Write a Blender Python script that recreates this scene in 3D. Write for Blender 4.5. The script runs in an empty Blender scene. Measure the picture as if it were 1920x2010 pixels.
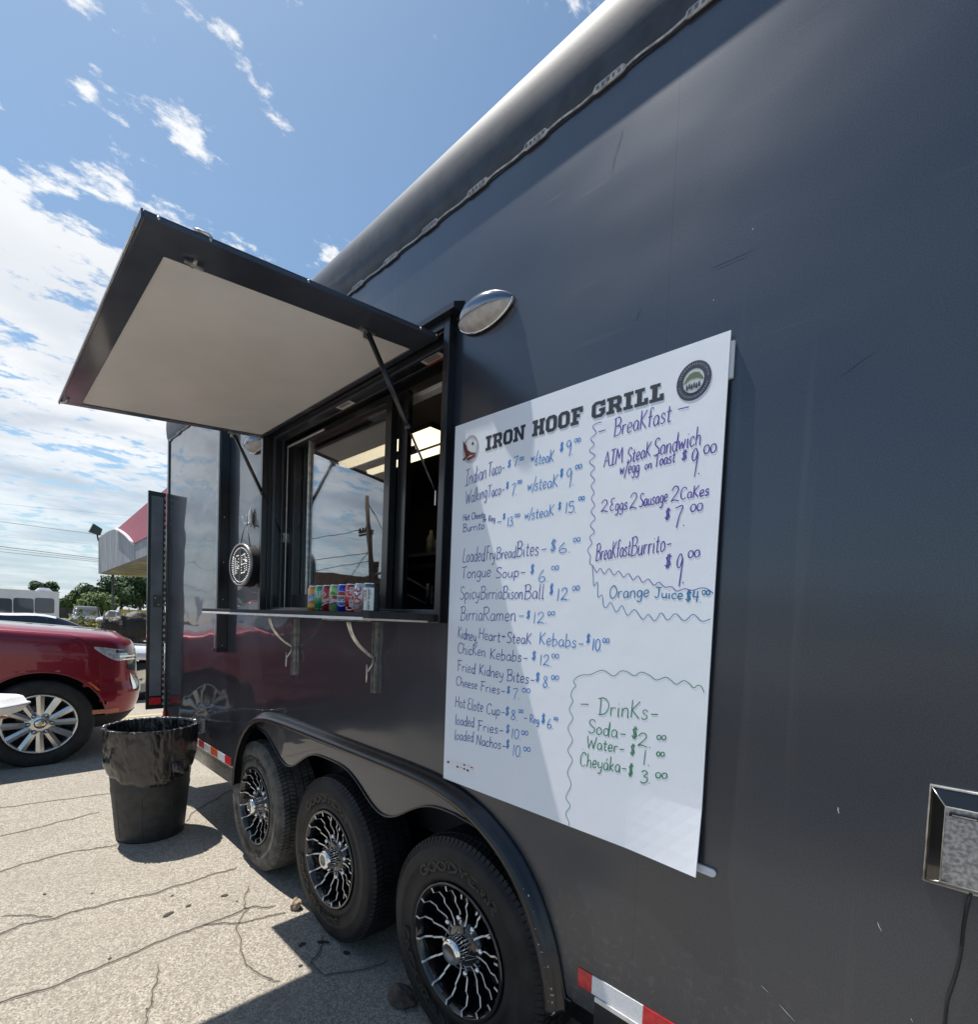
import bpy, bmesh, math, random
from mathutils import Vector, Matrix, noise
random.seed(7)
S = bpy.context.scene
COL = S.collection
rad = math.radians
sin, cos, pi = math.sin, math.cos, math.pi

# ------------------------------------------------------------------ camera
CF, CPY, YAW, PITCH, ROLL = 975.694, 1266.22, -0.764134, -0.0422585, 0.0408903
CAM = Vector((0, -1.166, 1.53))
FW = Vector((sin(YAW)*cos(PITCH), cos(YAW)*cos(PITCH), sin(PITCH)))
_rt = Vector((cos(YAW), -sin(YAW), 0)); _up = _rt.cross(FW)
RT = cos(ROLL)*_rt + sin(ROLL)*_up
UP = cos(ROLL)*_up - sin(ROLL)*_rt
cd = bpy.data.cameras.new('camera'); cam = bpy.data.objects.new('camera', cd); COL.objects.link(cam)
m = Matrix((RT, UP, -FW)).transposed().to_4x4(); m.translation = CAM
cam.matrix_world = m
cd.sensor_fit = 'HORIZONTAL'; cd.sensor_width = 36; cd.lens = CF/1920*36
cd.shift_y = (CPY-1005)/1920; cd.shift_x = 0
cd.clip_start = 0.02; cd.clip_end = 2000
S.camera = cam

# ------------------------------------------------------------------ sun and sky
SUNDIR = Vector((-0.395, -0.10, 1.0)).normalized()       # towards the sun
elev = math.asin(SUNDIR.z); azim = math.atan2(SUNDIR.x, SUNDIR.y)
sl = bpy.data.lights.new('sun', 'SUN'); sl.energy = 4.6; sl.angle = rad(0.55); sl.color = (1.0, 0.95, 0.87)
so = bpy.data.objects.new('sun', sl); COL.objects.link(so)
so.rotation_euler = (-SUNDIR).to_track_quat('-Z', 'Y').to_euler()
so.location = (0, 0, 30)
W = bpy.data.worlds.new('World'); S.world = W; W.use_nodes = True
nt = W.node_tree; N = nt.nodes; L = nt.links
for n in list(N): N.remove(n)
def nd(tree, typ, **kw):
    n = tree.nodes.new(typ)
    for k, v in kw.items(): setattr(n, k, v)
    return n
def mth(tree, op, a, b=None, c=None, clamp=False):
    n = tree.nodes.new('ShaderNodeMath'); n.operation = op; n.use_clamp = clamp
    for i, x in enumerate((a, b, c)):
        if x is None: continue
        if isinstance(x, (int, float)): n.inputs[i].default_value = x
        else: tree.links.new(x, n.inputs[i])
    return n.outputs[0]
def mixc(tree, f, a, b, mode='MIX'):
    n = tree.nodes.new('ShaderNodeMix'); n.data_type = 'RGBA'; n.blend_type = mode
    for i, x in ((0, f), (6, a), (7, b)):
        if isinstance(x, (int, float)): n.inputs[i].default_value = x
        elif isinstance(x, (tuple, list)): n.inputs[i].default_value = (*x[:3], 1)
        else: tree.links.new(x, n.inputs[i])
    return n.outputs[2]
def smooth(tree, x, a, b):
    n = tree.nodes.new('ShaderNodeMapRange'); n.interpolation_type = 'SMOOTHSTEP'
    tree.links.new(x, n.inputs[0]); n.inputs[1].default_value = a; n.inputs[2].default_value = b
    return n.outputs[0]
sky = nd(nt, 'ShaderNodeTexSky', sky_type='NISHITA', sun_disc=False, sun_elevation=elev, sun_rotation=azim,
         altitude=200, air_density=1.0, dust_density=0.8, ozone_density=1.6)
tc = nd(nt, 'ShaderNodeTexCoord'); sp = nd(nt, 'ShaderNodeSeparateXYZ'); L.new(tc.outputs['Generated'], sp.inputs[0])
dz = mth(nt, 'MAXIMUM', mth(nt, 'ADD', sp.outputs[2], 0.13), 0.05)
px = mth(nt, 'DIVIDE', sp.outputs[0], dz); py = mth(nt, 'DIVIDE', sp.outputs[1], dz)
cb = nd(nt, 'ShaderNodeCombineXYZ')
L.new(px, cb.inputs[0]); L.new(mth(nt, 'MULTIPLY', py, 0.62), cb.inputs[1])
n1 = nd(nt, 'ShaderNodeTexNoise', noise_dimensions='3D'); L.new(cb.outputs[0], n1.inputs['Vector'])
n1.inputs['Scale'].default_value = 2.6; n1.inputs['Detail'].default_value = 9; n1.inputs['Roughness'].default_value = 0.60
n1.inputs['Distortion'].default_value = 0.25
n2 = nd(nt, 'ShaderNodeTexNoise', noise_dimensions='3D'); L.new(cb.outputs[0], n2.inputs['Vector'])
n2.inputs['Scale'].default_value = 10; n2.inputs['Detail'].default_value = 7; n2.inputs['Roughness'].default_value = 0.65
n3 = nd(nt, 'ShaderNodeTexNoise', noise_dimensions='3D'); L.new(cb.outputs[0], n3.inputs['Vector'])
n3.inputs['Scale'].default_value = 1.5; n3.inputs['Detail'].default_value = 5; n3.inputs['Roughness'].default_value = 0.55
# cloud cover rises towards the west of the place
cover = mth(nt, 'MULTIPLY', smooth(nt, px, -0.78, -1.6), 0.165)
base = mth(nt, 'ADD', mth(nt, 'MULTIPLY', n1.outputs[0], 0.36), mth(nt, 'MULTIPLY', n2.outputs[0], 0.64))
dens = mth(nt, 'ADD', base, mth(nt, 'SUBTRACT', cover, 0.11))
mask = smooth(nt, dens, 0.472, 0.545)
thick = smooth(nt, mth(nt, 'ADD', n3.outputs[0], mth(nt, 'MULTIPLY', n1.outputs[0], 0.5)), 0.66, 0.92)
lowel = smooth(nt, sp.outputs[2], 0.62, 0.15)
ccol = mixc(nt, mth(nt, 'MULTIPLY', thick, mth(nt, 'MULTIPLY', lowel, 0.85)), (7.1, 7.2, 7.3), (3.2, 3.8, 4.6))
hz = smooth(nt, sp.outputs[2], 0.30, 0.0)
skyc = mixc(nt, mth(nt, 'MULTIPLY', hz, 0.75), mixc(nt, 1.0, sky.outputs[0], (.92, 1.03, 1.00), 'MULTIPLY'), (3.7, 4.7, 5.4))
mk2 = mth(nt, 'MULTIPLY', mask, mth(nt, 'SUBTRACT', 1.0, mth(nt, 'MULTIPLY', hz, 0.55)))
fin = mixc(nt, mth(nt, 'MULTIPLY', mk2, 0.95), skyc, ccol)
bg = nd(nt, 'ShaderNodeBackground'); L.new(fin, bg.inputs[0]); bg.inputs[1].default_value = 0.095
wo = nd(nt, 'ShaderNodeOutputWorld'); L.new(bg.outputs[0], wo.inputs[0])
S.view_settings.view_transform = 'Standard'; S.view_settings.look = 'None'
S.view_settings.exposure = 0.58; S.view_settings.gamma = 1; S.view_settings.use_curve_mapping = False
S.cycles.max_bounces = 8; S.cycles.glossy_bounces = 4

# ------------------------------------------------------------------ helpers
def ray(u, v): return FW + RT*((u-960)/CF) + UP*((CPY-v)/CF)
def at(ax, val, u, v):
    k = ray(u, v); t = (val-CAM[ax])/k[ax]; return CAM + k*t
def onwall(u, v, y=0.0): p = at(1, y, u, v); return (p.x, p.z)

MATS = {}
def mat(name, col=(.5, .5, .5), rough=.5, metal=0, noise_amt=0, nscale=20, bump=0, bscale=60, coat=0, coat_rough=.03,
        emis=None, spec=None, col2=None, detail=5, ior=None, thin=None):
    if name in MATS: return MATS[name]
    M = bpy.data.materials.new(name); M.use_nodes = True; t = M.node_tree; b = t.nodes['Principled BSDF']
    b.inputs['Base Color'].default_value = (*col, 1); b.inputs['Roughness'].default_value = rough
    b.inputs['Metallic'].default_value = metal
    if coat: b.inputs['Coat Weight'].default_value = coat; b.inputs['Coat Roughness'].default_value = coat_rough
    if spec is not None: b.inputs['Specular IOR Level'].default_value = spec
    if ior: b.inputs['IOR'].default_value = ior
    if emis: b.inputs['Emission Color'].default_value = (*emis[0], 1); b.inputs['Emission Strength'].default_value = emis[1]
    c = t.nodes.new('ShaderNodeTexCoord')
    if noise_amt or col2:
        n = t.nodes.new('ShaderNodeTexNoise'); n.inputs['Scale'].default_value = nscale; n.inputs['Detail'].default_value = detail
        t.links.new(c.outputs['Object'], n.inputs['Vector'])
        f = smooth(t, n.outputs[0], 0.32, 0.68)
        c2 = col2 if col2 else tuple(x*(1-noise_amt) for x in col)
        c1 = col if col2 else tuple(min(1, x*(1+noise_amt)) for x in col)
        t.links.new(mixc(t, f, c1, c2), b.inputs['Base Color'])
    if bump:
        n = t.nodes.new('ShaderNodeTexNoise'); n.inputs['Scale'].default_value = bscale; n.inputs['Detail'].default_value = 4
        t.links.new(c.outputs['Object'], n.inputs['Vector'])
        bp = t.nodes.new('ShaderNodeBump'); bp.inputs['Strength'].default_value = 1; bp.inputs['Distance'].default_value = bump
        t.links.new(n.outputs[0], bp.inputs['Height']); t.links.new(bp.outputs[0], b.inputs['Normal'])
    MATS[name] = M; return M

class MB:
    def __init__(s): s.v = []; s.f = []; s.m = []; s.mats = []; s.sm = []
    def mi(s, M):
        if M not in s.mats: s.mats.append(M)
        return s.mats.index(M)
    def add(s, vs, fs, M, smooth_=False):
        o = len(s.v); s.v += [tuple(x) for x in vs]; i = s.mi(M)
        for f in fs: s.f.append(tuple(o+k for k in f)); s.m.append(i); s.sm.append(smooth_)
        return s
    def box(s, x0, x1, y0, y1, z0, z1, M):
        v = [(x, y, z) for x in (x0, x1) for y in (y0, y1) for z in (z0, z1)]
        return s.add(v, [(0, 1, 3, 2), (4, 6, 7, 5), (0, 4, 5, 1), (2, 3, 7, 6), (0, 2, 6, 4), (1, 5, 7, 3)], M)
    def prism(s, pts, axis, a, b, M, smooth_=False):
        # polygon pts in the two other axes (in order), extruded from a to b along axis
        def mk(p, t):
            q = list(p); q.insert(axis, t); return q
        n = len(pts); v = [mk(p, a) for p in pts]+[mk(p, b) for p in pts]
        s.add(v, [tuple(range(n)), tuple(range(2*n-1, n-1, -1))], M)
        s.add(v, [(i, i+n, (i+1) % n+n, (i+1) % n) for i in range(n)], M, smooth_)
        return s
    def tube(s, path, r, M, n=10, cap=True):
        path = [Vector(p) for p in path]; rs = r if isinstance(r, (list, tuple)) else [r]*len(path)
        vs = []; prev = None
        for i, p in enumerate(path):
            d = (path[min(i+1, len(path)-1)]-path[max(i-1, 0)]).normalized()
            if prev is None:
                a = Vector((0, 0, 1)) if abs(d.z) < .9 else Vector((1, 0, 0)); e = d.cross(a).normalized()
            else: e = (prev-d*prev.dot(d)).normalized()
            prev = e; g = d.cross(e)
            for k in range(n):
                t = 2*pi*k/n; vs.append(p+(e*cos(t)+g*sin(t))*rs[i])
        fs = [(i*n+k, i*n+(k+1) % n, (i+1)*n+(k+1) % n, (i+1)*n+k) for i in range(len(path)-1) for k in range(n)]
        if cap: fs += [tuple(range(n-1, -1, -1)), tuple((len(path)-1)*n+k for k in range(n))]
        return s.add(vs, fs, M, True)
    def lathe(s, prof, c, axis, M, n=48, smooth_=True, a0=0, a1=2*pi):
        # prof: (radius, height along axis); c centre; axis vector
        ax = Vector(axis).normalized(); e = ax.orthogonal().normalized(); g = ax.cross(e); c = Vector(c)
        full = abs(a1-a0-2*pi) < 1e-6; k = n if full else n+1
        vs = [c+ax*h+(e*cos(a0+(a1-a0)*j/n)+g*sin(a0+(a1-a0)*j/n))*r for r, h in prof for j in range(k)]
        fs = [(i*k+j, i*k+(j+1) % k, (i+1)*k+(j+1) % k, (i+1)*k+j) for i in range(len(prof)-1) for j in range(k if full else n)]
        return s.add(vs, fs, M, smooth_)
    def ribbon(s, pts, w, nrm, M, t=0.0):
        # flat ribbon along pts lying in the plane with normal nrm
        pts = [Vector(p) for p in pts]; nrm = Vector(nrm); vs = []
        for i in range(1, len(pts)-1):
            a_, b_ = pts[i]-pts[i-1], pts[i+1]-pts[i]
            if a_.length > 1e-9 and b_.length > 1e-9 and a_.angle(b_) > 1.0:
                w1, w2 = (w[:i+1], w[i:]) if isinstance(w, list) else (w, w)
                s.ribbon(pts[:i+1], w1, nrm, M); return s.ribbon(pts[i:], w2, nrm, M)
        for i, p in enumerate(pts):
            d = (pts[min(i+1, len(pts)-1)]-pts[max(i-1, 0)])
            if d.length < 1e-9: d = Vector((1, 0, 0))
            e = d.normalized().cross(nrm).normalized()
            ww = w[i] if isinstance(w, list) else w
            vs += [p-e*ww/2, p+e*ww/2]
        fs = [(2*i, 2*i+1, 2*i+3, 2*i+2) for i in range(len(pts)-1)]
        return s.add(vs, fs, M)
    def build(s, name, parent=None, bevel=0, origin=None, fixn=True):
        me = bpy.data.meshes.new(name)
        off = Vector(origin) if origin is not None else (parent_loc(parent) if parent else Vector((0, 0, 0)))
        me.from_pydata([Vector(v)-off for v in s.v], [], s.f)
        for M in s.mats: me.materials.append(M)
        for i, p in enumerate(me.polygons): p.material_index = s.m[i]; p.use_smooth = s.sm[i]
        if fixn:
            bm = bmesh.new(); bm.from_mesh(me); bmesh.ops.recalc_face_normals(bm, faces=bm.faces); bm.to_mesh(me); bm.free()
        me.update()
        o = bpy.data.objects.new(name, me); COL.objects.link(o)
        if parent: o.parent = parent
        elif origin is not None: o.location = off
        if bevel:
            md = o.modifiers.new('bevel', 'BEVEL'); md.width = bevel; md.segments = 2; md.limit_method = 'ANGLE'; md.angle_limit = rad(35)
        return o
def parent_loc(p):
    l = Vector((0, 0, 0))
    while p: l = l+Vector(p.location); p = p.parent
    return l
def tag(o, label=None, cat=None, group=None, kind=None):
    if label: o['label'] = label
    if cat: o['category'] = cat
    if group: o['group'] = group
    if kind: o['kind'] = kind
    return o
def thing(name, loc, label, cat, group=None):
    o = bpy.data.objects.new(name, None); COL.objects.link(o); o.location = loc; o.empty_display_size = .1
    return tag(o, label, cat, group)
def copy_tree(o, parent=None):
    c = o.copy(); COL.objects.link(c)
    if parent: c.parent = parent
    for ch in [x for x in COL.objects if x.parent == o]: copy_tree(ch, c)
    return c

# ------------------------------------------------------------------ materials
def wall_material():
    M = bpy.data.materials.new('charcoal_panel_paint'); M.use_nodes = True; t = M.node_tree; b = t.nodes['Principled BSDF']
    g = t.nodes.new('ShaderNodeNewGeometry')
    b.inputs['Metallic'].default_value = 0.62; b.inputs['Roughness'].default_value = 0.33
    b.inputs['Coat Weight'].default_value = 1.0; b.inputs['Coat Roughness'].default_value = 0.03; b.inputs['Coat IOR'].default_value = 1.5
    fl = t.nodes.new('ShaderNodeTexNoise'); fl.inputs['Scale'].default_value = 380; fl.inputs['Detail'].default_value = 3
    t.links.new(g.outputs['Position'], fl.inputs['Vector'])
    dirt = t.nodes.new('ShaderNodeTexNoise'); dirt.inputs['Scale'].default_value = 1.7; dirt.inputs['Detail'].default_value = 6
    t.links.new(g.outputs['Position'], dirt.inputs['Vector'])
    c1 = mixc(t, smooth(t, fl.outputs[0], .3, .7), (.036, .043, .059), (.058, .069, .092))
    c2 = mixc(t, mth(t, 'MULTIPLY', smooth(t, dirt.outputs[0], .45, .75), .25), c1, (.075, .07, .066))
    # road dust splashed on the bottom of the sheets and dried rain runs
    spz = t.nodes.new('ShaderNodeSeparateXYZ'); t.links.new(g.outputs['Position'], spz.inputs[0])
    rm = t.nodes.new('ShaderNodeMapping'); rm.inputs['Scale'].default_value = (22, 1, .9); t.links.new(g.outputs['Position'], rm.inputs['Vector'])
    rn = t.nodes.new('ShaderNodeTexNoise'); rn.inputs['Scale'].default_value = 1.0; rn.inputs['Detail'].default_value = 7; t.links.new(rm.outputs[0], rn.inputs['Vector'])
    sp2 = t.nodes.new('ShaderNodeTexNoise'); sp2.inputs['Scale'].default_value = 46; sp2.inputs['Detail'].default_value = 6; t.links.new(g.outputs['Position'], sp2.inputs['Vector'])
    # the near sheets carry a film of dust and fine swirls that dulls the clear coat
    film = mth(t, 'ADD', smooth(t, spz.outputs[0], -2.6, -.9), mth(t, 'MULTIPLY', mth(t, 'SUBTRACT', dirt.outputs[0], .5), .6), clamp=True)
    t.links.new(mth(t, 'ADD', mth(t, 'MULTIPLY', film, .17), .028), b.inputs['Coat Roughness'])
    low = mth(t, 'MULTIPLY', smooth(t, spz.outputs[2], .95, .50), smooth(t, sp2.outputs[0], .52, .66))
    dd = mth(t, 'ADD', mth(t, 'MULTIPLY', low, .22), mth(t, 'MULTIPLY', smooth(t, rn.outputs[0], .60, .76), .10))
    c2 = mixc(t, dd, c2, (.22, .20, .175))
    t.links.new(c2, b.inputs['Base Color'])
    # long scuffs and dust marks
    mp = t.nodes.new('ShaderNodeMapping'); mp.inputs['Rotation'].default_value = (0, rad(28), 0); mp.inputs['Scale'].default_value = (1.6, 1, 26)
    t.links.new(g.outputs['Position'], mp.inputs['Vector'])
    sc = t.nodes.new('ShaderNodeTexNoise'); sc.inputs['Scale'].default_value = 1.6; sc.inputs['Detail'].default_value = 8
    t.links.new(mp.outputs[0], sc.inputs['Vector'])
    r = mth(t, 'ADD', mth(t, 'MULTIPLY', smooth(t, sc.outputs[0], .62, .74), .12), .30)
    t.links.new(mth(t, 'ADD', r, mth(t, 'MULTIPLY', dirt.outputs[0], .10)), b.inputs['Roughness'])
    # oil-canning of the thin sheet plus fine orange peel
    sx = t.nodes.new('ShaderNodeMapping'); sx.inputs['Scale'].default_value = (0.9, 1, 1.5)
    t.links.new(g.outputs['Position'], sx.inputs['Vector'])
    w = t.nodes.new('ShaderNodeTexNoise'); w.inputs['Scale'].default_value = 1.5; w.inputs['Detail'].default_value = 2
    w.inputs['Roughness'].default_value = .4
    t.links.new(sx.outputs[0], w.inputs['Vector'])
    bp = t.nodes.new('ShaderNodeBump'); bp.inputs['Distance'].default_value = .013; t.links.new(w.outputs[0], bp.inputs['Height'])
    bp2 = t.nodes.new('ShaderNodeBump'); bp2.inputs['Distance'].default_value = .00012; t.links.new(fl.outputs[0], bp2.inputs['Height'])
    t.links.new(bp.outputs[0], bp2.inputs['Normal'])
    t.links.new(bp2.outputs[0], b.inputs['Normal']); t.links.new(bp.outputs[0], b.inputs['Coat Normal'])
    return M
PAINT = wall_material()
BLK = mat('black_aluminium', (.012, .013, .016), .32, .2, coat=.6, coat_rough=.15, noise_amt=.25, nscale=9)
BLKM = mat('black_matte', (.012, .012, .013), .7, noise_amt=.3, nscale=30)
CAP = mat('roof_cap_paint', (.036, .043, .058), .62, .0, coat=.3, coat_rough=.05, spec=.3, noise_amt=.25, nscale=14, bump=.0001, bscale=120)
AWNF = mat('awning_frame_paint', (.060, .074, .104), .38, .4, coat=.7, coat_rough=.1, noise_amt=.2, nscale=8)
RUB = mat('tyre_rubber', (.013, .013, .014), .60, noise_amt=.45, nscale=10, bump=.0004, bscale=90, spec=.4)
RUB_SUN = mat('sunlit_dusty_rubber', (.085, .080, .072), .8, noise_amt=.4, nscale=18, bump=.0006, bscale=90)  # lighter rubber: sunshine on the first wheel painted into its colour
CHR = mat('chrome', (.85, .85, .86), .06, 1)
ALU = mat('machined_aluminium', (.78, .77, .76), .30, .35, noise_amt=.08, nscale=40)
STL = mat('galvanised_steel', (.55, .55, .53), .35, 1, noise_amt=.25, nscale=40)
GBL = mat('gloss_black', (.008, .008, .009), .12, .2, coat=1)
WHT = mat('white_panel', (.82, .80, .78), .45, noise_amt=.035, nscale=5, detail=9, bump=.0004, bscale=260, coat=.25, coat_rough=.12)
TRIM = mat('white_trim', (.75, .76, .78), .35, noise_amt=.05, nscale=20)
RED = mat('red_reflector', (.55, .02, .025), .3, noise_amt=.2, nscale=50, coat=.4)
ORG = mat('orange_reflector', (.62, .10, .025), .3, noise_amt=.2, nscale=50, coat=.4)
RWH = mat('white_reflector', (.72, .73, .76), .3, noise_amt=.08, nscale=300, coat=.4)
GALV = mat('dull_galvanised_cap', (.16, .155, .15), .45, .8, noise_amt=.5, nscale=30, bump=.002, bscale=40)

# ------------------------------------------------------------------ ground
def ground_mat():
    M = bpy.data.materials.new('weathered_pavement'); M.use_nodes = True; t = M.node_tree; b = t.nodes['Principled BSDF']
    c = t.nodes.new('ShaderNodeTexCoord'); P = c.outputs['Object']
    def ns(sc, d=4, r=.5):
        n = t.nodes.new('ShaderNodeTexNoise'); n.inputs['Scale'].default_value = sc; n.inputs['Detail'].default_value = d
        n.inputs['Roughness'].default_value = r; t.links.new(P, n.inputs['Vector']); return n.outputs[0]
    v = t.nodes.new('ShaderNodeTexVoronoi'); v.inputs['Scale'].default_value = 160; t.links.new(P, v.inputs['Vector'])
    sep = t.nodes.new('ShaderNodeSeparateColor'); t.links.new(v.outputs['Color'], sep.inputs[0])
    v2 = t.nodes.new('ShaderNodeTexVoronoi'); v2.inputs['Scale'].default_value = 55; t.links.new(P, v2.inputs['Vector'])
    sep2 = t.nodes.new('ShaderNodeSeparateColor'); t.links.new(v2.outputs['Color'], sep2.inputs[0])
    a = mixc(t, smooth(t, sep.outputs[0], .25, 1), (.275, .245, .205), (.47, .43, .365))
    a = mixc(t, smooth(t, sep.outputs[1], .80, .86), a, (.16, .145, .125))
    a = mixc(t, mth(t, 'MULTIPLY', smooth(t, sep2.outputs[0], .84, .90), .55), a, (.20, .17, .14))
    a = mixc(t, mth(t, 'MULTIPLY', smooth(t, v.outputs['Distance'], .35, .75), .35), a, (.24, .22, .19))
    a = mixc(t, mth(t, 'MULTIPLY', smooth(t, ns(1.3, 7, .6), .40, .70), .38), a, (.235, .212, .178))
    a = mixc(t, mth(t, 'MULTIPLY', smooth(t, ns(5.5, 6, .7), .58, .75), .30), a, (.20, .182, .152))
    t.links.new(a, b.inputs['Base Color']); b.inputs['Roughness'].default_value = .88
    h = mth(t, 'ADD', mth(t, 'MULTIPLY', v.outputs['Distance'], -.5), mth(t, 'MULTIPLY', ns(60, 6, .7), .8))
    bp = t.nodes.new('ShaderNodeBump'); bp.inputs['Distance'].default_value = .0045; bp.inputs['Strength'].default_value = .8
    t.links.new(h, bp.inputs['Height']); t.links.new(bp.outputs[0], b.inputs['Normal'])
    return M
GM = ground_mat()
g = MB(); g.add([(-900, -900, 0), (900, -900, 0), (900, 900, 0), (-900, 900, 0)], [(0, 1, 2, 3)], GM)
ground = tag(g.build('ground'), kind='structure')
CRK = mat('crack_grime', (.085, .075, .062), .95, noise_amt=.4, nscale=80); CRK2 = mat('crack_edge', (.21, .185, .155), .95, col2=(.30, .27, .225), nscale=90)
def jag(pts, amp, step=.02, seed=0):
    out = []
    for (a, b) in zip(pts[:-1], pts[1:]):
        a = Vector((*a, 0)); b = Vector((*b, 0)); n = max(2, int((b-a).length/step)); e = (b-a).normalized().cross(Vector((0, 0, 1)))
        for i in range(n):
            p = a.lerp(b, i/n)
            o = noise.noise(Vector((p.x*9+seed, p.y*9, seed)))*amp*1.6+noise.noise(Vector((p.x*38, p.y*38, seed+5)))*amp*.8
            out.append(p+e*o)
    out.append(Vector((*pts[-1], 0))); return out
CR = [[(-3.72, -2.2), (-3.80, -1.5), (-3.909, -1.055), (-3.969, -0.831), (-3.902, -0.506)],
      [(-3.1, -2.4), (-3.12, -1.6), (-3.16, -1.077), (-3.171, -0.897), (-3.143, -0.701), (-3.096, -0.488), (-3.099, -0.29), (-3.092, -0.059)],
      [(-2.7, -2.6), (-2.66, -1.6), (-2.598, -1.093), (-2.578, -0.977), (-2.58, -0.817), (-2.586, -0.655), (-2.607, -0.573), (-2.614, -0.379), (-2.617, -0.187), (-2.545, -0.059)],
      [(-2.614, -0.379), (-2.5, -0.254), (-2.447, -0.048)],
      [(-2.844, -0.105), (-2.617, -0.187), (-2.521, -0.246), (-2.296, -0.33), (-2.109, -0.309), (-1.991, -0.271)],
      [(-2.432, -0.611), (-2.237, -0.68), (-2.0, -0.76), (-1.6, -1.3)],
      [(-2.16, 0.0), (-2.064, -0.063), (-2.005, -0.125), (-1.898, -0.114), (-1.815, -0.015), (-1.794, 0.127)],
      [(-3.329, -1.072), (-3.262, -0.966), (-3.171, -0.897)],
      [(-4.02, -0.08), (-4.146, -0.036), (-4.489, 0.346), (-4.6, .9)],
      [(-5.4, -3.0), (-5.2, -1.6), (-5.15, -.9), (-5.0, -.2)], [(-4.5, -1.9), (-4.5, -1.1), (-4.62, -.5)]]
for i, c in enumerate(CR):
    pts = jag(c, .016, .018, i*3.1)
    w = [(.0075 if i in (1, 2) else .0055)*(.55+.9*abs(noise.noise(Vector((p.x*14, p.y*14, i))))+.2) for p in pts]
    w[0] = w[-1] = .001
    mb = MB(); mb.ribbon([p+Vector((0, 0, .004)) for p in pts], [q*.8 for q in w], (0, 0, 1), CRK)
    rc_ = random.Random(i)
    for p in pts[::2]:      # crumbled bits broken out of the edge
        if rc_.random() < .5:
            r_ = rc_.uniform(.002, .0065); o_x, o_y = rc_.uniform(-.007, .007), rc_.uniform(-.007, .007)
            mb.add([(p.x+o_x+r_*cos(t)*rc_.uniform(.6, 1.2), p.y+o_y+r_*sin(t)*rc_.uniform(.6, 1.2), .0036) for t in [2*pi*k/6 for k in range(6)]], [tuple(range(6))], CRK2 if rc_.random() < .6 else CRK)
    mb.ribbon([p+Vector((0, 0, .002)) for p in pts], [q*2.6+.004*abs(noise.noise(p*30)) for q, p in zip(w, pts)], (0, 0, 1), CRK2)
    mb.build('pavement_crack', ground, fixn=False)
def blotch(x, y, rx, ry, a, M, name, parent, z=.004, n=18, jagg=.3, s=1):
    mb = MB(); pts = []
    for k in range(n):
        t = 2*pi*k/n; r = 1+jagg*noise.noise(Vector((cos(t)*1.5+s, sin(t)*1.5, s)))
        u, v = rx*r*cos(t), ry*r*sin(t); pts.append((x+u*cos(a)-v*sin(a), y+u*sin(a)+v*cos(a), z))
    mb.add(pts, [tuple(range(n))], M); return mb.build(name, parent, fixn=False)
GUM = mat('dark_spot_grime', (.03, .028, .026), .8)
for i, (x, y, rx, ry, a) in enumerate([(-2.822, -.481, .013, .026, .4), (-2.839, -.385, .008, .014, .2), (-2.819, -.217, .012, .018, -.3), (-2.72, -.19, .005, .006, 0),
        (-3.0, -.42, .004, .012, .5), (-2.15, -.10, .012, .018, .3), (-1.96, .02, .02, .012, .3), (-2.02, -.17, .006, .010, 0), (-2.1, -.02, .03, .013, .8), (-2.62, -.75, .005, .007, 0), (-3.45, -.9, .006, .008, 0), (-3.3, -.72, .005, .008, 0)]):
    blotch(x, y, rx, ry, a, GUM, 'gum_spot', ground, s=i+1)
YEL = mat('worn_yellow_line', (.50, .40, .16), .85, col2=(.36, .33, .27), nscale=60)
mb = MB(); mb.box(-8.60, -8.48, .1, 6.0, .0, .004, YEL); mb.build('parking_line', ground)
mb = MB(); mb.box(-14.0, -6.2, -3.5, -3.39, .0, .004, YEL); mb.build('parking_line', ground)
CON = mat('kerb_concrete', (.42, .40, .36), .85, noise_amt=.2, nscale=12, bump=.002, bscale=60)
mb = MB(); mb.box(-26.5, -9.6, 3.0, 3.16, 0, .13, CON); tag(mb.build('kerb', bevel=.02), kind='structure')
DARK_GROUND = mat('added_dark_ground', (.060, .058, .056), .92, noise_amt=.25, nscale=5, bump=.003, bscale=70)
mb = MB(); mb.box(-60, 60, -7.2, -3.2, .0, .004, DARK_GROUND); tag(mb.build('added_ground_strip'), kind='structure')  # unseen dark ground, added to darken what the lower wall reflects
GRS = mat('dry_grass', (.10, .12, .035), .9, col2=(.20, .18, .08), nscale=3)
mb = MB(); mb.add([(-200, 3.5, .02), (-200, 60, .02), (-34, 60, .02), (-34, 12, .02), (-40, 3.5, .02)], [(0, 1, 2, 3, 4)], GRS)
tag(mb.build('grass_field'), kind='structure')

# ------------------------------------------------------------------ FOOD TRAILER
XL, XR, YB = -4.97, 3.2, 2.45
TR = thing('food_trailer', (-1.7, 1.2, 0), 'large charcoal food trailer with raised serving hatch and three wheels on its side', 'food trailer')
def P_(mb, name, parent=None, **k): return mb.build(name, parent or TR, **k)
WX0, WX1, WZ0, WZ1 = -2.90, -1.36, 1.555, 2.545     # hatch opening
wheels = [-3.018, -2.1215, -1.227]; WZc = .388
def skirt_bottom(x):
    # lower edge of the side sheet: scalloped over the wheels
    if x < -3.245 or x > -.735: return .485
    R = .475; L_, R__ = wheels[0], wheels[2]
    if x < L_: z = WZc+math.sqrt(max(0, R*R-(x-L_-.03)**2)) if abs(x-L_-.03) < R else .485
    elif x > R__: z = WZc+math.sqrt(max(0, R*R-(x-R__)**2)) if abs(x-R__) < R else .485
    else: z = .735+.131*(1-(.5-.5*cos(2*pi*(x-L_)/.8955))**1.9)
    return min(max(z, .485), .868)
seams = [XL+.03, -4.097, -2.92, -1.743, -.566, .611, 1.788, XR-.03]
ZT = 2.965
G_ = .00012
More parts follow.
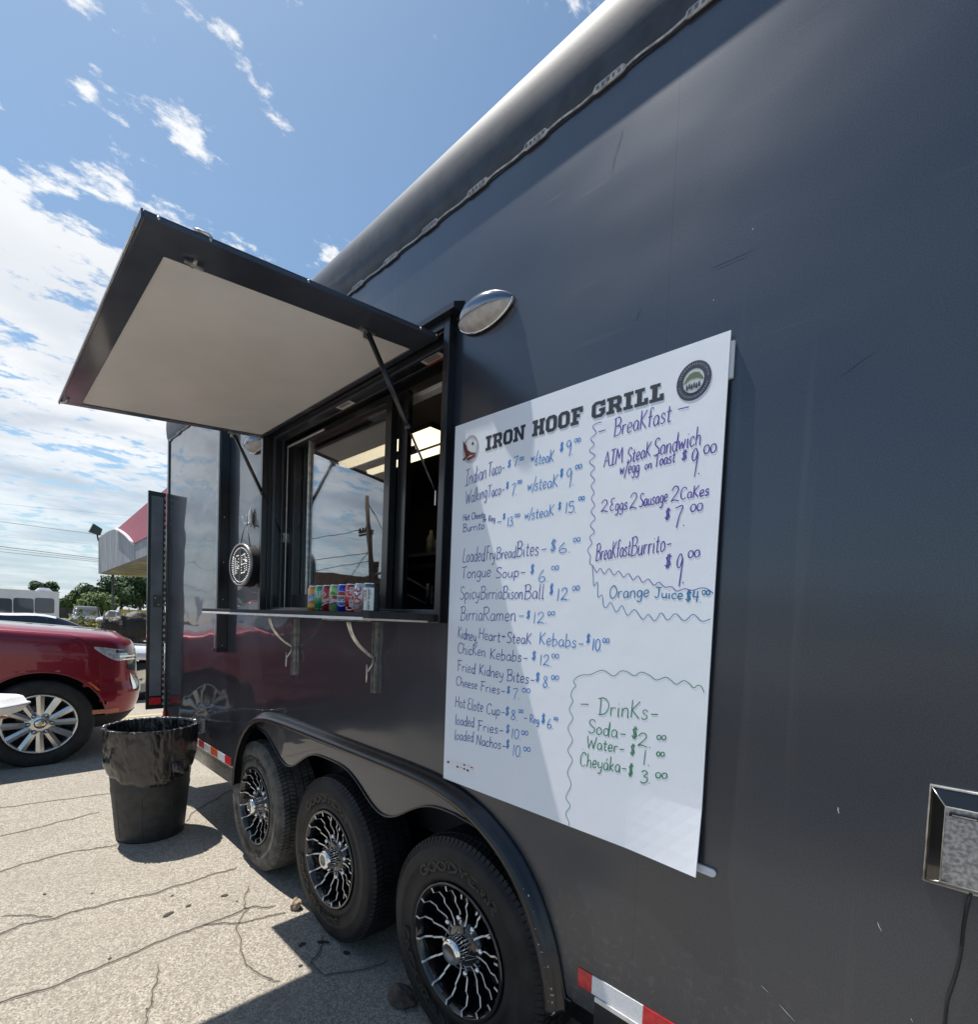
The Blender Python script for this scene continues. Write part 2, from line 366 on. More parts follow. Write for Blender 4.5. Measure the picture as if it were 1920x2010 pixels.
for a, b in zip(seams[:-1], seams[1:]):
    a += G_; b -= G_
    mb = MB()
    def slab(x0, x1, z0f, z1):
        # vertical strips so that the curved lower edge can be followed
        n = max(1, int((x1-x0)/.02)) if callable(z0f) else 1
        vs = []; fs = []
        for i in range(n+1):
            x = x0+(x1-x0)*i/n; z0 = z0f(x) if callable(z0f) else z0f
            vs += [(x, 0, z0), (x, 0, z1), (x, .004, z0), (x, .004, z1)]
        for i in range(n):
            k = 4*i; fs += [(k, k+4, k+5, k+1), (k+2, k+3, k+7, k+6), (k, k+2, k+6, k+4)]
        fs += [(0, 1, 3, 2), (4*n, 4*n+2, 4*n+3, 4*n+1)]
        mb.add(vs, fs, PAINT)
    if b < WX0 or a > WX1: slab(a, b, skirt_bottom, ZT)
    else:
        x0, x1 = max(a, WX0), min(b, WX1)
        slab(a, b, skirt_bottom, WZ0); slab(a, b, WZ1, ZT)
        if a < WX0: slab(a, WX0, WZ0, WZ1)
        if b > WX1: slab(WX1, b, WZ0, WZ1)
    P_(mb, 'wall_panel')
# core shell: roof, ends, floor, far wall, backing
SHELL = mat('trailer_shell', (.10, .105, .11), .5, noise_amt=.2)
mb = MB()
mb.box(XL+.02, WX0-.02, .006, .05, .50, ZT, SHELL) if False else None
mb.box(XL+.02, -3.32, .006, .045, .52, ZT, SHELL); mb.box(-3.32, -2.93, .006, .045, .90, ZT, SHELL)
mb.box(-2.93, -1.33, .006, .045, .90, 1.55, SHELL); mb.box(-2.93, -1.33, .006, .045, 2.56, ZT, SHELL)
mb.box(-1.33, -.69, .006, .045, .90, ZT, SHELL); mb.box(-.69, XR-.02, .006, .045, .52, ZT, SHELL)
mb.box(XL+.02, XR-.02, YB-.05, YB, .50, ZT, SHELL)
mb.box(XL, XL+.05, .012, YB-.01, .50, 3.05, PAINT); mb.box(XR-.05, XR, .012, YB-.01, .50, 3.05, PAINT)
mb.box(XL+.05, -3.32, .05, YB-.05, .49, .54, SHELL); mb.box(-.69, XR-.05, .05, YB-.05, .49, .54, SHELL)
mb.box(-3.32, -.69, .34, YB-.34, .49, .54, SHELL)
P_(mb, 'shell')
# wheel boxes
mb = MB()
mb.box(-3.32, -.69, .34, .36, .12, .92, BLKM); mb.box(-3.34, -3.32, .046, .36, .42, .92, BLKM); mb.box(-.69, -.67, .046, .36, .42, .92, BLKM)
mb.box(-3.32, -.69, .046, .34, .90, .92, BLKM)
P_(mb, 'wheel_well')
mb = MB(); mb.box(-3.32, -.69, YB-.36, YB-.34, .12, .92, BLKM); mb.box(-3.32, -.69, YB-.34, YB-.046, .90, .92, BLKM)
P_(mb, 'wheel_well')
# corner trim, roof cap, crimped drip rail
mb = MB(); mb.box(XL-.006, XL+.032, -.010, .012, .50, 3.0, BLK); P_(mb, 'corner_trim', bevel=.004)
mb = MB(); rc = .20; cy, cz = .1785, 3.096
prof = [(-.006, 2.9665), (-.010, 2.977), (-.014, 2.99), (-.018, 3.02), (-.0215, 3.06)]+[(cy-rc*cos(t), cz+rc*sin(t)) for t in [i*pi/2/14 for i in range(15)]]+[(YB/2, 3.33)]
prof2 = [(YB-y, z) for y, z in reversed(prof[:-1])]
pr = prof+prof2
n = len(pr); nx = 2
mb.add([(x, y, z) for x in (XL-.01, XR+.01) for y, z in pr], [(i, i+1, n+i+1, n+i) for i in range(n-1)], CAP, True)
mb.add([(x, y, z) for x in (XL-.01, XR+.01) for y, z in pr], [tuple(range(n)), tuple(range(2*n-1, n-1, -1))], PAINT)
P_(mb, 'roof')
# drip rail: sheet edge with crimps every 30 cm
SIL = mat('bare_sealant_edge', (.42, .40, .40), .6, noise_amt=.35, nscale=60, bump=.002, bscale=80)
mb = MB(); vs = []; fs = []; X = XL; k = 0; top = []; step = .01
xs = []
while X < XR: xs.append(X); X += step
for i, x in enumerate(xs):
    ph = ((x-XL) % .245)/.245
    tab = 1 if ph < .36 else 0
    zb = 2.9535 if tab else 2.9590+.0025*sin((ph-.36)/.64*pi*2)
    yo = -.0085 if tab else -.0075
    vs += [(x, yo, zb), (x, yo-.001, zb+(.020 if tab else .005)), (x, -.008, 2.978 if tab else zb+.006), (x, -.004, zb+.002)]
for i in range(len(xs)-1):
    a = 4*i; fs += [(a, a+4, a+5, a+1), (a+1, a+5, a+6, a+2), (a, a+3, a+7, a+4)]
mb.add(vs, fs, SIL); P_(mb, 'drip_rail')
mb = MB(); mb.box(XL, XR, -.003, .0, 2.955, 2.975, CAP); P_(mb, 'rail_backing')
for (x, w) in [(XL+.245*k, .09) for k in range(1, 33)]:
    if x+w > XR: break
    mb = MB(); vs = []
    mb.box(x+.004, x+.084, -.0096, -.0088, 2.956, 2.972, SIL)
    for q in range(5): mb.box(x+.008+q*.016, x+.016+q*.016, -.0102, -.0096, 2.959, 2.969, GALV)
    P_(mb, 'rail_clip', bevel=.0004)
# chassis rail and reflective tape
for x0, x1 in ((XL+.04, -3.345), (-.665, XR)):
    mb = MB()
    mb.box(x0, x1, -.006, .0, .528, .540, STL if x0 < -1 else ALU); mb.box(x0, x1, -.004, .03, .43, .5275, STL if x0 < -1 else BLK)
    P_(mb, 'chassis_rail')
def tape(x0, x1, M):
    mb = MB(); mb.box(x0, x1, -.0022, -.0002, .542, .592, M); P_(mb, 'reflective_tape')
for x0, x1, M in [(-4.16, -4.046, RWH), (-4.046, -3.93, RED), (-3.93, -3.786, RWH), (-3.786, -3.64, ORG), (-3.64, -3.502, RWH), (-3.502, -3.39, RED),
                  (-4.25, -4.16, RED), (-4.45, -4.25, RWH), (-.722, -.677, RED), (-.677, -.53, RWH), (-.53, -.22, RED), (-.22, .1, RWH), (.1, .4, RED), (.4, .7, RWH)]:
    tape(x0, x1, M)
# bumper beam behind the far end + marker light
mb = MB(); mb.box(XL-.16, XL-.002, .02, .10, .45, 1.0, GALV); P_(mb, 'rear_post')
mb = MB(); mb.box(XL+.00, XL+.055, -.022, -.0105, .615, .665, RED); P_(mb, 'marker_light', bevel=.004)
# fender trim: half round moulding that follows the arches
fp = [(-3.250, .47), (-3.235, .58), (-3.19, .70), (-3.12, .80), (-3.03, .875), (-2.93, .925), (-2.80, .955), (-2.60, .966), (-2.2, .966), (-1.8, .964), (-1.45, .960),
      (-1.27, .945), (-1.13, .908), (-1.00, .84), (-.905, .75), (-.84, .64), (-.80, .53), (-.785, .44)]
def cat(pts, n=6):
    out = []; P = [Vector(p) for p in pts]
    for i in range(len(P)-1):
        a, b, c, d = P[max(i-1, 0)], P[i], P[i+1], P[min(i+2, len(P)-1)]
        for k in range(n):
            t = k/n; out.append(.5*((2*b)+(c-a)*t+(2*a-5*b+4*c-d)*t*t+(3*b-a-3*c+d)*t**3))
    out.append(P[-1]); return out
path = [Vector((p.x, 0, p.y)) for p in cat([Vector((*q, 0)) for q in fp])]
def moulding(path, sec, M, name):
    # sec: list of (out, up) where 'out' goes towards -y and 'up' away from the arch
    vs = []; k = len(sec)
    for i, p in enumerate(path):
        d = (path[min(i+1, len(path)-1)]-path[max(i-1, 0)]).normalized()
        nrm = Vector((-d.z, 0, d.x))
        for o, u in sec: vs.append(p+Vector((0, -o, 0))+nrm*u)
    fs = [(i*k+j, i*k+(j+1) % k, (i+1)*k+(j+1) % k, (i+1)*k+j) for i in range(len(path)-1) for j in range(k)]
    fs += [tuple(range(k)), tuple((len(path)-1)*k+j for j in reversed(range(k)))]
    mb = MB(); mb.add(vs, fs, M, True); return P_(mb, name)
FEN = mat('fender_moulding', (.009, .010, .014), .34, .1, coat=.35, coat_rough=.12, noise_amt=.3, nscale=12)
moulding(path, [(-.003, .026), (.006, .030), (.010, .020), (.026, .015), (.040, .007), (.046, -.006), (.044, -.020), (.034, -.025), (.036, -.020), (.01, -.012), (-.003, -.012)], FEN, 'fender_trim')
# skirt bead along scallops
sk = [Vector((x, -.004, skirt_bottom(x))) for x in [-3.24+i*.02 for i in range(126)]]
mb = MB(); mb.tube(sk, .004, BLK, 6); P_(mb, 'skirt_bead')
# paint chips along the moulding
CHIP = mat('paint_chip', (.62, .62, .64), .6)
mb = MB(); random.seed(3)
for k in range(46):
    t = random.random()**.6; i = int(len(path)*(.80+.2*t)); i = min(i, len(path)-1); p = path[i]
    u = random.uniform(-.004, .016); o = .022+random.uniform(-.003, .01); r = random.uniform(.0012, .0034)
    d = (path[min(i+1, len(path)-1)]-path[i-1]).normalized(); nrm = Vector((-d.z, 0, d.x))
    c = p+nrm*u+Vector((0, -o-.012, 0))
    mb.lathe([(0, .0), (r, .0005), (0, .001)], c, (-.2, -1, .3), CHIP, 6)
P_(mb, 'paint_chips')['kind'] = 'stuff'

# ---- wheels
def arc_text_mesh(s, R, h, mb, c, M, a_mid, span, y, cond=1.0, bold=.0, flip=False):
    for pts, w in [(q, None) for q in layout(s)[0]]:
        W_ = layout(s)[1]; out = []
        for (x, z) in pts:
            t = a_mid - (x/W_-.5)*span if not flip else a_mid + (x/W_-.5)*span
            r = R+(z*h if not flip else (1-z)*h)
            out.append(Vector((c[0]+r*cos(t), y, c[1]+r*sin(t))))
        mb.ribbon(out, bold, (0, -1, 0), M)

# ---- stroke alphabet ------------------------------------------------------
GL = {}
def gl(ch, w, *strokes): GL[ch] = (w, [[tuple(map(float, p.split(','))) for p in st.split()] for st in strokes])
gl(' ', .35)
gl('A', .62, '0,0 .3,1 .6,0', '.1,.38 .5,.38'); gl('B', .6, '.05,0 .08,.5 .05,1', '-.05,.92 .3,1.02 .5,.85 .4,.6 .1,.52', '.1,.52 .45,.5 .58,.28 .4,.03 0,0')
gl('C', .58, '.55,.82 .42,.98 .22,.98 .06,.75 .03,.4 .12,.1 .32,0 .52,.12'); gl('D', .66, '.12,0 .12,1', '-.05,.93 .3,1.0 .58,.75 .6,.4 .4,.08 .02,0')
gl('E', .55, '.5,.98 .2,1 .05,.8 .25,.55 .38,.53', '.25,.55 .02,.35 .08,.08 .3,0 .52,.1'); gl('F', .52, '.08,-.02 .1,1', '-.02,1.0 .5,1.02', '.1,.55 .42,.57')
gl('G', .62, '.55,.85 .35,1 .12,.85 .03,.45 .15,.08 .4,.02 .56,.2 .56,.45 .35,.45'); gl('H', .58, '.05,0 .05,1', '.5,0 .52,1', '.05,.5 .5,.52')
gl('I', .5, '.25,0 .28,1', '.02,1 .52,1.02', '0,0 .48,.02'); gl('J', .5, '.05,1 .5,1', '.32,1 .32,.2 .2,-.05 .02,.05'); gl('K', .55, '.06,0 .06,1', '.48,.95 .08,.45 .5,0')
gl('L', .5, '.2,1 .12,.6 .05,.15 .1,.02 .3,.05 .5,.0'); gl('M', .78, '.02,0 .12,1 .36,.35 .62,1 .72,0'); gl('N', .6, '.04,0 .06,1 .5,0 .54,1')
gl('O', .62, '.3,1 .08,.8 .03,.4 .15,.05 .38,0 .56,.3 .55,.7 .35,.98 .25,1'); gl('R', .58, '.06,0 .08,1', '-.02,.95 .3,1.02 .5,.82 .38,.56 .1,.5', '.15,.52 .55,0')
gl('P', .55, '.06,0 .08,1', '-.02,.95 .3,1.02 .5,.8 .38,.52 .1,.48')
gl('S', .52, '.48,.88 .3,1 .1,.9 .08,.68 .28,.52 .46,.35 .42,.1 .22,0 .02,.1'); gl('T', .56, '0,.98 .56,1.02', '.28,1 .26,0'); gl('U', .58, '.05,1 .05,.3 .2,0 .4,.05 .52,.35 .54,1'); gl('W', .85, '0,1 .18,0 .4,.7 .6,0 .82,1'); gl('Y', .58, '.02,1 .28,.5 .55,1', '.28,.5 .28,0')
gl('X', .55, '0,1 .52,0', '.52,1 0,0')
gl('a', .48, '.4,.42 .25,.52 .08,.4 .05,.15 .18,0 .35,.1 .42,.45 .4,.1 .5,.0'); gl('b', .45, '.06,1 .05,.02 .2,0 .38,.15 .36,.4 .2,.5 .06,.38')
gl('c', .40, '.36,.4 .25,.52 .08,.42 .04,.18 .15,.0 .3,.02 .38,.1'); gl('d', .48, '.38,.4 .22,.5 .06,.36 .05,.12 .18,0 .34,.1 .42,1 .4,.05 .48,0')
gl('e', .42, '.05,.24 .3,.28 .36,.42 .22,.54 .07,.42 .04,.16 .16,0 .38,.08'); gl('f', .34, '.36,.92 .24,1 .14,.85 .13,0', '0,.52 .32,.54')
gl('g', .46, '.38,.42 .24,.52 .08,.42 .06,.16 .2,.02 .36,.14 .4,.48 .38,-.18 .24,-.36 .06,-.26'); gl('h', .46, '.06,1 .05,0', '.05,.3 .2,.5 .36,.42 .38,0 .44,.0')
gl('i', .2, '.08,.5 .08,.05 .16,0', '.08,.7 .1,.74'); gl('j', .24, '.14,.5 .14,-.2 0,-.34', '.14,.7 .16,.74'); gl('k', .42, '.06,1 .05,0', '.34,.5 .07,.22 .38,0')
gl('l', .2, '.08,1 .07,.05 .18,0'); gl('m', .68, '.04,.5 .05,0', '.05,.34 .16,.5 .28,.42 .3,0', '.3,.34 .42,.5 .56,.42 .58,0'); gl('n', .46, '.04,.5 .05,0', '.05,.32 .2,.5 .36,.42 .38,0 .44,.02')
gl('o', .44, '.22,.5 .07,.4 .04,.15 .18,0 .36,.1 .38,.36 .24,.5 .2,.5'); gl('p', .46, '.05,.5 .05,-.38', '.05,.38 .2,.52 .38,.4 .38,.12 .2,0 .06,.12')
gl('r', .36, '.05,.5 .06,0', '.06,.32 .16,.48 .34,.46'); gl('s', .38, '.34,.42 .2,.52 .08,.42 .12,.3 .3,.2 .3,.05 .15,-.02 .02,.06'); gl('t', .36, '.16,.82 .14,.1 .24,0 .34,.06', '0,.54 .34,.55')
gl('u', .46, '.05,.5 .05,.12 .18,0 .34,.12 .38,.5 .38,.05 .46,0'); gl('w', .62, '.02,.5 .12,.02 .28,.4 .4,.02 .56,.5'); gl('y', .46, '.05,.5 .08,.18 .22,.08 .38,.2', '.42,.5 .36,-.1 .2,-.36 .04,-.28')
gl('z', .4, '.04,.5 .36,.5 .04,0 .38,.02')
gl('\u00e1', .48, '.4,.42 .25,.52 .08,.4 .05,.15 .18,0 .35,.1 .42,.45 .4,.1 .5,.0', '.22,.66 .34,.84')
gl('0', .5, '.25,.98 .07,.8 .03,.4 .15,.04 .36,.04 .47,.4 .42,.82 .25,.98'); gl('1', .26, '.14,1 .12,0'); gl('2', .54, '.04,.75 .2,1 .42,.9 .4,.6 .05,.05 .2,.12 .54,.0')
gl('3', .48, '.05,.88 .25,1 .42,.8 .2,.54', '.2,.54 .46,.4 .4,.08 .2,-.02 .02,.1'); gl('4', .5, '.08,1 .02,.45 .48,.45', '.36,1 .34,0'); gl('5', .48, '.44,1 .08,1 .06,.6 .34,.62 .46,.3 .28,0 .02,.08')
gl('6', .46, '.3,1 .08,.6 .04,.2 .2,0 .42,.12 .38,.38 .18,.42 .06,.25'); gl('7', .5, '.02,.95 .46,1.0 .3,.5 .2,-.05'); gl('8', .46, '.38,.85 .2,1 .08,.82 .2,.55 .42,.25 .24,0 .04,.2 .24,.55 .38,.85')
gl('9', .46, '.4,.8 .24,1 .06,.82 .1,.58 .28,.56 .4,.85 .38,.3 .34,-.1'); gl('$', .5, '.44,.78 .25,.88 .08,.74 .16,.54 .36,.4 .4,.2 .2,.08 .02,.2', '.18,1.02 .16,-.06', '.3,1.02 .28,-.06')
gl('-', .5, '.08,.3 .44,.32'); gl('.', .16, '.06,-.02 .09,.03'); gl(',', .2, '.1,.06 .04,-.16'); gl('/', .4, '.0,-.3 .38,1'); gl('+', .4, '.05,.4 .35,.4', '.2,.56 .2,.22'); gl("'", .12, '.06,1 .06,.8')
STRAIGHT = set('AEFHIKLMNTWXYZkvwxz14$-/+')
def layout(s, smoothit=True, gap=.06):
    x = 0; out = []
    for ch in s:
        w, sts = GL.get(ch, GL[' '])
        for st in sts:
            pts = [Vector((p[0], p[1], 0)) for p in st]
            if smoothit and len(pts) > 2 and ch not in STRAIGHT: pts = cat(pts, 5)
            out.append([(p.x+x, p.y) for p in pts])
        x += w+gap
    return out, max(x-gap, .01)

TREAD = 104
def tyre_profile(y_out):
    # (radius, y) from the rim bead on the outer side to the inner side; y grows inwards
    return [(.222, .012), (.232, .000), (.246, -.002), (.258, .0005), (.262, .0035), (.300, -.004), (.308, -.0065), (.312, -.0045), (.340, -.004), (.356, .004), (.3665, .014), (.372, .022)]
def build_wheel(cx, cy, cz, sunlit, full=True, sgn=1):
    RM = RUB_SUN if sunlit else RUB
    mb = MB(); Y0 = cy
    # rim barrel (the wheel part itself)
    mb.lathe([(.224, .004), (.2265, -.004), (.221, -.007), (.214, -.004), (.208, .004), (.203, .02), (.199, .055), (.190, .075), (.186, .15), (.196, .19), (.22, .20)], (cx, Y0, cz), (0, 1, 0), GBL, 64)
    mb.lathe([(0, .105), (.188, .105)], (cx, Y0, cz), (0, 1, 0), BLKM, 32)
    mb.lathe([(0, .030), (.062, .030), (.078, .040), (.088, .060), (.090, .105)], (cx, Y0, cz), (0, 1, 0), GBL, 32)
    wheel = P_(mb, 'wheel')
    # tyre
    mb = MB(); side = tyre_profile(0)
    mb.lathe([(r, y) for r, y in side], (cx, Y0, cz), (0, 1, 0), RM, 96)
    mb.lathe([(r, .235-y) for r, y in side], (cx, Y0, cz), (0, 1, 0), RM, 64)
    mb.lathe([(.372, .022), (.3725, .21)], (cx, Y0, cz), (0, 1, 0), BLKM, 96, False)
    ribs = [(.018, .050), (.056, .090), (.096, .139), (.145, .179), (.185, .217)]
    for r_i, (a, b) in enumerate(ribs):
        nb = TREAD if r_i in (0, 1, 3, 4) else 96
        off = (0, .5, .25, 0, .5)[r_i]
        for k in range(nb):
            t0 = 2*pi*(k+off)/nb; t1 = t0+2*pi/nb*(.80 if r_i != 2 else .93); sk_ = .010 if r_i in (0, 3) else -.010
            R1 = .385 if r_i not in (0, 4) else .3825
            q = []
            for (tt, yy, rr, s2) in ((t0, a, .370, 0), (t1, a, .370, 0), (t1, b, .370, 1), (t0, b, .370, 1), (t0, a, R1 - (.004 if r_i == 0 else 0), 0), (t1, a, R1-(.004 if r_i == 0 else 0), 0), (t1, b, R1, 1), (t0, b, R1, 1)):
                tq = tt+s2*sk_*2; q.append((cx+rr*cos(tq), Y0+yy, cz+rr*sin(tq)))
            mb.add(q, [(4, 5, 6, 7), (0, 1, 5, 4), (1, 2, 6, 5), (2, 3, 7, 6), (3, 0, 4, 7)], RM)
    # shoulder lugs
    for k in range(TREAD):
        t0 = 2*pi*k/TREAD; t1 = t0+2*pi/TREAD*.74
        q = []
        for rr, yy in ((.352, .0005), (.366, .0115), (.3795, .020), (.3765, .028), (.352, .010)):
            for tt in (t0, t1): q.append((cx+rr*cos(tt), Y0+yy, cz+rr*sin(tt)))
        mb.add(q, [(0, 1, 3, 2), (2, 3, 5, 4), (4, 5, 7, 6), (0, 2, 4, 6, 8), (1, 9, 7, 5, 3)], RM)
    P_(mb, 'tyre', wheel)
    # raised lettering
    LT = mat('tyre_lettering', (.026, .026, .026), .55)
    LT2 = mat('sunlit_tyre_lettering', (.022, .020, .019), .7)
    mb = MB(); rot = {0: .0, 1: .0, 2: -.10}[wheels.index(cx)] if cx in wheels else 0
    M_ = LT2 if sunlit else LT
    arc_text_mesh('GOODYEAR', .268, .030, mb, (cx, cz), M_, pi/2+.12+rot, 1.5, Y0-.0055, bold=.0085)
    arc_text_mesh('ENDURANCE', .268, .030, mb, (cx, cz), M_, -pi/2-.45+rot, 1.75, Y0-.0055, bold=.0080, flip=True)
    P_(mb, 'tyre_lettering', wheel, fixn=False)['kind'] = 'stuff'
    # spokes: 16, each a black rib with a machined edge
    for k in range(16):
        t = 2*pi*(k+.5)/16+.06
        tw = .022 if k % 2 else -.022
        pth = [(.214, -.008, 0), (.196, -.006, 0), (.192, .018, .0), (.165, .030, tw*.25), (.150, .026, tw*.6), (.115, .040, tw*1.3), (.085, .040, tw*1.9), (.066, .034, tw*2.1)]
        mb = MB(); vs = []
        for (r, y, dt) in pth:
            tt = t+dt; er = Vector((cos(tt), 0, sin(tt))); et = Vector((-sin(tt), 0, cos(tt)))
            w = .0042 if r > .2 else .0033
            c = Vector((cx, Y0+y, cz))+er*r
            vs += [c-et*w, c+et*w, c+et*(w+.004)+Vector((0, .03, 0)), c-et*(w+.004)+Vector((0, .03, 0))]
        nn = len(pth); top = [(4*i, 4*i+1, 4*i+5, 4*i+4) for i in range(nn-1)]
        rest = [(4*i+a, 4*i+b, 4*i+4+b, 4*i+4+a) for i in range(nn-1) for a, b in ((1, 2), (2, 3), (3, 0))]+[(0, 3, 2, 1), (4*nn-4, 4*nn-3, 4*nn-2, 4*nn-1)]
        mb.add(vs, top, ALU); mb.add(vs, rest, GBL)
        P_(mb, 'spoke', wheel)
    # star fins round the hub
    mb = MB()
    for k in range(0, 16, 2):
        t = 2*pi*k/16; a = Vector((cos(t), 0, sin(t))); t2 = t+pi/16; b = Vector((cos(t2), 0, sin(t2))); t3 = t-pi/16; b2 = Vector((cos(t3), 0, sin(t3)))
        c = Vector((cx, Y0, cz))
        for bb in (b, b2): mb.tube([c+a*.086+Vector((0, .030, 0)), c+bb*.056+Vector((0, -.004, 0))], .0008, STL, 5)
    P_(mb, 'hub_fins', wheel)['kind'] = 'stuff'
    for k in range(8):
        t = 2*pi*(k+.3)/8; c = (cx+.094*cos(t), Y0+.052, cz+.094*sin(t))
        mb = MB(); mb.lathe([(.011, .0), (.011, -.018), (.009, -.024), (.004, -.027), (0, -.0275)], c, (0, 1, 0), CHR, 12); P_(mb, 'lug_nut', wheel)
    mb = MB()
    mb.lathe([(.046, .034), (.046, -.006), (.0445, -.018), (.040, -.026), (.034, -.029), (.026, -.0292)], (cx, Y0, cz), (0, 1, 0), CHR, 40)
    mb.lathe([(.026, -.0292), (.0255, -.0262), (.0, -.0262)], (cx, Y0, cz), (0, 1, 0), mat('hub_cap_centre', (.25, .25, .25), .4, .8, noise_amt=.1), 32)
    P_(mb, 'hub_cap', wheel)
    return wheel
for i, cx in enumerate(wheels): build_wheel(cx, .006, WZc, i == 0)
# wheels on the far side, plain
for cx in wheels:
    mb = MB(); mb.lathe([(.0, .0), (.2, .0), (.24, -.01), (.34, -.008), (.385, .03), (.385, .2), (.2, .22)], (cx, YB-.24, WZc), (0, 1, 0), RUB, 32); P_(mb, 'far_wheel')
mb = MB()
for cx in wheels: mb.tube([(cx, .2, WZc), (cx, YB-.2, WZc)], .05, BLKM, 10)
mb.box(-3.3, -.7, .4, .47, .40, .49, BLKM); mb.box(-3.3, -.7, YB-.47, YB-.4, .40, .49, BLKM)
P_(mb, 'axles')

# ---- serving hatch: reveal, sashes, glass
IN1 = mat('interior_grey', (.16, .15, .15), .6, noise_amt=.1, nscale=4)
IN2 = mat('interior_dark', (.02, .02, .022), .5)
def frame_ring(mb, x0, x1, z0, z1, w, y0, y1, M):
    mb.box(x0, x0+w, y0, y1, z0, z1, M); mb.box(x1-w, x1, y0, y1, z0, z1, M)
    mb.box(x0+w, x1-w, y0, y1, z0, z0+w, M); mb.box(x0+w, x1-w, y0, y1, z1-w, z1, M)
mb = MB(); frame_ring(mb, WX0-.028, WX1+.028, WZ0-.028, WZ1+.03, .030, -.034, -.0005, BLK)
frame_ring(mb, WX0-.002, WX1+.002, WZ0-.002, WZ1+.002, .012, -.0006, .15, BLK)
frame_ring(mb, WX0+.010, WX1-.010, WZ0+.010, WZ1-.010, .010, .020, .034, AWNF)
frame_ring(mb, WX0+.010, WX1-.010, WZ0+.010, WZ1-.010, .010, .070, .082, AWNF)
hatch = P_(mb, 'serving_window', bevel=.002)
mb = MB(); mb.box(WX0-.07, WX1+.07, -.055, -.005, WZ1+.031, WZ1+.050, BLK); mb.prism([(-.055, WZ1+.05), (-.005, WZ1+.05), (-.005, WZ1+.075)], 0, WX0-.07, WX1+.07, BLK)
P_(mb, 'drip_cap', hatch)
# sliding sash
gx0, gx1 = -2.79, -1.90
mb = MB()
mb.box(-2.885, -2.878, .098, .112, 1.575, 2.50, ALU)                     # pale strip
mb.box(-2.875, gx0, .10, .135, 1.575, 2.515, BLK); mb.box(gx1, gx1+.045, .10, .135, 1.575, 2.515, BLK)
mb.box(gx0, gx1, .10, .135, 1.575, 1.65, BLK); mb.box(gx0, gx1, .10, .135, 2.48, 2.515, BLK)
mb.box(gx1+.05, gx1+.115, .136, .16, 1.575, 2.52, BLK); mb.box(-2.628, -2.618, .100, .1125, 1.65, 2.48, STL); mb.box(-2.878, -2.45, .094, .0995, 2.492, 2.503, ALU)
P_(mb, 'sliding_sash', hatch, bevel=.002)
def glass_mat(name, tint=(.80, .86, .85), refl=.62):
    M = bpy.data.materials.new(name); M.use_nodes = True; t = M.node_tree
    for n in list(t.nodes): t.nodes.remove(n)
    tr = nd(t, 'ShaderNodeBsdfTransparent'); tr.inputs[0].default_value = (*tint, 1)
    gl_ = nd(t, 'ShaderNodeBsdfGlossy'); gl_.inputs['Roughness'].default_value = .0; gl_.inputs[0].default_value = (.95, .97, 1, 1)
    fr = nd(t, 'ShaderNodeLayerWeight'); fr.inputs[0].default_value = .5
    f2 = mth(t, 'ADD', mth(t, 'MULTIPLY', mth(t, 'POWER', fr.outputs[1], 3.6), 2.2), .07, clamp=True)
    c = t.nodes.new('ShaderNodeTexCoord'); n = t.nodes.new('ShaderNodeTexNoise'); n.inputs['Scale'].default_value = 3; t.links.new(c.outputs['Object'], n.inputs['Vector'])
    bp = t.nodes.new('ShaderNodeBump'); bp.inputs['Distance'].default_value = .0006; t.links.new(n.outputs[0], bp.inputs['Height']); t.links.new(bp.outputs[0], gl_.inputs['Normal'])
    mx = nd(t, 'ShaderNodeMixShader'); t.links.new(f2, mx.inputs[0]); t.links.new(tr.outputs[0], mx.inputs[1]); t.links.new(gl_.outputs[0], mx.inputs[2])
    o = nd(t, 'ShaderNodeOutputMaterial'); t.links.new(mx.outputs[0], o.inputs[0]); return M
GLS = glass_mat('window_glass', (.84, .86, .86))
mb = MB(); mb.box(gx0, gx1, .114, .120, 1.65, 2.48, GLS); P_(mb, 'glass_pane', hatch)
# interior room
mb = MB()
mb.box(WX0-1.6, WX1+1.4, YB-.30, YB-.28, .56, 2.9, IN1); mb.box(WX0-1.6, WX1+1.4, .05, YB-.3, 2.80, 2.82, IN1); mb.box(WX0-1.6, WX1+1.4, .37, YB-.3, .55, .57, IN2)
mb.box(WX0-1.62, WX0-1.6, .05, YB-.3, .56, 2.8, IN1); mb.box(WX1+1.4, WX1+1.42, .05, YB-.3, .56, 2.8, IN1)
P_(mb, 'interior_lining')
mb = MB(); mb.box(-3.9, -.6, 1.35, 2.1, 1.95, 2.45, IN2); mb.box(-3.9, -.6, 1.9, 2.14, .9, 1.6, IN2); P_(mb, 'cooking_hood')
mb = MB(); mb.box(-3.6, -1.7, .75, 1.0, 1.93, 1.95, IN2); mb.box(-3.6, -1.7, .99, 1.0, 1.9, 1.99, STL)
P_(mb, 'interior_shelf')
EM = mat('lit_tube_cover', (.9, .85, .75), .4, emis=((1.0, .83, .55), 1.15))
for (x0, x1, y0, y1, z) in ((-2.95, -2.03, .455, .545, 2.5), (-2.95, -2.05, .66, .72, 2.5), (-2.35, -2.10, .60, .645, 2.52)):
    mb = MB(); mb.prism([(y0, z+.02), (y0+.012, z), (y1-.012, z), (y1, z+.02)], 0, x0, x1, EM); mb.box(x0, x1, y0+.004, y1-.004, z+.0205, z+.05, IN2)
    P_(mb, 'ceiling_light')
mb = MB(); mb.box(-2.2, -1.40, .20, .235, 2.515, 2.535, TRIM); P_(mb, 'screen_track', hatch)
# stickers under the hatch lintel
STK = mat('sticker_paper', (.60, .58, .56), .5); STR = mat('sticker_red', (.40, .06, .05), .5); INKK = mat('sticker_ink', (.05, .05, .055), .6)
def awnp(x, t, dz=0): return Vector((x, -t, 2.53-.120*t+dz))      # point on the awning underside, t metres out

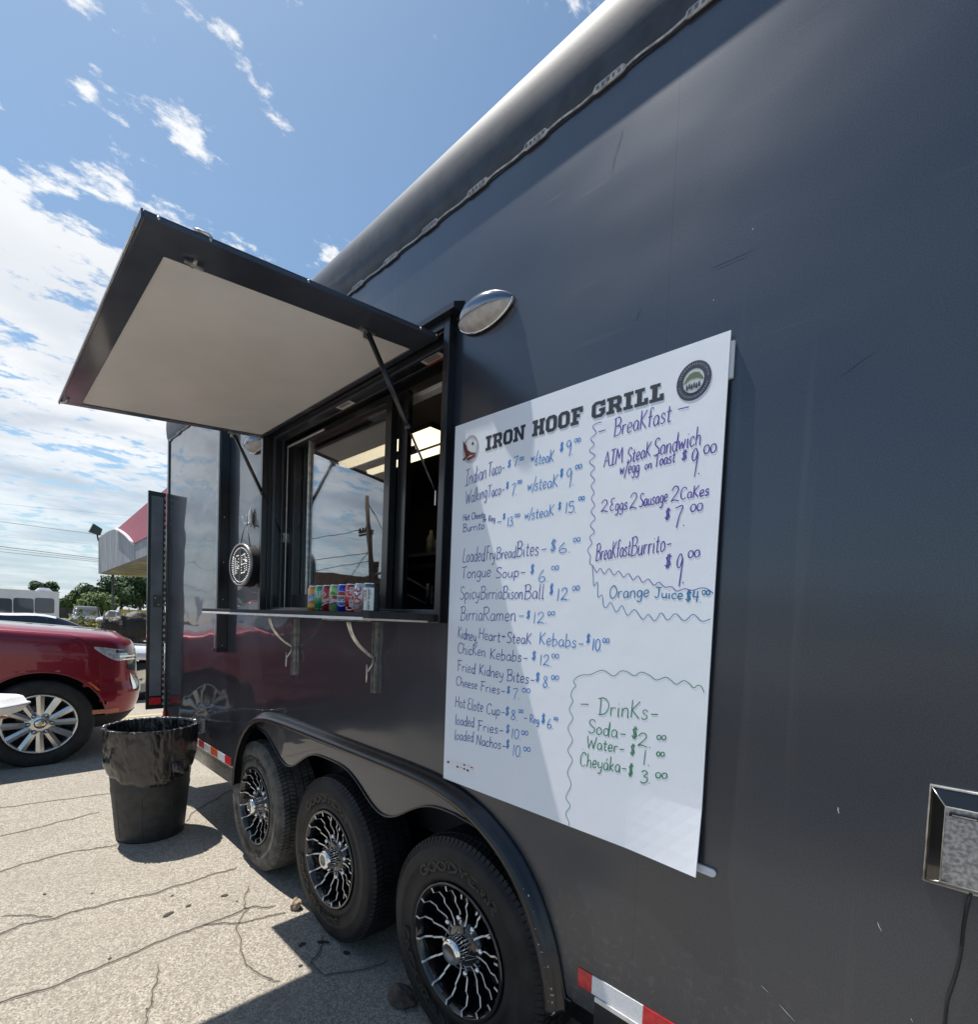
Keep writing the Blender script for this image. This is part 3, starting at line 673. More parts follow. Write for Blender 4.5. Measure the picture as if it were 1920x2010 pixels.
# ---- awning door
NW = Vector((0, -.101, -1)).normalized()*-1
AX0, AX1, AT = -2.94, -1.405, .893
mb = MB(); TH = .013
def awbox(mb, x0, x1, t0, t1, d0, d1, M):
    v = [awnp(x, t, d) for x in (x0, x1) for t in (t0, t1) for d in (d0, d1)]
    mb.add(v, [(0, 1, 3, 2), (4, 6, 7, 5), (0, 4, 5, 1), (2, 3, 7, 6), (0, 2, 6, 4), (1, 5, 7, 3)], M)
fw_ = .085
mb_s = MB(); mb_s.box(WX0+.013, WX1-.013, .0345, .0695, 2.5262, 2.5350, BLK); P_(mb_s, 'lintel_panel', hatch)
awbox(mb, AX0, AX0+.045, .02, AT, 0, TH, AWNF); awbox(mb, AX1-.13, AX1, .02, AT, 0, TH, AWNF)
awbox(mb, AX0+.045, AX1-.13, .02, .045, 0, TH, AWNF); awbox(mb, AX0+.045, AX1-.13, AT-.07, AT, 0, TH, AWNF)
awbox(mb, AX0+.001, AX1-.001, .021, AT-.001, TH, TH+.005, AWNF)
aw = P_(mb, 'hatch_door', bevel=.003)
tag(aw, 'serving hatch door propped open as an awning')
mb = MB(); awbox(mb, AX0+.0455, AX1-.1305, .0455, AT-.0705, .005, .0125, WHT); P_(mb, 'hatch_lining', aw)
mb = MB(); awbox(mb, AX0-.001, AX1+.001, AT+.0005, AT+.005, -.004, .017, AWNF); awbox(mb, AX0, AX1-.06, AT+.0051, AT+.0075, .002, .006, ALU); P_(mb, 'edge_strip', aw)
mb = MB(); mb.tube([(AX0, -.012, 2.552), (AX1+.03, -.012, 2.552)], .012, BLK, 10); P_(mb, 'hinge', aw)
mb = MB()
for x, t in ((AX1-.012, AT-.03), (AX1-.012, AT-.14), (AX1-.012, .10), (AX1-.012, .03), (AX1-.012, .5)):
    p = awnp(AX1, t, .010); mb.lathe([(.0045, 0), (.0045, .001), (.003, .0028), (0, .003)], p, (1, 0, 0), STL, 10)
P_(mb, 'hatch_screws', aw)['kind'] = 'stuff'
mb = MB(); p = awnp(AX1-.1, AT-.13, -.001); mb.box(p.x-.02, p.x+.02, p.y-.004, p.y+.004, p.z-.006, p.z, STL); mb.box(p.x-.006, p.x+.006, p.y-.022, p.y+.022, p.z-.010, p.z-.006, STL)
P_(mb, 'latch', aw)
mb = MB(); p = awnp(AX0+.03, AT-.02, 0); mb.tube([p+Vector((0, -.02, 0)), p+Vector((.03, -.02, -.016)), p+Vector((.06, -.01, -.018)), p+Vector((.07, .0, 0))], .004, STL, 6); P_(mb, 'door_latch', aw)
mb = MB(); p = awnp(AX1+.002, AT-.11, .03); mb.tube([awnp(AX1-.004, AT-.105, .020), awnp(AX1-.004, AT-.112, .023), awnp(AX1-.004, AT-.135, .023), awnp(AX1-.004, AT-.142, .016)], .005, STL, 6); P_(mb, 'hook_loop', aw)
def strut(a, b):
    a, b = Vector(a), Vector(b); mb = MB(); m_ = a.lerp(b, .56)
    mb.tube([a, m_], .0095, BLK, 12); mb.tube([m_, b], .0042, GBL, 8); mb.tube([m_-(b-a).normalized()*.012, m_+(b-a).normalized()*.004], .0115, BLK, 12)
    s_ = P_(mb, 'gas_strut', aw)
    mb = MB(); mb.box(a.x-.010, a.x+.010, a.y-.03, a.y+.02, a.z+.003, a.z+.008, STL); mb.box(a.x-.002, a.x+.002, a.y-.02, a.y+.012, a.z-.018, a.z+.003, STL)
    P_(mb, 'strut_bracket', s_); mb = MB()
    mb.box(b.x-.003, b.x+.003, b.y-.015, b.y+.018, b.z-.03, b.z+.022, STL); P_(mb, 'strut_bracket', s_)
strut(awnp(-1.515, .235, -.012), (-1.395, -.004, 1.975)); strut(awnp(-2.925, .175, -.012), (-2.884, .085, 1.985))
def sticker(corners, band):
    mb = MB(); mb.add(corners, [(0, 1, 2, 3)], STK)
    a, b, c, d = [Vector(k) for k in corners]; up = Vector((0, 0, -.0006))
    for i in range(4):
        f0, f1 = .10+i*.13, .17+i*.13
        mb.add([a.lerp(d, f0).lerp(b.lerp(c, f0), .15)+up, a.lerp(d, f0).lerp(b.lerp(c, f0), .85)+up, a.lerp(d, f1).lerp(b.lerp(c, f1), .85)+up, a.lerp(d, f1).lerp(b.lerp(c, f1), .15)+up], [(0, 1, 2, 3)], INKK)
    if band: mb.add([a.lerp(d, .68)+up, b.lerp(c, .68)+up, b.lerp(c, .88)+up, a.lerp(d, .88)+up], [(0, 1, 2, 3)], STR)
    P_(mb, 'warning_sticker', aw, fixn=False)
z_ = 2.5250
sticker([(-1.575, .030, z_), (-1.465, .030, z_), (-1.465, .080, z_), (-1.575, .080, z_)], True)
sticker([(-2.22, .034, z_), (-2.10, .034, z_), (-2.10, .068, z_), (-2.22, .068, z_)], False)

# ---- shelf and its folding brackets
mb = MB(); mb.box(-2.985, -1.39, -.3035, -.036, 1.5265, 1.5363, TRIM); mb.box(-2.985, -1.39, -.302, -.036, 1.5366, 1.552, BLKM)
shelf = P_(mb, 'counter_shelf', bevel=.0015)
mb = MB(); mb.box(-1.389, -1.355, -.302, -.036, 1.533, 1.556, BLKM); P_(mb, 'shelf_end_cap', shelf)
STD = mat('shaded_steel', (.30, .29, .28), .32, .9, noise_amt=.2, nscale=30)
def bracket(x):
    mb = MB()
    mb.box(x-.013, x-.0105, -.016, -.001, 1.225, 1.52, STL); mb.box(x+.0105, x+.013, -.016, -.001, 1.225, 1.52, STL); mb.box(x-.0105, x+.0105, -.004, -.001, 1.225, 1.52, STD)
    mb.box(x-.014, x+.014, -.24, -.041, 1.520, 1.5305, STL)
    arm = cat([Vector(p) for p in ((x, -.135, 1.516), (x, -.118, 1.47), (x, -.085, 1.425), (x, -.035, 1.385), (x, -.018, 1.375))], 5)
    for dx in (-.008, .008): mb.tube([p+Vector((dx, 0, 0)) for p in arm], .0055, STL, 8)
    mb.tube([(x+.014, -.018, 1.375), (x+.016, -.03, 1.345), (x+.016, -.05, 1.318)], [.006, .005, .004], STL, 8)
    mb.tube([(x, -.045, 1.27), (x, -.045, 1.345)], .004, STL, 6)
    P_(mb, 'folding_bracket', shelf)
bracket(-2.512); bracket(-1.760)

# ---- vertical channel (awning arm) left of the hatch
mb = MB(); mb.box(-3.56, -3.505, -.058, -.001, 1.30, 2.93, BLK); mb.box(-3.562, -3.555, -.0605, -.0585, 1.30, 2.93, STL)  # bright steel strip stands in for light on the front face
mb.box(-3.548, -3.517, -.062, -.0585, 1.30, 2.93, AWNF)
ch = P_(mb, 'wall_channel', bevel=.002)
mb = MB()
for z in (1.32, 1.62, 1.86, 2.15): mb.lathe([(.004, 0), (.004, .002), (0, .003)], (-3.5045, -.03, z), (1, 0, 0), STL, 8)
mb.box(-3.575, -3.50, -.064, -.012, 1.275, 1.2995, GBL); mb.box(-3.60, -3.575, -.06, -.045, 1.288, 1.294, STL)
P_(mb, 'channel_bolts', ch)['kind'] = 'stuff'

# ---- rear door edge that stands open at the far corner
mb = MB(); mb.box(-5.012, -4.988, -.140, -.012, .685, 2.53, BLK)
rd = P_(mb, 'rear_door', bevel=.003)
DG = mat('door_inner_grey', (.17, .185, .21), .4, .4, noise_amt=.15, nscale=6)
mb = MB(); mb.box(-4.9879, -4.983, -.118, -.034, .80, 2.49, DG); P_(mb, 'door_panel', rd)
mb = MB(); mb.box(-4.9879, -4.983, -.118, -.034, .725, .785, RED); P_(mb, 'door_reflector', rd)
mb = MB(); mb.box(-4.9829, -4.972, -.100, -.045, 1.56, 1.66, GBL)
for z in (1.58, 1.635): mb.lathe([(.006, 0), (.006, .003), (0, .005)], (-4.972, -.085 if z > 1.6 else -.06, z), (1, 0, 0), STL, 8)
P_(mb, 'door_latch_plate', rd)
mb = MB()
for k in range(34): z = .72+k*.053; mb.box(-4.985, -4.972, -.024, -.013, z, z+.026 if k % 2 else z+.02, SIL)
P_(mb, 'door_hinge', rd)

# ---- porch lights
def porch(cx, cz):
    mb = MB(); vs = []; n, m_ = 40, 16; R, H, D = .124, .051, .062
    LEN = mat('light_lens', (.52, .50, .50), .35, noise_amt=.12, nscale=40, bump=.0006, bscale=60)
    def pt(a, e, k=1):
        # a along the length (-1..1); e from top (pi) to bottom (0) round the half section
        w = (1-abs(a)**2.2)**.75*k
        return (cx+a*R, -.004-D*w*sin(e), cz+.012-H*w*cos(e))
    hood = []; lens = []
    for i in range(n+1):
        a = -1+2*i/n
        for j in range(m_+1):
            e = pi*.40+pi*.60*j/m_; hood.append(pt(a, e, 1.04))
        for j in range(m_+1):
            e = pi*.46*j/m_; lens.append(pt(a, e, .97))
    f = [(i*(m_+1)+j, i*(m_+1)+j+1, (i+1)*(m_+1)+j+1, (i+1)*(m_+1)+j) for i in range(n) for j in range(m_)]
    mb.add(hood, f, mat('dark_chrome', (.22, .235, .27), .12, 1), True); o = P_(mb, 'porch_light')
    mb = MB(); mb.add(lens, f, LEN, True); P_(mb, 'light_lens', o)
    mb = MB(); mb.tube([(cx+(-1+2*i/20)*R*.99, -.004-D*(1-abs(-1+2*i/20)**2.2)**.75*sin(.35*pi)*0-.006, cz+.012-H*(1-abs(-1+2*i/20)**2.2)**.75) for i in range(21)], .004, CHR, 6); P_(mb, 'light_rim', o)
porch(-1.19, 2.525); porch(-3.06, 2.515)

# ---- inlet box at the right edge of the picture
mb = MB(); bx0, bx1, bz0, bz1 = -.030, .29, 1.112, 1.281
o_, i_ = [(bx0, bz0), (bx1, bz0), (bx1, bz1), (bx0, bz1)], [(bx0+.021, bz0+.012), (bx1-.021, bz0+.012), (bx1-.021, bz1-.028), (bx0+.021, bz1-.028)]
SLV = mat('embossed_aluminium', (.36, .37, .40), .32, .9, noise_amt=.35, nscale=160, bump=.001, bscale=260)
for k in range(4):
    a, b = o_[k], o_[(k+1) % 4]; c, d = i_[(k+1) % 4], i_[k]
    mb.add([(a[0], -.003, a[1]), (b[0], -.003, b[1]), (c[0], -.022, c[1]), (d[0], -.022, d[1])], [(0, 1, 2, 3)], GBL)
ib = P_(mb, 'inlet_box', fixn=False)
mb = MB()
for ring in (o_, ):
    mb.tube([(p[0], -.004, p[1]) for p in ring]+[(ring[0][0], -.004, ring[0][1])], .0028, STL, 6)
mb.tube([(p[0], -.0225, p[1]) for p in i_]+[(i_[0][0], -.0225, i_[0][1])], .0016, STL, 6)
for k in range(4): mb.tube([(o_[k][0], -.004, o_[k][1]), (i_[k][0], -.0225, i_[k][1])], .0010, STL, 5)
P_(mb, 'inlet_edge', ib)
mb = MB(); mb.box(bx0+.0215, bx1-.0215, -.020, -.0155, bz0+.0125, bz1-.0285, SLV); P_(mb, 'inlet_lid', ib)
mb = MB(); mb.box(bx0+.026, bx0+.1, -.024, -.0205, bz1-.042, bz1-.036, GBL); mb.box(bx0+.030, bx0+.06, -.0255, -.0242, bz1-.0405, bz1-.0385, STL); P_(mb, 'inlet_hinge', ib)
cordp = cat([Vector(p) for p in ((.030, -.021, 1.118), (.027, -.020, 1.09), (.025, -.007, 1.05), (.024, -.006, 1.0), (.019, -.006, .955), (.013, -.006, .915), (.012, -.006, .875), (.010, -.007, .80), (.014, -.006, .7), (.02, -.01, .55), (.03, -.02, .35), (.06, -.05, .02), (.2, .2, .008), (.5, .6, .008))], 6)
mb = MB(); mb.tube(cordp, .0024, BLKM, 8); tag(mb.build('power_cord'), 'thin black cord hanging down the charcoal wall from the small inlet box', 'cord')

# wall scratches and dust specks
SCR = mat('scratch_mark', (.55, .55, .56), .6)
for (u0, v0, u1, v1, w) in ((1722, 1808, 1731, 1828, .0016), (1645, 1583, 1647, 1597, .0020), (1494, 1932, 1510, 1948, .0012), (1530, 1970, 1562, 2005, .0016), (1478, 450, 1479, 452, .004), (1401, 589, 1402, 591, .0035), (1788, 1996, 1792, 2005, .001), (1425, 1906, 1427, 1908, .002)):
    a = onwall(u0, v0); b = onwall(u1, v1); mb = MB(); n = 5
    mb.ribbon([Vector((a[0]+(b[0]-a[0])*i/n+.0006*sin(i*2), -.0012, a[1]+(b[1]-a[1])*i/n)) for i in range(n+1)], [w*.2, w*.8, w, w*.8, w*.6, w*.1], (0, -1, 0), SCR); P_(mb, 'scratch', fixn=False)
SC2 = mat('dark_scuff', (.03, .035, .045), .4, .5)
for (u0, v0, u1, v1, w) in ((1222, 250, 1198, 345, .0022), (1392, 530, 1490, 487, .0022), (1246, 630, 1262, 603, .0016), (1366, 382, 1382, 362, .0015), (1650, 740, 1720, 690, .0014)):
    a = onwall(u0, v0); b = onwall(u1, v1); mb = MB(); n = 6
    mb.ribbon([Vector((a[0]+(b[0]-a[0])*i/n+.002*sin(i*1.3), -.0008, a[1]+(b[1]-a[1])*i/n)) for i in range(n+1)], [w*.1, w*.7, w, w*.5, w*.8, w*.4, w*.05], (0, -1, 0), SC2); P_(mb, 'scuff', fixn=False)

# ------------------------------------------------------------------ MENU BOARD
MB_ = thing('menu_board', (-.87, -.02, 1.0), 'tall white corrugated plastic menu board with handwritten food prices stuck on the trailer wall', 'menu board')
def board_mat():
    M = bpy.data.materials.new('corrugated_plastic'); M.use_nodes = True; t = M.node_tree; b = t.nodes['Principled BSDF']
    g = t.nodes.new('ShaderNodeNewGeometry'); w = t.nodes.new('ShaderNodeTexWave'); w.bands_direction = 'X'; w.inputs['Scale'].default_value = 62; w.inputs['Distortion'].default_value = .0
    t.links.new(g.outputs['Position'], w.inputs['Vector'])
    n = t.nodes.new('ShaderNodeTexNoise'); n.inputs['Scale'].default_value = 2.2; n.inputs['Detail'].default_value = 5; t.links.new(g.outputs['Position'], n.inputs['Vector'])
    c = mixc(t, n.outputs[0], (.80, .85, .94), (.87, .90, .96)); c = mixc(t, mth(t, 'MULTIPLY', w.outputs[0], .03), c, (.62, .66, .74))
    t.links.new(c, b.inputs['Base Color']); b.inputs['Roughness'].default_value = .42; b.inputs['Specular IOR Level'].default_value = .6
    h = mth(t, 'ADD', mth(t, 'MULTIPLY', w.outputs[0], .02), n.outputs[0])
    bp = t.nodes.new('ShaderNodeBump'); bp.inputs['Distance'].default_value = .004; t.links.new(h, bp.inputs['Height']); t.links.new(bp.outputs[0], b.inputs['Normal'])
    return M
BRD = board_mat(); BY = -.0135
bc = [at(1, BY, *p) for p in ((870.2, 1526.8), (1370.1, 1718.1), (1435.2, 647.9), (894.2, 837.5))]
mb = MB(); nx, nz = 24, 32; vs = []
def bpt(i, j):
    a, b = i/nx, j/nz; p = bc[0].lerp(bc[1], a).lerp(bc[3].lerp(bc[2], a), b)
    # a soft bow of the sheet and a creased lower right corner
    d = -.0035*sin(pi*b)*(.3+.7*a)
    k = max(0, (a-.80)/.20)*max(0, (.13-b)/.13); d -= .014*k
    return (p.x, p.y+d, p.z)
fr = [bpt(i, j) for j in range(nz+1) for i in range(nx+1)]
fs = [(j*(nx+1)+i, j*(nx+1)+i+1, (j+1)*(nx+1)+i+1, (j+1)*(nx+1)+i) for j in range(nz) for i in range(nx)]
bk = [(x, y+.004, z) for x, y, z in fr]; nn = len(fr)
mb.add(fr+bk, fs+[tuple(nn+k for k in reversed(f)) for f in fs], BRD)
edge = [i for i in range(nx+1)]+[(j)*(nx+1)+nx for j in range(1, nz+1)]+[nz*(nx+1)+i for i in range(nx-1, -1, -1)]+[j*(nx+1) for j in range(nz-1, 0, -1)]
mb.add(fr+bk, [(edge[k], edge[(k+1) % len(edge)], nn+edge[(k+1) % len(edge)], nn+edge[k]) for k in range(len(edge))], mat('board_edge', (.62, .65, .70), .6))
mb.build('board_sheet', MB_)
TAB = mat('clear_strip_tab', (.66, .69, .74), .35)
a = at(1, -.004, 1434, 672); c = at(1, -.004, 1441, 742); mb = MB(); mb.box(a.x-.02, a.x+.011, -.0095, -.0005, c.z, a.z, TAB); mb.build('mounting_tab', MB_, bevel=.002)
a = at(1, -.004, 1380, 1706); mb = MB()
mb.prism([(a.x-.01+.030+.009*cos(t), a.z+.009*sin(t)) for t in [-pi/2+pi*i/8 for i in range(9)]]+[(a.x-.03, a.z+.011), (a.x-.03, a.z-.007)], 1, -.007, -.0005, TAB); mb.build('mounting_tab', MB_, bevel=.001)
YI = BY-.0046
def binv(u, v):
    # picture point -> (point on the sheet), following the bow of the sheet
    p = at(1, BY, u, v); W_ = (bc[1]-bc[0]).x; a = min(1, max(0, (p.x-bc[0].x)/W_)); b = min(1, max(0, (p.z-bc[0].z)/(bc[3].z-bc[0].z)))
    return p
def onsheet(p):
    a = (p.x-bc[0].x)/(bc[1].x-bc[0].x); b = (p.z-bc[0].z)/(bc[3].z-bc[0].z); a = min(1, max(0, a)); b = min(1, max(0, b))
    d = -.0035*sin(pi*b)*(.3+.7*a); k = max(0, (a-.80)/.20)*max(0, (.13-b)/.13); d -= .014*k
    return Vector((p.x, BY+d-.0005, p.z))
INK = {'n': mat('ink_navy', (.030, .065, .34), .5), 'b': mat('ink_blue', (.03, .22, .60), .5), 'p': mat('ink_purple', (.10, .06, .38), .5), 'g': mat('ink_green', (.03, .22, .10), .5), 't': mat('ink_teal', (.025, .20, .42), .5)}
Z7 = lambda x, y: (870+x*.31450, 640+y*.31447)
Z8 = lambda x, y: (860+x*.31983, 1200+y*.31990)
def hand(mb, txt, Z, x0, y0, x1, y1, h, col, w=.0032):
    A = binv(*Z(x0, y0)); B = binv(*Z(x1, y1)); T = binv(*Z(x0, y0-h)); hh = T.z-A.z
    st, Wd = layout(txt); rr = random.Random(sum(map(ord, txt))+int(x0))
    for s_ in st:
        j = rr.uniform(-.015, .015); pts = []
        for gx, gy in s_:
            p = A.lerp(B, gx/Wd); p = Vector((p.x+gy*hh*.05, p.y, p.z+(gy+j)*hh)); pts.append(onsheet(p))
        n = len(pts)
        if n < 2: continue
        ww = [w*(.85+.3*noise.noise(q*60)) for q in pts]
        mb.ribbon(pts, ww, (0, -1, 0), INK[col])
ROWS = [
 (Z7, [("Indian", 138, 1000, 270, 948, 95, 'n'), ("Taco-", 280, 942, 385, 912, 85, 'n'), ("$", 402, 885, 426, 878, 45, 'b'), ("7.", 438, 878, 482, 862, 55, 'b'), ("00", 480, 842, 505, 836, 22, 'b'), ("w/", 548, 848, 592, 835, 58, 'b'), ("steaK", 575, 868, 692, 845, 72, 'b'), ("$", 728, 785, 752, 780, 56, 'b'), ("9.", 765, 806, 815, 800, 88, 'b'), ("00", 820, 728, 858, 722, 24, 'b')]),
 (Z7, [("Walking", 140, 1115, 275, 1068, 82, 'n'), ("Taco-", 278, 1072, 385, 1045, 72, 'n'), ("$", 392, 1018, 412, 1012, 42, 'b'), ("7.", 425, 1062, 462, 1052, 70, 'b'), ("00", 465, 985, 492, 980, 20, 'b'), ("w/", 528, 1030, 578, 1012, 72, 'b'), ("steaK", 572, 1026, 718, 1002, 78, 'b'), ("$", 728, 945, 752, 940, 50, 'b'), ("9.", 765, 1000, 820, 992, 105, 'b'), ("00", 826, 895, 868, 888, 26, 'b')]),
 (Z7, [("Hot Cheeto", 125, 1216, 265, 1196, 40, 'n'), ("Burrito", 125, 1286, 258, 1266, 48, 'n'), ("or Reg", 250, 1222, 326, 1218, 34, 'n'), ("-", 334, 1238, 368, 1232, 40, 'b'), ("$", 372, 1208, 392, 1204, 36, 'b'), ("13.", 400, 1252, 444, 1244, 56, 'b'), ("00", 448, 1195, 480, 1190, 20, 'b'), ("w/", 510, 1205, 556, 1192, 58, 'b'), ("steaK", 553, 1207, 695, 1180, 68, 'b'), ("$", 718, 1148, 740, 1144, 46, 'b'), ("15.", 760, 1170, 835, 1162, 66, 'b'), ("00", 846, 1090, 885, 1084, 22, 'b')]),
 (Z7, [("Loaded", 122, 1476, 262, 1464, 88, 'n'), ("Fry", 270, 1462, 326, 1458, 84, 'n'), ("Bread", 334, 1456, 456, 1444, 72, 'n'), ("Bites", 460, 1440, 598, 1428, 92, 'n'), ("-", 608, 1420, 650, 1414, 70, 'b'), ("$", 668, 1412, 710, 1406, 78, 'b'), ("6.", 722, 1420, 800, 1412, 62, 'b'), ("00", 814, 1350, 858, 1344, 26, 'b')]),
 (Z7, [("Tongue", 115, 1578, 300, 1562, 72, 'n'), ("Soup-", 330, 1574, 518, 1560, 66, 'n'), ("$", 545, 1548, 572, 1544, 60, 'b'), ("6.", 596, 1600, 660, 1592, 76, 'b'), ("00", 678, 1525, 724, 1520, 26, 'b')]),
 (Z7, [("Spicy", 106, 1706, 230, 1700, 78, 'n'), ("Birria", 235, 1706, 370, 1702, 80, 'n'), ("Bison", 374, 1704, 500, 1702, 80, 'n'), ("Ball", 508, 1704, 632, 1700, 88, 'n'), ("$", 664, 1676, 692, 1672, 68, 'b'), ("12.", 708, 1716, 798, 1710, 76, 'b'), ("00", 808, 1652, 854, 1648, 28, 'b')]),
 (Z7, [("Birria", 110, 1836, 248, 1836, 85, 'n'), ("Ramen", 250, 1840, 456, 1840, 84, 'n'), ("-", 468, 1826, 510, 1826, 55, 'b'), ("$", 520, 1826, 548, 1824, 50, 'b'), ("12.", 560, 1856, 652, 1854, 70, 'b'), ("00", 655, 1806, 700, 1804, 24, 'b')]),
 (Z8, [("Kidney,", 123, 158, 246, 190, 68, 'n'), ("Heart", 252, 166, 385, 188, 66, 'n'), ("+", 388, 178, 418, 180, 60, 'n'), ("SteaK", 424, 192, 576, 200, 66, 'n'), ("Kebabs-", 622, 200, 898, 226, 76, 'b'), ("$", 910, 192, 938, 194, 56, 'b'), ("10.", 945, 238, 1010, 242, 72, 'b'), ("00", 1014, 190, 1054, 194, 28, 'b')]),
 (Z8, [("ChicKen", 122, 255, 292, 276, 64, 'n'), ("Kebabs-", 320, 290, 554, 312, 66, 'n'), ("$", 576, 296, 606, 300, 56, 'b'), ("12.", 622, 330, 700, 336, 66, 'b'), ("00", 700, 284, 744, 288, 26, 'b')]),
 (Z8, [("Fried", 120, 362, 230, 382, 64, 'n'), ("Kidney", 254, 384, 402, 412, 66, 'n'), ("Bites-", 424, 424, 596, 446, 70, 'n'), ("$", 598, 426, 628, 430, 56, 'b'), ("8.", 643, 464, 690, 468, 70, 'b'), ("00", 696, 416, 744, 420, 26, 'b')]),
 (Z8, [("Cheese", 112, 452, 242, 478, 56, 'n'), ("Fries-", 262, 486, 414, 512, 58, 'n'), ("$", 422, 500, 446, 504, 46, 'b'), ("7.", 458, 534, 502, 538, 64, 'b'), ("00", 518, 494, 568, 500, 26, 'b')]),
 (Z8, [("Hot", 106, 584, 168, 594, 66, 'n'), ("Elote", 180, 600, 278, 616, 70, 'n'), ("Cup-", 298, 628, 412, 642, 64, 'n'), ("$", 412, 636, 440, 640, 56, 'b'), ("8.", 447, 664, 492, 668, 60, 'b'), ("00", 496, 620, 524, 624, 22, 'b'), ("-", 524, 668, 552, 670, 44, 'b'), ("Reg", 564, 680, 622, 690, 48, 'b'), ("$", 634, 682, 660, 686, 60, 'b'), ("6.", 670, 714, 710, 720, 60, 'b'), ("00", 712, 664, 738, 668, 18, 'b')]),
 (Z8, [("loaded", 106, 690, 222, 710, 62, 'n'), ("Fries-", 244, 730, 404, 754, 62, 'n'), ("$", 416, 744, 442, 748, 54, 'b'), ("10.", 448, 778, 510, 784, 62, 'b'), ("00", 512, 754, 554, 760, 26, 'b')]),
 (Z8, [("loaded", 102, 784, 218, 800, 64, 'n'), ("Nachos-", 236, 816, 416, 848, 62, 'n'), ("$", 416, 836, 440, 840, 54, 'b'), ("10.", 455, 886, 518, 892, 70, 'b'), ("00", 525, 854, 568, 860, 26, 'b')]),
 (Z7, [("-", 960, 678, 1022, 660, 40, 'p'), ("BreaKfast", 1066, 690, 1424, 596, 110, 'p'), ("-", 1452, 546, 1545, 526, 70, 'p')]),
 (Z7, [("AIM", 1004, 884, 1122, 852, 92, 'p'), ("SteaK", 1148, 862, 1298, 812, 92, 'p'), ("Sandwich", 1314, 818, 1610, 738, 108, 'p')]),
 (Z7, [("w/egg", 1104, 930, 1226, 912, 84, 'p'), ("on", 1260, 896, 1304, 886, 56, 'p'), ("Toast", 1320, 884, 1450, 850, 78, 'p'), ("$", 1488, 842, 1528, 834, 62, 'p'), ("9.", 1540, 936, 1606, 924, 160, 'p'), ("00", 1626, 802, 1706, 788, 54, 'p')]),
 (Z7, [("2", 984, 1166, 1030, 1160, 74, 'p'), ("Eggs", 1042, 1158, 1152, 1142, 78, 'p'), ("2", 1162, 1148, 1212, 1140, 98, 'p'), ("Sausage", 1226, 1132, 1402, 1096, 82, 'p'), ("2", 1420, 1104, 1474, 1094, 94, 'p'), ("CaKes", 1482, 1086, 1662, 1056, 72, 'p')]),
 (Z7, [("$", 1384, 1212, 1422, 1206, 70, 'p'), ("7.", 1440, 1256, 1514, 1244, 122, 'p'), ("00", 1544, 1162, 1622, 1150, 46, 'p')]),
 (Z7, [("BreaKfast", 955, 1466, 1172, 1432, 104, 'p'), ("Burrito-", 1174, 1438, 1428, 1400, 118, 'p')]),
 (Z7, [("$", 1384, 1512, 1430, 1506, 84, 'p'), ("9.", 1446, 1612, 1510, 1602, 184, 'p'), ("00", 1530, 1448, 1604, 1440, 44, 'p')]),
 (Z7, [("Orange", 1040, 1698, 1288, 1690, 76, 't'), ("Juice", 1322, 1692, 1500, 1706, 62, 't'), ("$4.", 1514, 1716, 1616, 1726, 68, 't'), ("00", 1618, 1676, 1668, 1680, 28, 't')]),
 (Z8, [("-", 866, 588, 932, 592, 70, 'g'), ("DrinKs-", 984, 630, 1356, 668, 104, 'g')]),
 (Z8, [("Soda-", 922, 740, 1156, 784, 84, 'g'), ("$", 1188, 774, 1230, 780, 72, 'g'), ("2.", 1224, 824, 1312, 834, 84, 'g'), ("00", 1344, 784, 1402, 788, 28, 'g')]),
 (Z8, [("Water-", 914, 834, 1146, 872, 74, 'g'), ("$", 1178, 878, 1212, 882, 70, 'g'), ("1.", 1252, 940, 1304, 944, 94, 'g'), ("00", 1342, 886, 1392, 890, 28, 'g')]),
 (Z8, [("Cheyáka-", 872, 944, 1160, 994, 84, 'g'), ("$", 1166, 1006, 1200, 1010, 78, 'g'), ("3.", 1240, 1048, 1308, 1054, 76, 'g'), ("00", 1335, 1018, 1408, 1024, 34, 'g'), (".", 882, 842, 900, 846, 40, 'g')]),
]
for Z, row in ROWS:
    for it in row:
        mb = MB(); hand(mb, it[0], Z, *it[1:6], it[6])
        if mb.v: mb.build('handwritten_word', MB_, fixn=False)
def squig(Z, pts, col, w=.0019, sm=6):
    q = cat([Vector((*Z(*p), 0)) for p in pts], sm); mb = MB()
    mb.ribbon([onsheet(binv(p.x, p.y)) for p in q], w, (0, -1, 0), INK[col]); mb.build('wavy_border', MB_, fixn=False)
sq = [(990, 602), (965, 606), (935, 630), (958, 668), (922, 705), (945, 740), (915, 780), (950, 810), (915, 850), (948, 885), (922, 925), (948, 962), (926, 1000), (945, 1040), (928, 1078), (948, 1120), (926, 1160), (952, 1200), (922, 1245), (948, 1285), (918, 1320), (932, 1355), (905, 1400), (922, 1435), (918, 1480), (940, 1500),
      (962, 1538), (985, 1512), (1010, 1548), (1040, 1515), (1070, 1555), (1100, 1530), (1130, 1568), (1160, 1545), (1190, 1585), (1220, 1560), (1250, 1600), (1285, 1580), (1320, 1618), (1350, 1600), (1390, 1630), (1430, 1628), (1465, 1655), (1510, 1640), (1560, 1650), (1610, 1636), (1650, 1640), (1690, 1668)]
squig(Z7, sq, 'p')
squig(Z7, [(935, 1500), (940, 1560), (945, 1622), (968, 1600), (970, 1690), (996, 1680), (1005, 1745), (1025, 1755), (1050, 1725), (1085, 1785), (1120, 1745), (1155, 1805), (1200, 1770), (1250, 1830), (1285, 1800), (1325, 1840), (1365, 1790), (1405, 1835), (1455, 1795), (1510, 1840), (1565, 1800), (1620, 1842), (1672, 1828)], 't')
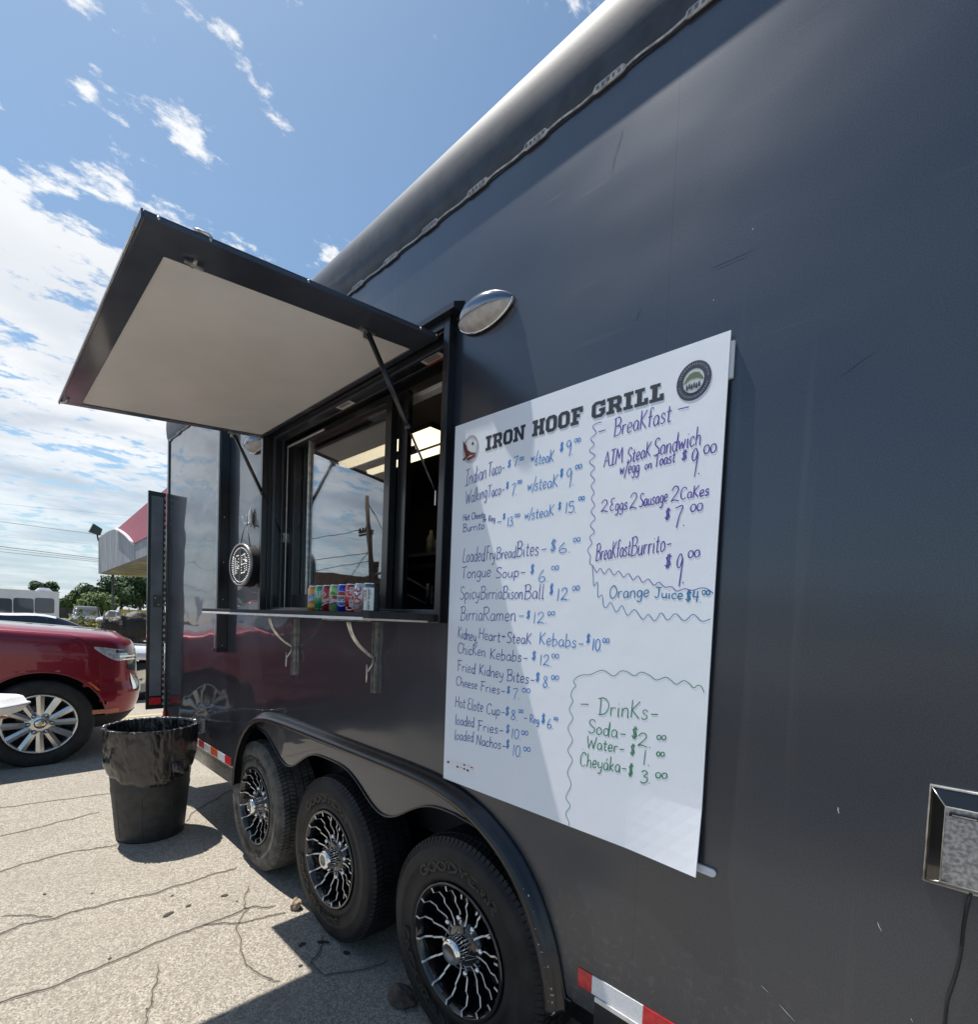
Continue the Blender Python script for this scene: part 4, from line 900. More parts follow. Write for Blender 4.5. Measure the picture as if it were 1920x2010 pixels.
squig(Z8, [(1636, 495), (1622, 462), (1600, 452), (1572, 468), (1545, 440), (1510, 424), (1468, 446), (1432, 420), (1400, 403), (1345, 420), (1300, 390), (1250, 372), (1210, 394), (1165, 370), (1125, 366), (1082, 396), (1035, 368), (1000, 362), (960, 378), (932, 388), (885, 390), (850, 408), (835, 430), (848, 455), (830, 478), (818, 515), (830, 550), (808, 600), (830, 655), (800, 715), (828, 790), (798, 850), (826, 910), (796, 985), (818, 1060), (786, 1140), (812, 1190), (784, 1240), (804, 1290), (802, 1322)], 'g')
# printed slab title
SLAB = {
 'I': (.5, [[(0,0),(.5,0),(.5,.2),(.37,.2),(.37,.8),(.5,.8),(.5,1),(0,1),(0,.8),(.13,.8),(.13,.2),(0,.2)]]),
 'L': (.68, [[(0,0),(.68,0),(.68,.38),(.48,.38),(.48,.2),(.36,.2),(.36,.8),(.5,.8),(.5,1),(0,1),(0,.8),(.12,.8),(.12,.2),(0,.2)]]),
 'H': (.86, [[(0,0),(.38,0),(.38,.2),(.34,.2),(.34,.41),(.52,.41),(.52,.2),(.48,.2),(.48,0),(.86,0),(.86,.2),(.76,.2),(.76,.8),(.86,.8),(.86,1),(.48,1),(.48,.8),(.52,.8),(.52,.61),(.34,.61),(.34,.8),(.38,.8),(.38,1),(0,1),(0,.8),(.1,.8),(.1,.2),(0,.2)]]),
 'F': (.72, [[(0,0),(.5,0),(.5,.2),(.36,.2),(.36,.40),(.56,.40),(.56,.6),(.36,.6),(.36,.8),(.52,.8),(.52,.66),(.72,.66),(.72,1),(0,1),(0,.8),(.12,.8),(.12,.2),(0,.2)]]),
 'N': (.9, [[(0,0),(.36,0),(.36,.2),(.30,.2),(.30,.62),(.62,0),(.80,0),(.80,.8),(.9,.8),(.9,1),(.54,1),(.54,.8),(.60,.8),(.60,.40),(.30,1),(0,1),(0,.8),(.1,.8),(.1,.2),(0,.2)]]),
 'O': (.74, [[(.18,0),(.56,0),(.74,.18),(.74,.82),(.56,1),(.37,1),(.37,.8),(.46,.8),(.50,.74),(.50,.26),(.46,.2),(.37,.2),(.37,.2),(.28,.2),(.24,.26),(.24,.74),(.28,.8),(.3699,.8),(.3699,1),(.18,1),(0,.82),(0,.18)]]),
 'G': (.78, [[(.18,0),(.60,0),(.78,.18),(.78,.54),(.42,.54),(.42,.37),(.54,.37),(.54,.24),(.48,.2),(.28,.2),(.24,.26),(.24,.74),(.28,.8),(.46,.8),(.52,.74),(.52,.66),(.76,.66),(.76,1),(.60,1),(.56,.95),(.48,1),(.18,1),(0,.82),(0,.18)]]),
 'R': (.84, [[(0,0),(.44,0),(.44,.2),(.36,.2),(.36,.36),(.44,.36),(.56,.2),(.56,0),(.84,0),(.84,.2),(.78,.2),(.68,.40),(.80,.52),(.80,.86),(.66,1),(.40,1),(.40,.8),(.52,.8),(.56,.76),(.56,.6),(.52,.56),(.36,.56),(.36,.8),(.3999,.8),(.3999,1),(0,1),(0,.8),(.12,.8),(.12,.2),(0,.2)]]),
}
TIT = mat('printed_slab_ink', (.022, .030, .045), .5)
def slab_word(w, x0, y0, x1, y1, h0, h1):
    A = binv(*Z7(x0, y0)); B = binv(*Z7(x1, y1)); H0 = binv(*Z7(x0, y0-h0)).z-A.z; H1 = binv(*Z7(x1, y1-h1)).z-B.z
    tot = sum(SLAB[c][0] for c in w)+.07*(len(w)-1); x = 0
    for c in w:
        gw, polys = SLAB[c]; mb = MB()
        for pl in polys:
            pts = []
            for gx, gy in pl:
                f = (x+gx)/tot; p = A.lerp(B, f); p = Vector((p.x, p.y, p.z+gy*(H0+(H1-H0)*f))); pts.append(onsheet(p)+Vector((0, -.0002, 0)))
            mb.add(pts, [tuple(range(len(pts)))], TIT)
        o = mb.build('title_letter', MB_, fixn=False); x += gw+.07
slab_word('IRON', 265, 782, 512, 706, 90, 92); slab_word('HOOF', 556, 694, 870, 606, 98, 106); slab_word('GRILL', 926, 584, 1378, 462, 100, 112)
# round seal at the top right
NVY = mat('seal_navy', (.030, .040, .075), .5); SLG = mat('seal_grey', (.34, .38, .42), .5); SGR = mat('seal_green', (.12, .17, .09), .5)
def disc(mb, c, rx, rz, M, lift, n=40, r0=0):
    if r0: 
        vs = [onsheet(Vector((c.x+rx*k*cos(2*pi*i/n), 0, c.z+rz*k*sin(2*pi*i/n))))+Vector((0, -lift, 0)) for k in (r0, 1) for i in range(n)]
        mb.add(vs, [(i, (i+1) % n, n+(i+1) % n, n+i) for i in range(n)], M)
    else:
        vs = [onsheet(Vector((c.x+rx*cos(2*pi*i/n), 0, c.z+rz*sin(2*pi*i/n))))+Vector((0, -lift, 0)) for i in range(n)]
        mb.add(vs, [tuple(range(n))], M)
c = binv(*Z7(1565, 343)); e = binv(*Z7(1676, 320)); t_ = binv(*Z7(1565, 222)); R1 = (e-c).x; R2 = t_.z-c.z
mb = MB(); disc(mb, c, R1, R2, NVY, .0002, r0=.66); disc(mb, c, R1*.66, R2*.66, mat('seal_pale', (.55, .60, .62), .5), .0003)
disc(mb, c, R1*.66, R2*.66, NVY, .0005, r0=.92)
for k in range(44):
    t = 2*pi*k/44+.1
    if k in (20, 21, 22, 42, 43): continue
    r0, r1 = .78, .88; d = Vector((cos(t), 0, sin(t)))
    mb.ribbon([onsheet(Vector((c.x+R1*r*cos(t+o), 0, c.z+R2*r*sin(t+o))))+Vector((0, -.0006, 0)) for r, o in ((.78, 0), (.84, .02 if k % 3 else .05), (.89, 0))], .0011, (0, -1, 0), SLG)
hill = [(-.6, -.1), (-.42, .22), (-.25, .38), (0, .44), (.3, .36), (.5, .12), (.6, -.05)]
mb.add([onsheet(Vector((c.x+R1*a, 0, c.z+R2*b)))+Vector((0, -.0007, 0)) for a, b in hill+[(.5, -.02), (.2, .1), (-.2, .12), (-.45, -.02)]], [tuple(range(11))], SGR)
for k in range(6):
    a = -.36+k*.14; b = -.42+.05*(k % 2)
    mb.add([onsheet(Vector((c.x+R1*(a+dx), 0, c.z+R2*(b+dz_))))+Vector((0, -.0008, 0)) for dx, dz_ in ((-.06, 0), (.06, 0), (.05, .18), (0, .30), (-.05, .2))], [(0, 1, 2, 3, 4)], NVY)
mb.build('round_seal', MB_, fixn=False)
# eagle logo at the top left
c = binv(*Z7(172, 768)); R1 = (binv(*Z7(222, 755))-c).x; R2 = binv(*Z7(172, 682)).z-c.z
EGL = mat('eagle_maroon', (.16, .03, .03), .5); LGR = mat('logo_grey', (.48, .50, .54), .5)
mb = MB(); disc(mb, c, R1, R2, LGR, .0002, r0=.80); disc(mb, c, R1*.72, R2*.72, mat('logo_pale', (.62, .66, .68), .5), .0003)
for poly in ([(-1.0, .75), (-.55, .35), (-.35, -.02), (.1, -.25), (.55, -.35), (.8, -.45), (.4, -.5), (0, -.45), (-.4, -.55), (-.8, -.75), (-1.0, -.6), (-.6, -.45), (-.75, -.1), (-.95, .3)],
             [(-.5, -.6), (.5, -.5), (.75, -.6), (.2, -.75), (-.3, -.8)], [(.1, .35), (.3, .5), (.42, .3), (.25, .2)]):
    mb.add([onsheet(Vector((c.x+R1*a, 0, c.z+R2*b)))+Vector((0, -.0006, 0)) for a, b in poly], [tuple(range(len(poly)))], EGL)
for k in range(20):
    t = .5+k*.13
    mb.ribbon([onsheet(Vector((c.x+R1*r*cos(t-.6), 0, c.z+R2*r*sin(t-.6))))+Vector((0, -.0005, 0)) for r in (.84, .95)], .0008, (0, -1, 0), TIT)
mb.build('eagle_logo', MB_, fixn=False)
# printed strip of small marks
q = [binv(*Z8(*p)) for p in ((52, 905), (222, 950), (218, 996), (48, 952))]
mb = MB(); mb.add([onsheet(k)+Vector((0, -.0003, 0)) for k in q], [(3, 2, 1, 0)], mat('label_white', (.84, .84, .88), .5))
def mark(x, y, w, h, M):
    a = binv(*Z8(x, y)); b = binv(*Z8(x+w, y+h)); mb.add([onsheet(Vector(k))+Vector((0, -.0006, 0)) for k in ((a.x, 0, b.z), (b.x, 0, b.z), (b.x, 0, a.z), (a.x, 0, a.z))], [(0, 1, 2, 3)], M)
for x, y, w, h in ((58, 914, 12, 18), (74, 922, 28, 9), (115, 926, 12, 5), (136, 932, 14, 5), (158, 934, 10, 14), (178, 944, 14, 6), (115, 944, 12, 16), (138, 954, 10, 7), (156, 958, 12, 14), (176, 966, 14, 16)): mark(x, y, w, h, INKK)
mark(200, 950, 15, 13, RED); mb.build('printed_strip', MB_, fixn=False)

# ------------------------------------------------------------------ SODA CANS
CANP = [('bright orange soda can with a pale blue label, leftmost can on the counter shelf', (.72, .26, .04), 'orange'),
        ('green soda can with white lettering, between the orange can and the dark red can', (.02, .30, .12), 'green'),
        ('dark red soda can with a white slanted script label, right of the green can', (.33, .01, .03), 'dark'),
        ('pale green soda can with a red block letter band, left of the blue can', (.30, .48, .16), 'lime'),
        ('blue soda can with a round red, white and blue emblem', (.01, .03, .42), 'blue'),
        ('red soda can with white sideways script, right of the blue can', (.50, .01, .02), 'red'),
        ('silver soda can with red and black sideways lettering, next to last in the row', (.60, .61, .63), 'silver'),
        ('dark grey and silver soda can, nearest the menu board in the row', (.16, .17, .19), 'grey')]
CR_, CH_ = .0331, .122
def can(i, x, y, z):
    lab, col, kind = CANP[i]
    BM = mat('can_paint_'+kind, col, .25, .5, coat=.6, coat_rough=.1, noise_amt=.1, nscale=60); LID = mat('can_lid', (.75, .75, .76), .22, 1)
    root = thing('soda_can', (x, y, z), lab, 'soda can', 'row of soda cans on the counter shelf')
    mb = MB(); mb.lathe([(.0, .006), (.020, .004), (.0245, .0), (.027, .002), (CR_, .012), (CR_, .100), (.0315, .106), (.0275, .1145)], (x, y, z), (0, 0, 1), BM, 32); mb.build('can_body', root)
    mb = MB(); mb.lathe([(.0272, .1145), (.0278, .1175), (.0268, .1185), (.0255, .1165), (.0245, .1130), (0, .1130)], (x, y, z), (0, 0, 1), LID, 32)
    mb.box(x-.004, x+.008, y-.012, y+.010, z+.1135, z+.1148, LID); mb.build('can_lid', root)
    def wrapc(px_, pz, a0, k=1.006): a = a0+px_/CR_; return Vector((x+CR_*k*cos(a), y+CR_*k*sin(a), z+pz))
    AC = -1.02     # side of the can turned to the customer
    def word(txt, a0, z0, h, width, M, w=.003, vertical=False, slant=0):
        mb = MB(); st, Wd = layout(txt)
        for s_ in st:
            P = []
            for j in range(len(s_)-1):
                for q in range(3): f = q/3; P.append((s_[j][0]*(1-f)+s_[j+1][0]*f, s_[j][1]*(1-f)+s_[j+1][1]*f))
            P.append(s_[-1]); out = []
            for gx, gy in P:
                if vertical: lx, lz = -(gy-.5)*h, z0+gx/Wd*width
                else: lx, lz = (gx/Wd-.5)*width, z0+gy*h+slant*(gx/Wd-.5)
                out.append(wrapc(lx, lz, a0))
            for k in range(len(out)-1):
                a, b = out[k], out[k+1]; nr = Vector((a.x-x, a.y-y, 0)).normalized(); mb.ribbon([a, b+(b-a)*.15], w, nr, M)
        mb.build('can_lettering', root, fixn=False)
    def band(a0, z0, z1, wid, M, slant=0, k=1.003, name='label_band'):
        mb = MB(); n = 16; vs = []
        for j in range(n+1):
            lx = (j/n-.5)*wid; vs += [wrapc(lx, z0+slant*(j/n-.5), a0, k), wrapc(lx, z1+slant*(j/n-.5), a0, k)]
        mb.add(vs, [(2*j, 2*j+2, 2*j+3, 2*j+1) for j in range(n)], M); mb.build(name, root, fixn=False)
    CW = mat('can_white', (.75, .76, .78), .3); CB = mat('can_blue', (.03, .10, .45), .3); CRD = mat('can_red', (.50, .02, .03), .3); CBK = mat('can_black', (.02, .02, .025), .3); CLT = mat('can_light_blue', (.25, .36, .60), .3)
    CYE = mat('can_amber', (.70, .42, .06), .3); CDG = mat('can_dark_green', (.03, .16, .07), .3)
    if kind == 'orange': band(AC, .048, .080, .08, CLT, .028); band(AC, .02, .040, .09, CYE, .0); word('Sunkist', AC, .052, .022, .045, CW, .0022, slant=.016)
    if kind == 'green': word('7UP', AC, .064, .028, .034, CW, .0042); band(AC, .012, .016, .2, CW)
    if kind == 'dark': word('Dr', AC-.15, .068, .020, .018, CW, .0024, slant=.006); word('Pepper', AC, .046, .022, .046, CW, .0024, slant=.014); band(AC, .036, .039, .06, CW, .02)
    if kind == 'lime': band(AC, .040, .070, .07, CRD, .012); word('Dew', AC, .043, .024, .036, CW, .0046, slant=.006); word('Mtn', AC, .074, .015, .026, CDG, .003, slant=.004); band(AC, .034, .039, .07, CBK, .012); band(AC, .004+.008, .03, .19, CDG)
    if kind == 'blue':
        mb = MB()
        def sect(z0, z1, M, k):
            n = 20; vs = []; R = .030
            for j in range(n+1):
                zz = z0+(z1-z0)*j/n; hw = math.sqrt(max(0, R*R-(zz-.058)**2)); vs += [wrapc(-hw+2*hw*q/8, zz, AC, k) for q in range(9)]
            mb.add(vs, [(9*j+q, 9*j+q+1, 9*j+q+10, 9*j+q+9) for j in range(n) for q in range(8)], M)
        sect(.072, .088, CRD, 1.004); sect(.043, .072, CW, 1.004); sect(.028, .043, CB, 1.004)
        ring = [wrapc(.031*cos(2*pi*q/40), .058+.031*sin(2*pi*q/40), AC, 1.006) for q in range(41)]
        for q in range(40): a = ring[q]; mb.ribbon([a, ring[q+1]], .0024, Vector((a.x-x, a.y-y, 0)).normalized(), CW)
        mb.build('round_emblem', root, fixn=False); word('PEPSI', AC, .050, .015, .050, CBK, .0036)
    if kind == 'red': word('Coca-Cola', AC, .012, .030, .092, CW, .0040, vertical=True)
    if kind == 'silver': word('COKE', AC-.25, .012, .036, .092, CRD, .0065, vertical=True); word('diet', AC+.75, .03, .012, .03, CBK, .002, vertical=True)
    if kind == 'grey':
        band(AC+.1, .012, .100, .045, mat('can_silver', (.60, .61, .63), .25, .7)); word('zero sugar', AC+.1, .016, .014, .08, CBK, .002, vertical=True); word('Coke', AC-.45, .05, .02, .04, CRD, .003, vertical=True)
for i in range(8):
    X_ = -2.158+i*.0655
    can(i, X_, -.075, 1.5525)

# ------------------------------------------------------------------ ROUND LIT SIGN ON A HOOK
LS = thing('round_sign', (-3.07, -.09, 1.81), 'round black drum sign dotted with small white lights hanging beside the hatch', 'sign')
mb = MB(); sc = Vector((-3.040, -.085, 1.812)); ax = Vector((.13, -.991, 0)).normalized(); R_ = .122
sxv = Vector((ax.y*-1, ax.x, 0)); sxv = Vector((-ax.y, ax.x, 0)).normalized(); szv = Vector((0, 0, 1))
mb.lathe([(0, -.065), (R_-.006, -.065), (R_, -.058), (R_, .006), (R_-.001, .010), (R_-.010, .010), (R_-.012, .004)], sc, ax, BLKM, 48); mb.build('drum', LS)
mb = MB(); mb.lathe([(R_+.0008, -.002), (R_+.0008, .0105), (R_-.011, .0112), (R_-.011, .0102)], sc, ax, mat('grey_rim', (.30, .30, .31), .35, .6), 48); mb.build('rim', LS)
mb = MB(); mb.lathe([(0, .0045), (R_-.0125, .0045)], sc, ax, mat('sign_face', (.065, .062, .060), .6, noise_amt=.2), 40); mb.build('sign_face', LS)
mb = MB(); q = sc+ax*.0052
for a, b in ((-.003, .003),): mb.add([q+sxv*a-szv*.108, q+sxv*b-szv*.108, q+sxv*b+szv*.108, q+sxv*a+szv*.108, q+sxv*a-szv*.108+ax*.004, q+sxv*b-szv*.108+ax*.004, q+sxv*b+szv*.108+ax*.004, q+sxv*a+szv*.108+ax*.004], [(4, 5, 6, 7), (0, 3, 7, 4), (1, 5, 6, 2)], mat('grey_bar', (.22, .22, .22), .4))
mb.build('centre_bar', LS, fixn=False)
LED = mat('white_bulb', (.85, .85, .85), .3, emis=((1, .98, .95), .55)); mb = MB()
dots = [(.098*cos(2*pi*k/46), .098*sin(2*pi*k/46)) for k in range(46)]
for (x0, z0, x1, z1, n) in ((-.080, .045, -.080, -.050, 9), (-.060, .03, -.060, -.05, 8), (-.045, .052, -.025, .055, 3), (-.042, .02, -.042, -.045, 6), (-.022, .035, -.022, -.02, 4), (-.080, .045, -.062, .04, 2), (-.035, -.015, -.02, -.01, 2),
                          (.012, .052, .045, .062, 4), (.012, .04, .012, .005, 4), (.045, .055, .055, .02, 4), (.012, .0, .05, .008, 4), (.035, .03, .07, .02, 4), (.012, -.015, .012, -.045, 3), (.012, -.048, .045, -.043, 4), (.045, -.01, .05, -.035, 3), (.066, .04, .068, -.03, 7)):
    dots += [(x0+(x1-x0)*k/(n-1), z0+(z1-z0)*k/(n-1)) for k in range(n)]
for a, b in dots: mb.lathe([(.0030, 0), (.0026, .002), (.0012, .0034), (0, .0036)], sc+ax*.005+sxv*a+szv*b, ax, LED, 6)
tag(mb.build('bulbs', LS), kind='stuff')
hk = Vector((-3.115, -.028, 2.075))
mb = MB()
for sgn in (-1, 1):
    e = sc+sxv*(.055*sgn)+szv*.108-ax*.02; mb.tube([e, hk+Vector((.012*sgn, -.012, 0))], .0028, mat('grey_cord', (.05, .05, .055), .6), 6)
mb.build('hanging_cord', LS)
mb = MB(); mb.tube(cat([sc-szv*.10-ax*.05, sc-szv*.135-ax*.045+sxv*.01, sc-szv*.155-ax*.04+sxv*.05, sc-szv*.15-ax*.045+sxv*.10], 5), .0016, STL, 5); mb.build('lead_wire', LS)
HK = thing('wall_hook', tuple(hk), 'pale leaf shaped wall hook with two prongs above the round sign', 'hook')
mb = MB(); mb.lathe([(.0, -.055), (.008, -.035), (.014, .0), (.011, .035), (.004, .060), (0, .072)], (hk.x, -.012, hk.z+.02), (0, 0, 1), TRIM, 14); mb.build('back_plate', HK)
for sgn in (-1, 1):
    mb = MB(); mb.tube(cat([Vector((hk.x, -.015, hk.z)), Vector((hk.x+.012*sgn, -.035, hk.z-.012)), Vector((hk.x+.030*sgn, -.045, hk.z+.010)), Vector((hk.x+.034*sgn, -.045, hk.z+.034))], 5), .005, TRIM, 8); mb.build('prong', HK)

# ------------------------------------------------------------------ COUNTER TERMINAL INSIDE THE HATCH
TM = thing('payment_terminal', (-1.88, .26, 1.58), 'black tablet stand with thin arm standing inside the open serving window', 'tablet stand')
mb = MB(); mb.box(-2.02, -1.70, .22, .40, 1.565, 1.575, GBL); mb.build('base', TM)
mb = MB(); mb.tube([(-1.98, .26, 1.585), (-1.93, .26, 1.72), (-1.915, .26, 1.79)], [.009, .006, .003], BLKM, 8); mb.tube([(-1.965, .252, 1.62), (-1.93, .252, 1.72)], .0022, STL, 6); mb.build('pen', TM)
mb = MB(); mb.tube([(-1.95, .28, 1.735), (-1.76, .28, 1.665)], .006, BLKM, 8); mb.tube([(-1.96, .28, 1.66), (-1.76, .28, 1.60)], .005, BLKM, 8); mb.build('arm', TM)
mb = MB(); mb.box(-1.768, -1.735, .255, .30, 1.60, 1.70, GBL); mb.box(-1.7349, -1.733, .26, .295, 1.61, 1.69, STL); mb.build('screen', TM)
for i, (x, h, r, c_) in enumerate(((-2.5, .16, .03, (.10, .09, .05)), (-2.42, .12, .034, (.05, .05, .05)), (-2.33, .19, .025, (.10, .10, .10)), (-2.24, .10, .035, (.2, .05, .04)))):
    mb = MB(); mb.lathe([(0, 0), (r, 0), (r, h*.7), (r*.45, h*.85), (r*.45, h), (0, h)], (x, .87, 1.951), (0, 0, 1), mat('bottle_%d' % i, c_, .4), 16)
    tag(mb.build('bottle', origin=(x, .87, 1.951)), ['squat tan condiment bottle at the far end of the dim shelf inside the trailer', 'short black jar second from the far end of the dim inside shelf', 'tall grey bottle on the dim shelf inside the trailer', 'small dark red jar nearest the window on the dim inside shelf'][i], 'bottle', 'jars and bottles on the shelf inside the trailer')

# ------------------------------------------------------------------ generic helpers for big shapes
def blob(name, parts, M, voxel=.03, parent=None, smooth_it=6, origin=None):
    # parts: ('e', centre, radii) ellipsoid or ('t', p0, p1, r0, r1) tapered limb; fused into one continuous skin
    bm = bmesh.new()
    for p in parts:
        if p[0] == 'e':
            mtx = Matrix.Translation(p[1])
            if len(p) > 3: mtx = mtx @ Matrix.Rotation(p[3], 4, p[4])
            bmesh.ops.create_uvsphere(bm, u_segments=16, v_segments=10, radius=1, matrix=mtx @ Matrix.Diagonal((*p[2], 1)))
        else:
            a, b, r0, r1 = Vector(p[1]), Vector(p[2]), p[3], p[4]; d = b-a
            q = d.to_track_quat('Z', 'Y').to_matrix().to_4x4()
            bmesh.ops.create_cone(bm, cap_ends=True, segments=14, radius1=r0, radius2=r1, depth=d.length, matrix=Matrix.Translation((a+b)/2) @ q)
            for c_, r_ in ((a, r0), (b, r1)): bmesh.ops.create_uvsphere(bm, u_segments=12, v_segments=8, radius=r_, matrix=Matrix.Translation(c_))
    me = bpy.data.meshes.new('tmp'); bm.to_mesh(me); bm.free()
    o = bpy.data.objects.new('tmp', me); COL.objects.link(o)
    md = o.modifiers.new('r', 'REMESH'); md.mode = 'VOXEL'; md.voxel_size = voxel; md.use_smooth_shade = True
    ms = o.modifiers.new('s', 'SMOOTH'); ms.iterations = smooth_it; ms.factor = .5
    bpy.context.view_layer.update(); dg = bpy.context.evaluated_depsgraph_get(); ev = o.evaluated_get(dg)
    me2 = bpy.data.meshes.new_from_object(ev); bpy.data.objects.remove(o)
    off = parent_loc(parent) if parent else (Vector(origin) if origin else Vector((0, 0, 0)))
    for v in me2.vertices: v.co = v.co-off
    for f in me2.polygons: f.use_smooth = True
    me2.materials.clear(); me2.materials.append(M); me2.name = name
    r = bpy.data.objects.new(name, me2); COL.objects.link(r)
    if parent: r.parent = parent
    elif origin: r.location = off
    return r

# ------------------------------------------------------------------ TRASH CAN
BAG = bpy.data.materials.new('bin_bag_plastic'); BAG.use_nodes = True
_t = BAG.node_tree; _b = _t.nodes['Principled BSDF']; _b.inputs['Base Color'].default_value = (.012, .012, .013, 1); _b.inputs['Roughness'].default_value = .14
_b.inputs['Specular IOR Level'].default_value = .9
_c = _t.nodes.new('ShaderNodeTexCoord'); _m = _t.nodes.new('ShaderNodeMapping'); _m.inputs['Scale'].default_value = (1, 1, .38); _t.links.new(_c.outputs['Object'], _m.inputs[0])
_n = _t.nodes.new('ShaderNodeTexNoise'); _n.inputs['Scale'].default_value = 15; _n.inputs['Detail'].default_value = 7; _n.inputs['Roughness'].default_value = .6; _n.inputs['Distortion'].default_value = .8
_t.links.new(_m.outputs[0], _n.inputs['Vector']); _p = _t.nodes.new('ShaderNodeBump'); _p.inputs['Distance'].default_value = .012; _t.links.new(_n.outputs[0], _p.inputs['Height']); _t.links.new(_p.outputs[0], _b.inputs['Normal'])
BINM = mat('bin_plastic', (.030, .030, .030), .55, noise_amt=.25, nscale=22, bump=.0006, bscale=150)
BX, BYc, BH, RB, RT_ = -3.990, -.308, .745, .198, .262
TB = thing('trash_can', (BX, BYc, 0), 'round dark grey trash can lined with a black bag standing beside the trailer wheels', 'trash can')
mb = MB(); rr = lambda z: RB+(RT_-RB)*z/BH
mb.lathe([(0, .01), (RB-.012, .01), (RB-.004, .0), (RB, .012)]+[(rr(z), z) for z in (.05, .1, .2, .3)]+[(rr(.33)+.003, .33), (rr(.335)+.003, .345), (rr(.35), .36), (rr(.5), .5), (rr(.66), .66), (rr(.69)+.006, .69), (rr(.72)+.008, .735), (rr(.745)-.004, .742), (rr(.7)-.012, .70), (rr(.1)-.012, .05)], (BX, BYc, 0), (0, 0, 1), BINM, 64)
mb.build('can_body', TB)
mb = MB()
for k in range(8):
    t = 2*pi*k/8+.35; d = Vector((cos(t), sin(t), 0)); mb.tube([Vector((BX, BYc, 0))+d*(rr(z)-.0012)+Vector((0, 0, z)) for z in (.03, .33)], .0028, BINM, 5)
mb.build('moulded_rib', TB)
mb = MB(); vs = []; n, mz = 260, 44
zin = [(-.33, -.035), (-.25, -.03), (-.16, -.026), (-.08, -.022), (-.03, -.016), (-.008, -.008), (.006, .0)]
def hem(t):   # how far the bag hangs down outside, by angle
    return .30+.060*sin(t*1+2.3)+.035*sin(2*t+1.1)+.016*noise.noise(Vector((cos(t)*3, sin(t)*3, 4)))
for j in range(mz+1):
    for i in range(n):
        t = 2*pi*i/n; f = j/mz
        if j < 14:
            q = j/13; z = BH+.006-(1-q)**1.3*.34; r = rr(min(z, BH))-.014-(1-q)*.006
            w = .010*noise.noise(Vector((cos(t)*7, sin(t)*7, q*2)))*(1-q*.4)+.006*noise.noise(Vector((cos(t)*24, sin(t)*24, q*3)))
        else:
            q = (j-14)/(mz-14); z = BH+.008*cos(q*pi)-.002-hem(t)*max(0, q-.04); r = rr(min(z, BH))+.013+.004*sin(q*pi)
            pl = abs(noise.noise(Vector((cos(t)*17, sin(t)*17, .4*q+3))))
            gather = math.exp(-q*9)
            w = .026*gather*(pl-.18)+.010*gather*noise.noise(Vector((cos(t)*34, sin(t)*34, q*3)))+.006*noise.noise(Vector((cos(t)*5.5+q, sin(t)*5.5, q*2.6+7)))+.004*noise.noise(Vector((cos(t)*15, sin(t)*15, q*10)))
            # slack swag of plastic
            w += .006*math.exp(-((q-.80-.10*sin(2*t+1))/.10)**2)*(1+.5*sin(3*t))
            if q > .93: w -= .010*(q-.93)/.07
        kk = noise.noise(Vector((cos(t)*28, sin(t)*28, 9)))*.010*math.exp(-abs(j-14)/4)
        vs.append((BX+(r+w)*cos(t), BYc+(r+w)*sin(t), z+kk))
mb.add(vs, [(j*n+i, j*n+(i+1) % n, (j+1)*n+(i+1) % n, (j+1)*n+i) for j in range(mz) for i in range(n)], BAG, True)
mb.build('bin_bag', TB)
# knotted corner of the bag that pokes out on the right side
mb = MB(); a = Vector((BX+.235, BYc+.085, .50)); vs = []
for j in range(9):
    for i in range(16):
        t = 2*pi*i/16; f = j/8; r = .045*(1-f)**.7*(1+.35*noise.noise(Vector((i*.9, j*.7, 3)))); vs.append(a+Vector((.035*f, .045*f, -.03*f-.02*f*f))+Vector((cos(t)*r*.5, -cos(t)*r*.6, sin(t)*r*1.3)))
mb.add(vs, [(j*16+i, j*16+(i+1) % 16, (j+1)*16+(i+1) % 16, (j+1)*16+i) for j in range(8) for i in range(16)], BAG, True); mb.build('bag_corner', TB)

# ------------------------------------------------------------------ CHOCK STONES
def rock(name, c, r, M, lab, cat_, seed):
    bm = bmesh.new(); bmesh.ops.create_icosphere(bm, subdivisions=4, radius=1)
    for v in bm.verts:
        n_ = noise.noise(v.co*1.3+Vector((seed, 0, 0)))*.35+noise.noise(v.co*4+Vector((seed, 2, 0)))*.10+noise.noise(v.co*11+Vector((seed, 2, 0)))*.03
        v.co = v.co*(1+n_); v.co = Vector((v.co.x*r[0], v.co.y*r[1], v.co.z*r[2]))
    me = bpy.data.meshes.new(name); bm.to_mesh(me); bm.free(); me.materials.append(M)
    for f in me.polygons: f.use_smooth = True
    o = bpy.data.objects.new(name, me); COL.objects.link(o); o.location = c; tag(o, lab, cat_)
rock('stone', (-2.452, .010, .022), (.026, .026, .034), mat('tan_stone', (.36, .27, .19), .9, noise_amt=.3, nscale=14, bump=.004, bscale=50), 'small tan stone wedged against the left edge of the middle trailer tyre', 'stone', 1)
rock('stone', (-1.555, .03, .025), (.060, .045, .032), mat('brown_stone', (.10, .075, .06), .9, noise_amt=.3, nscale=14, bump=.004, bscale=50), 'dark brown stone lying in the shade between the two nearest trailer tyres', 'stone', 6)

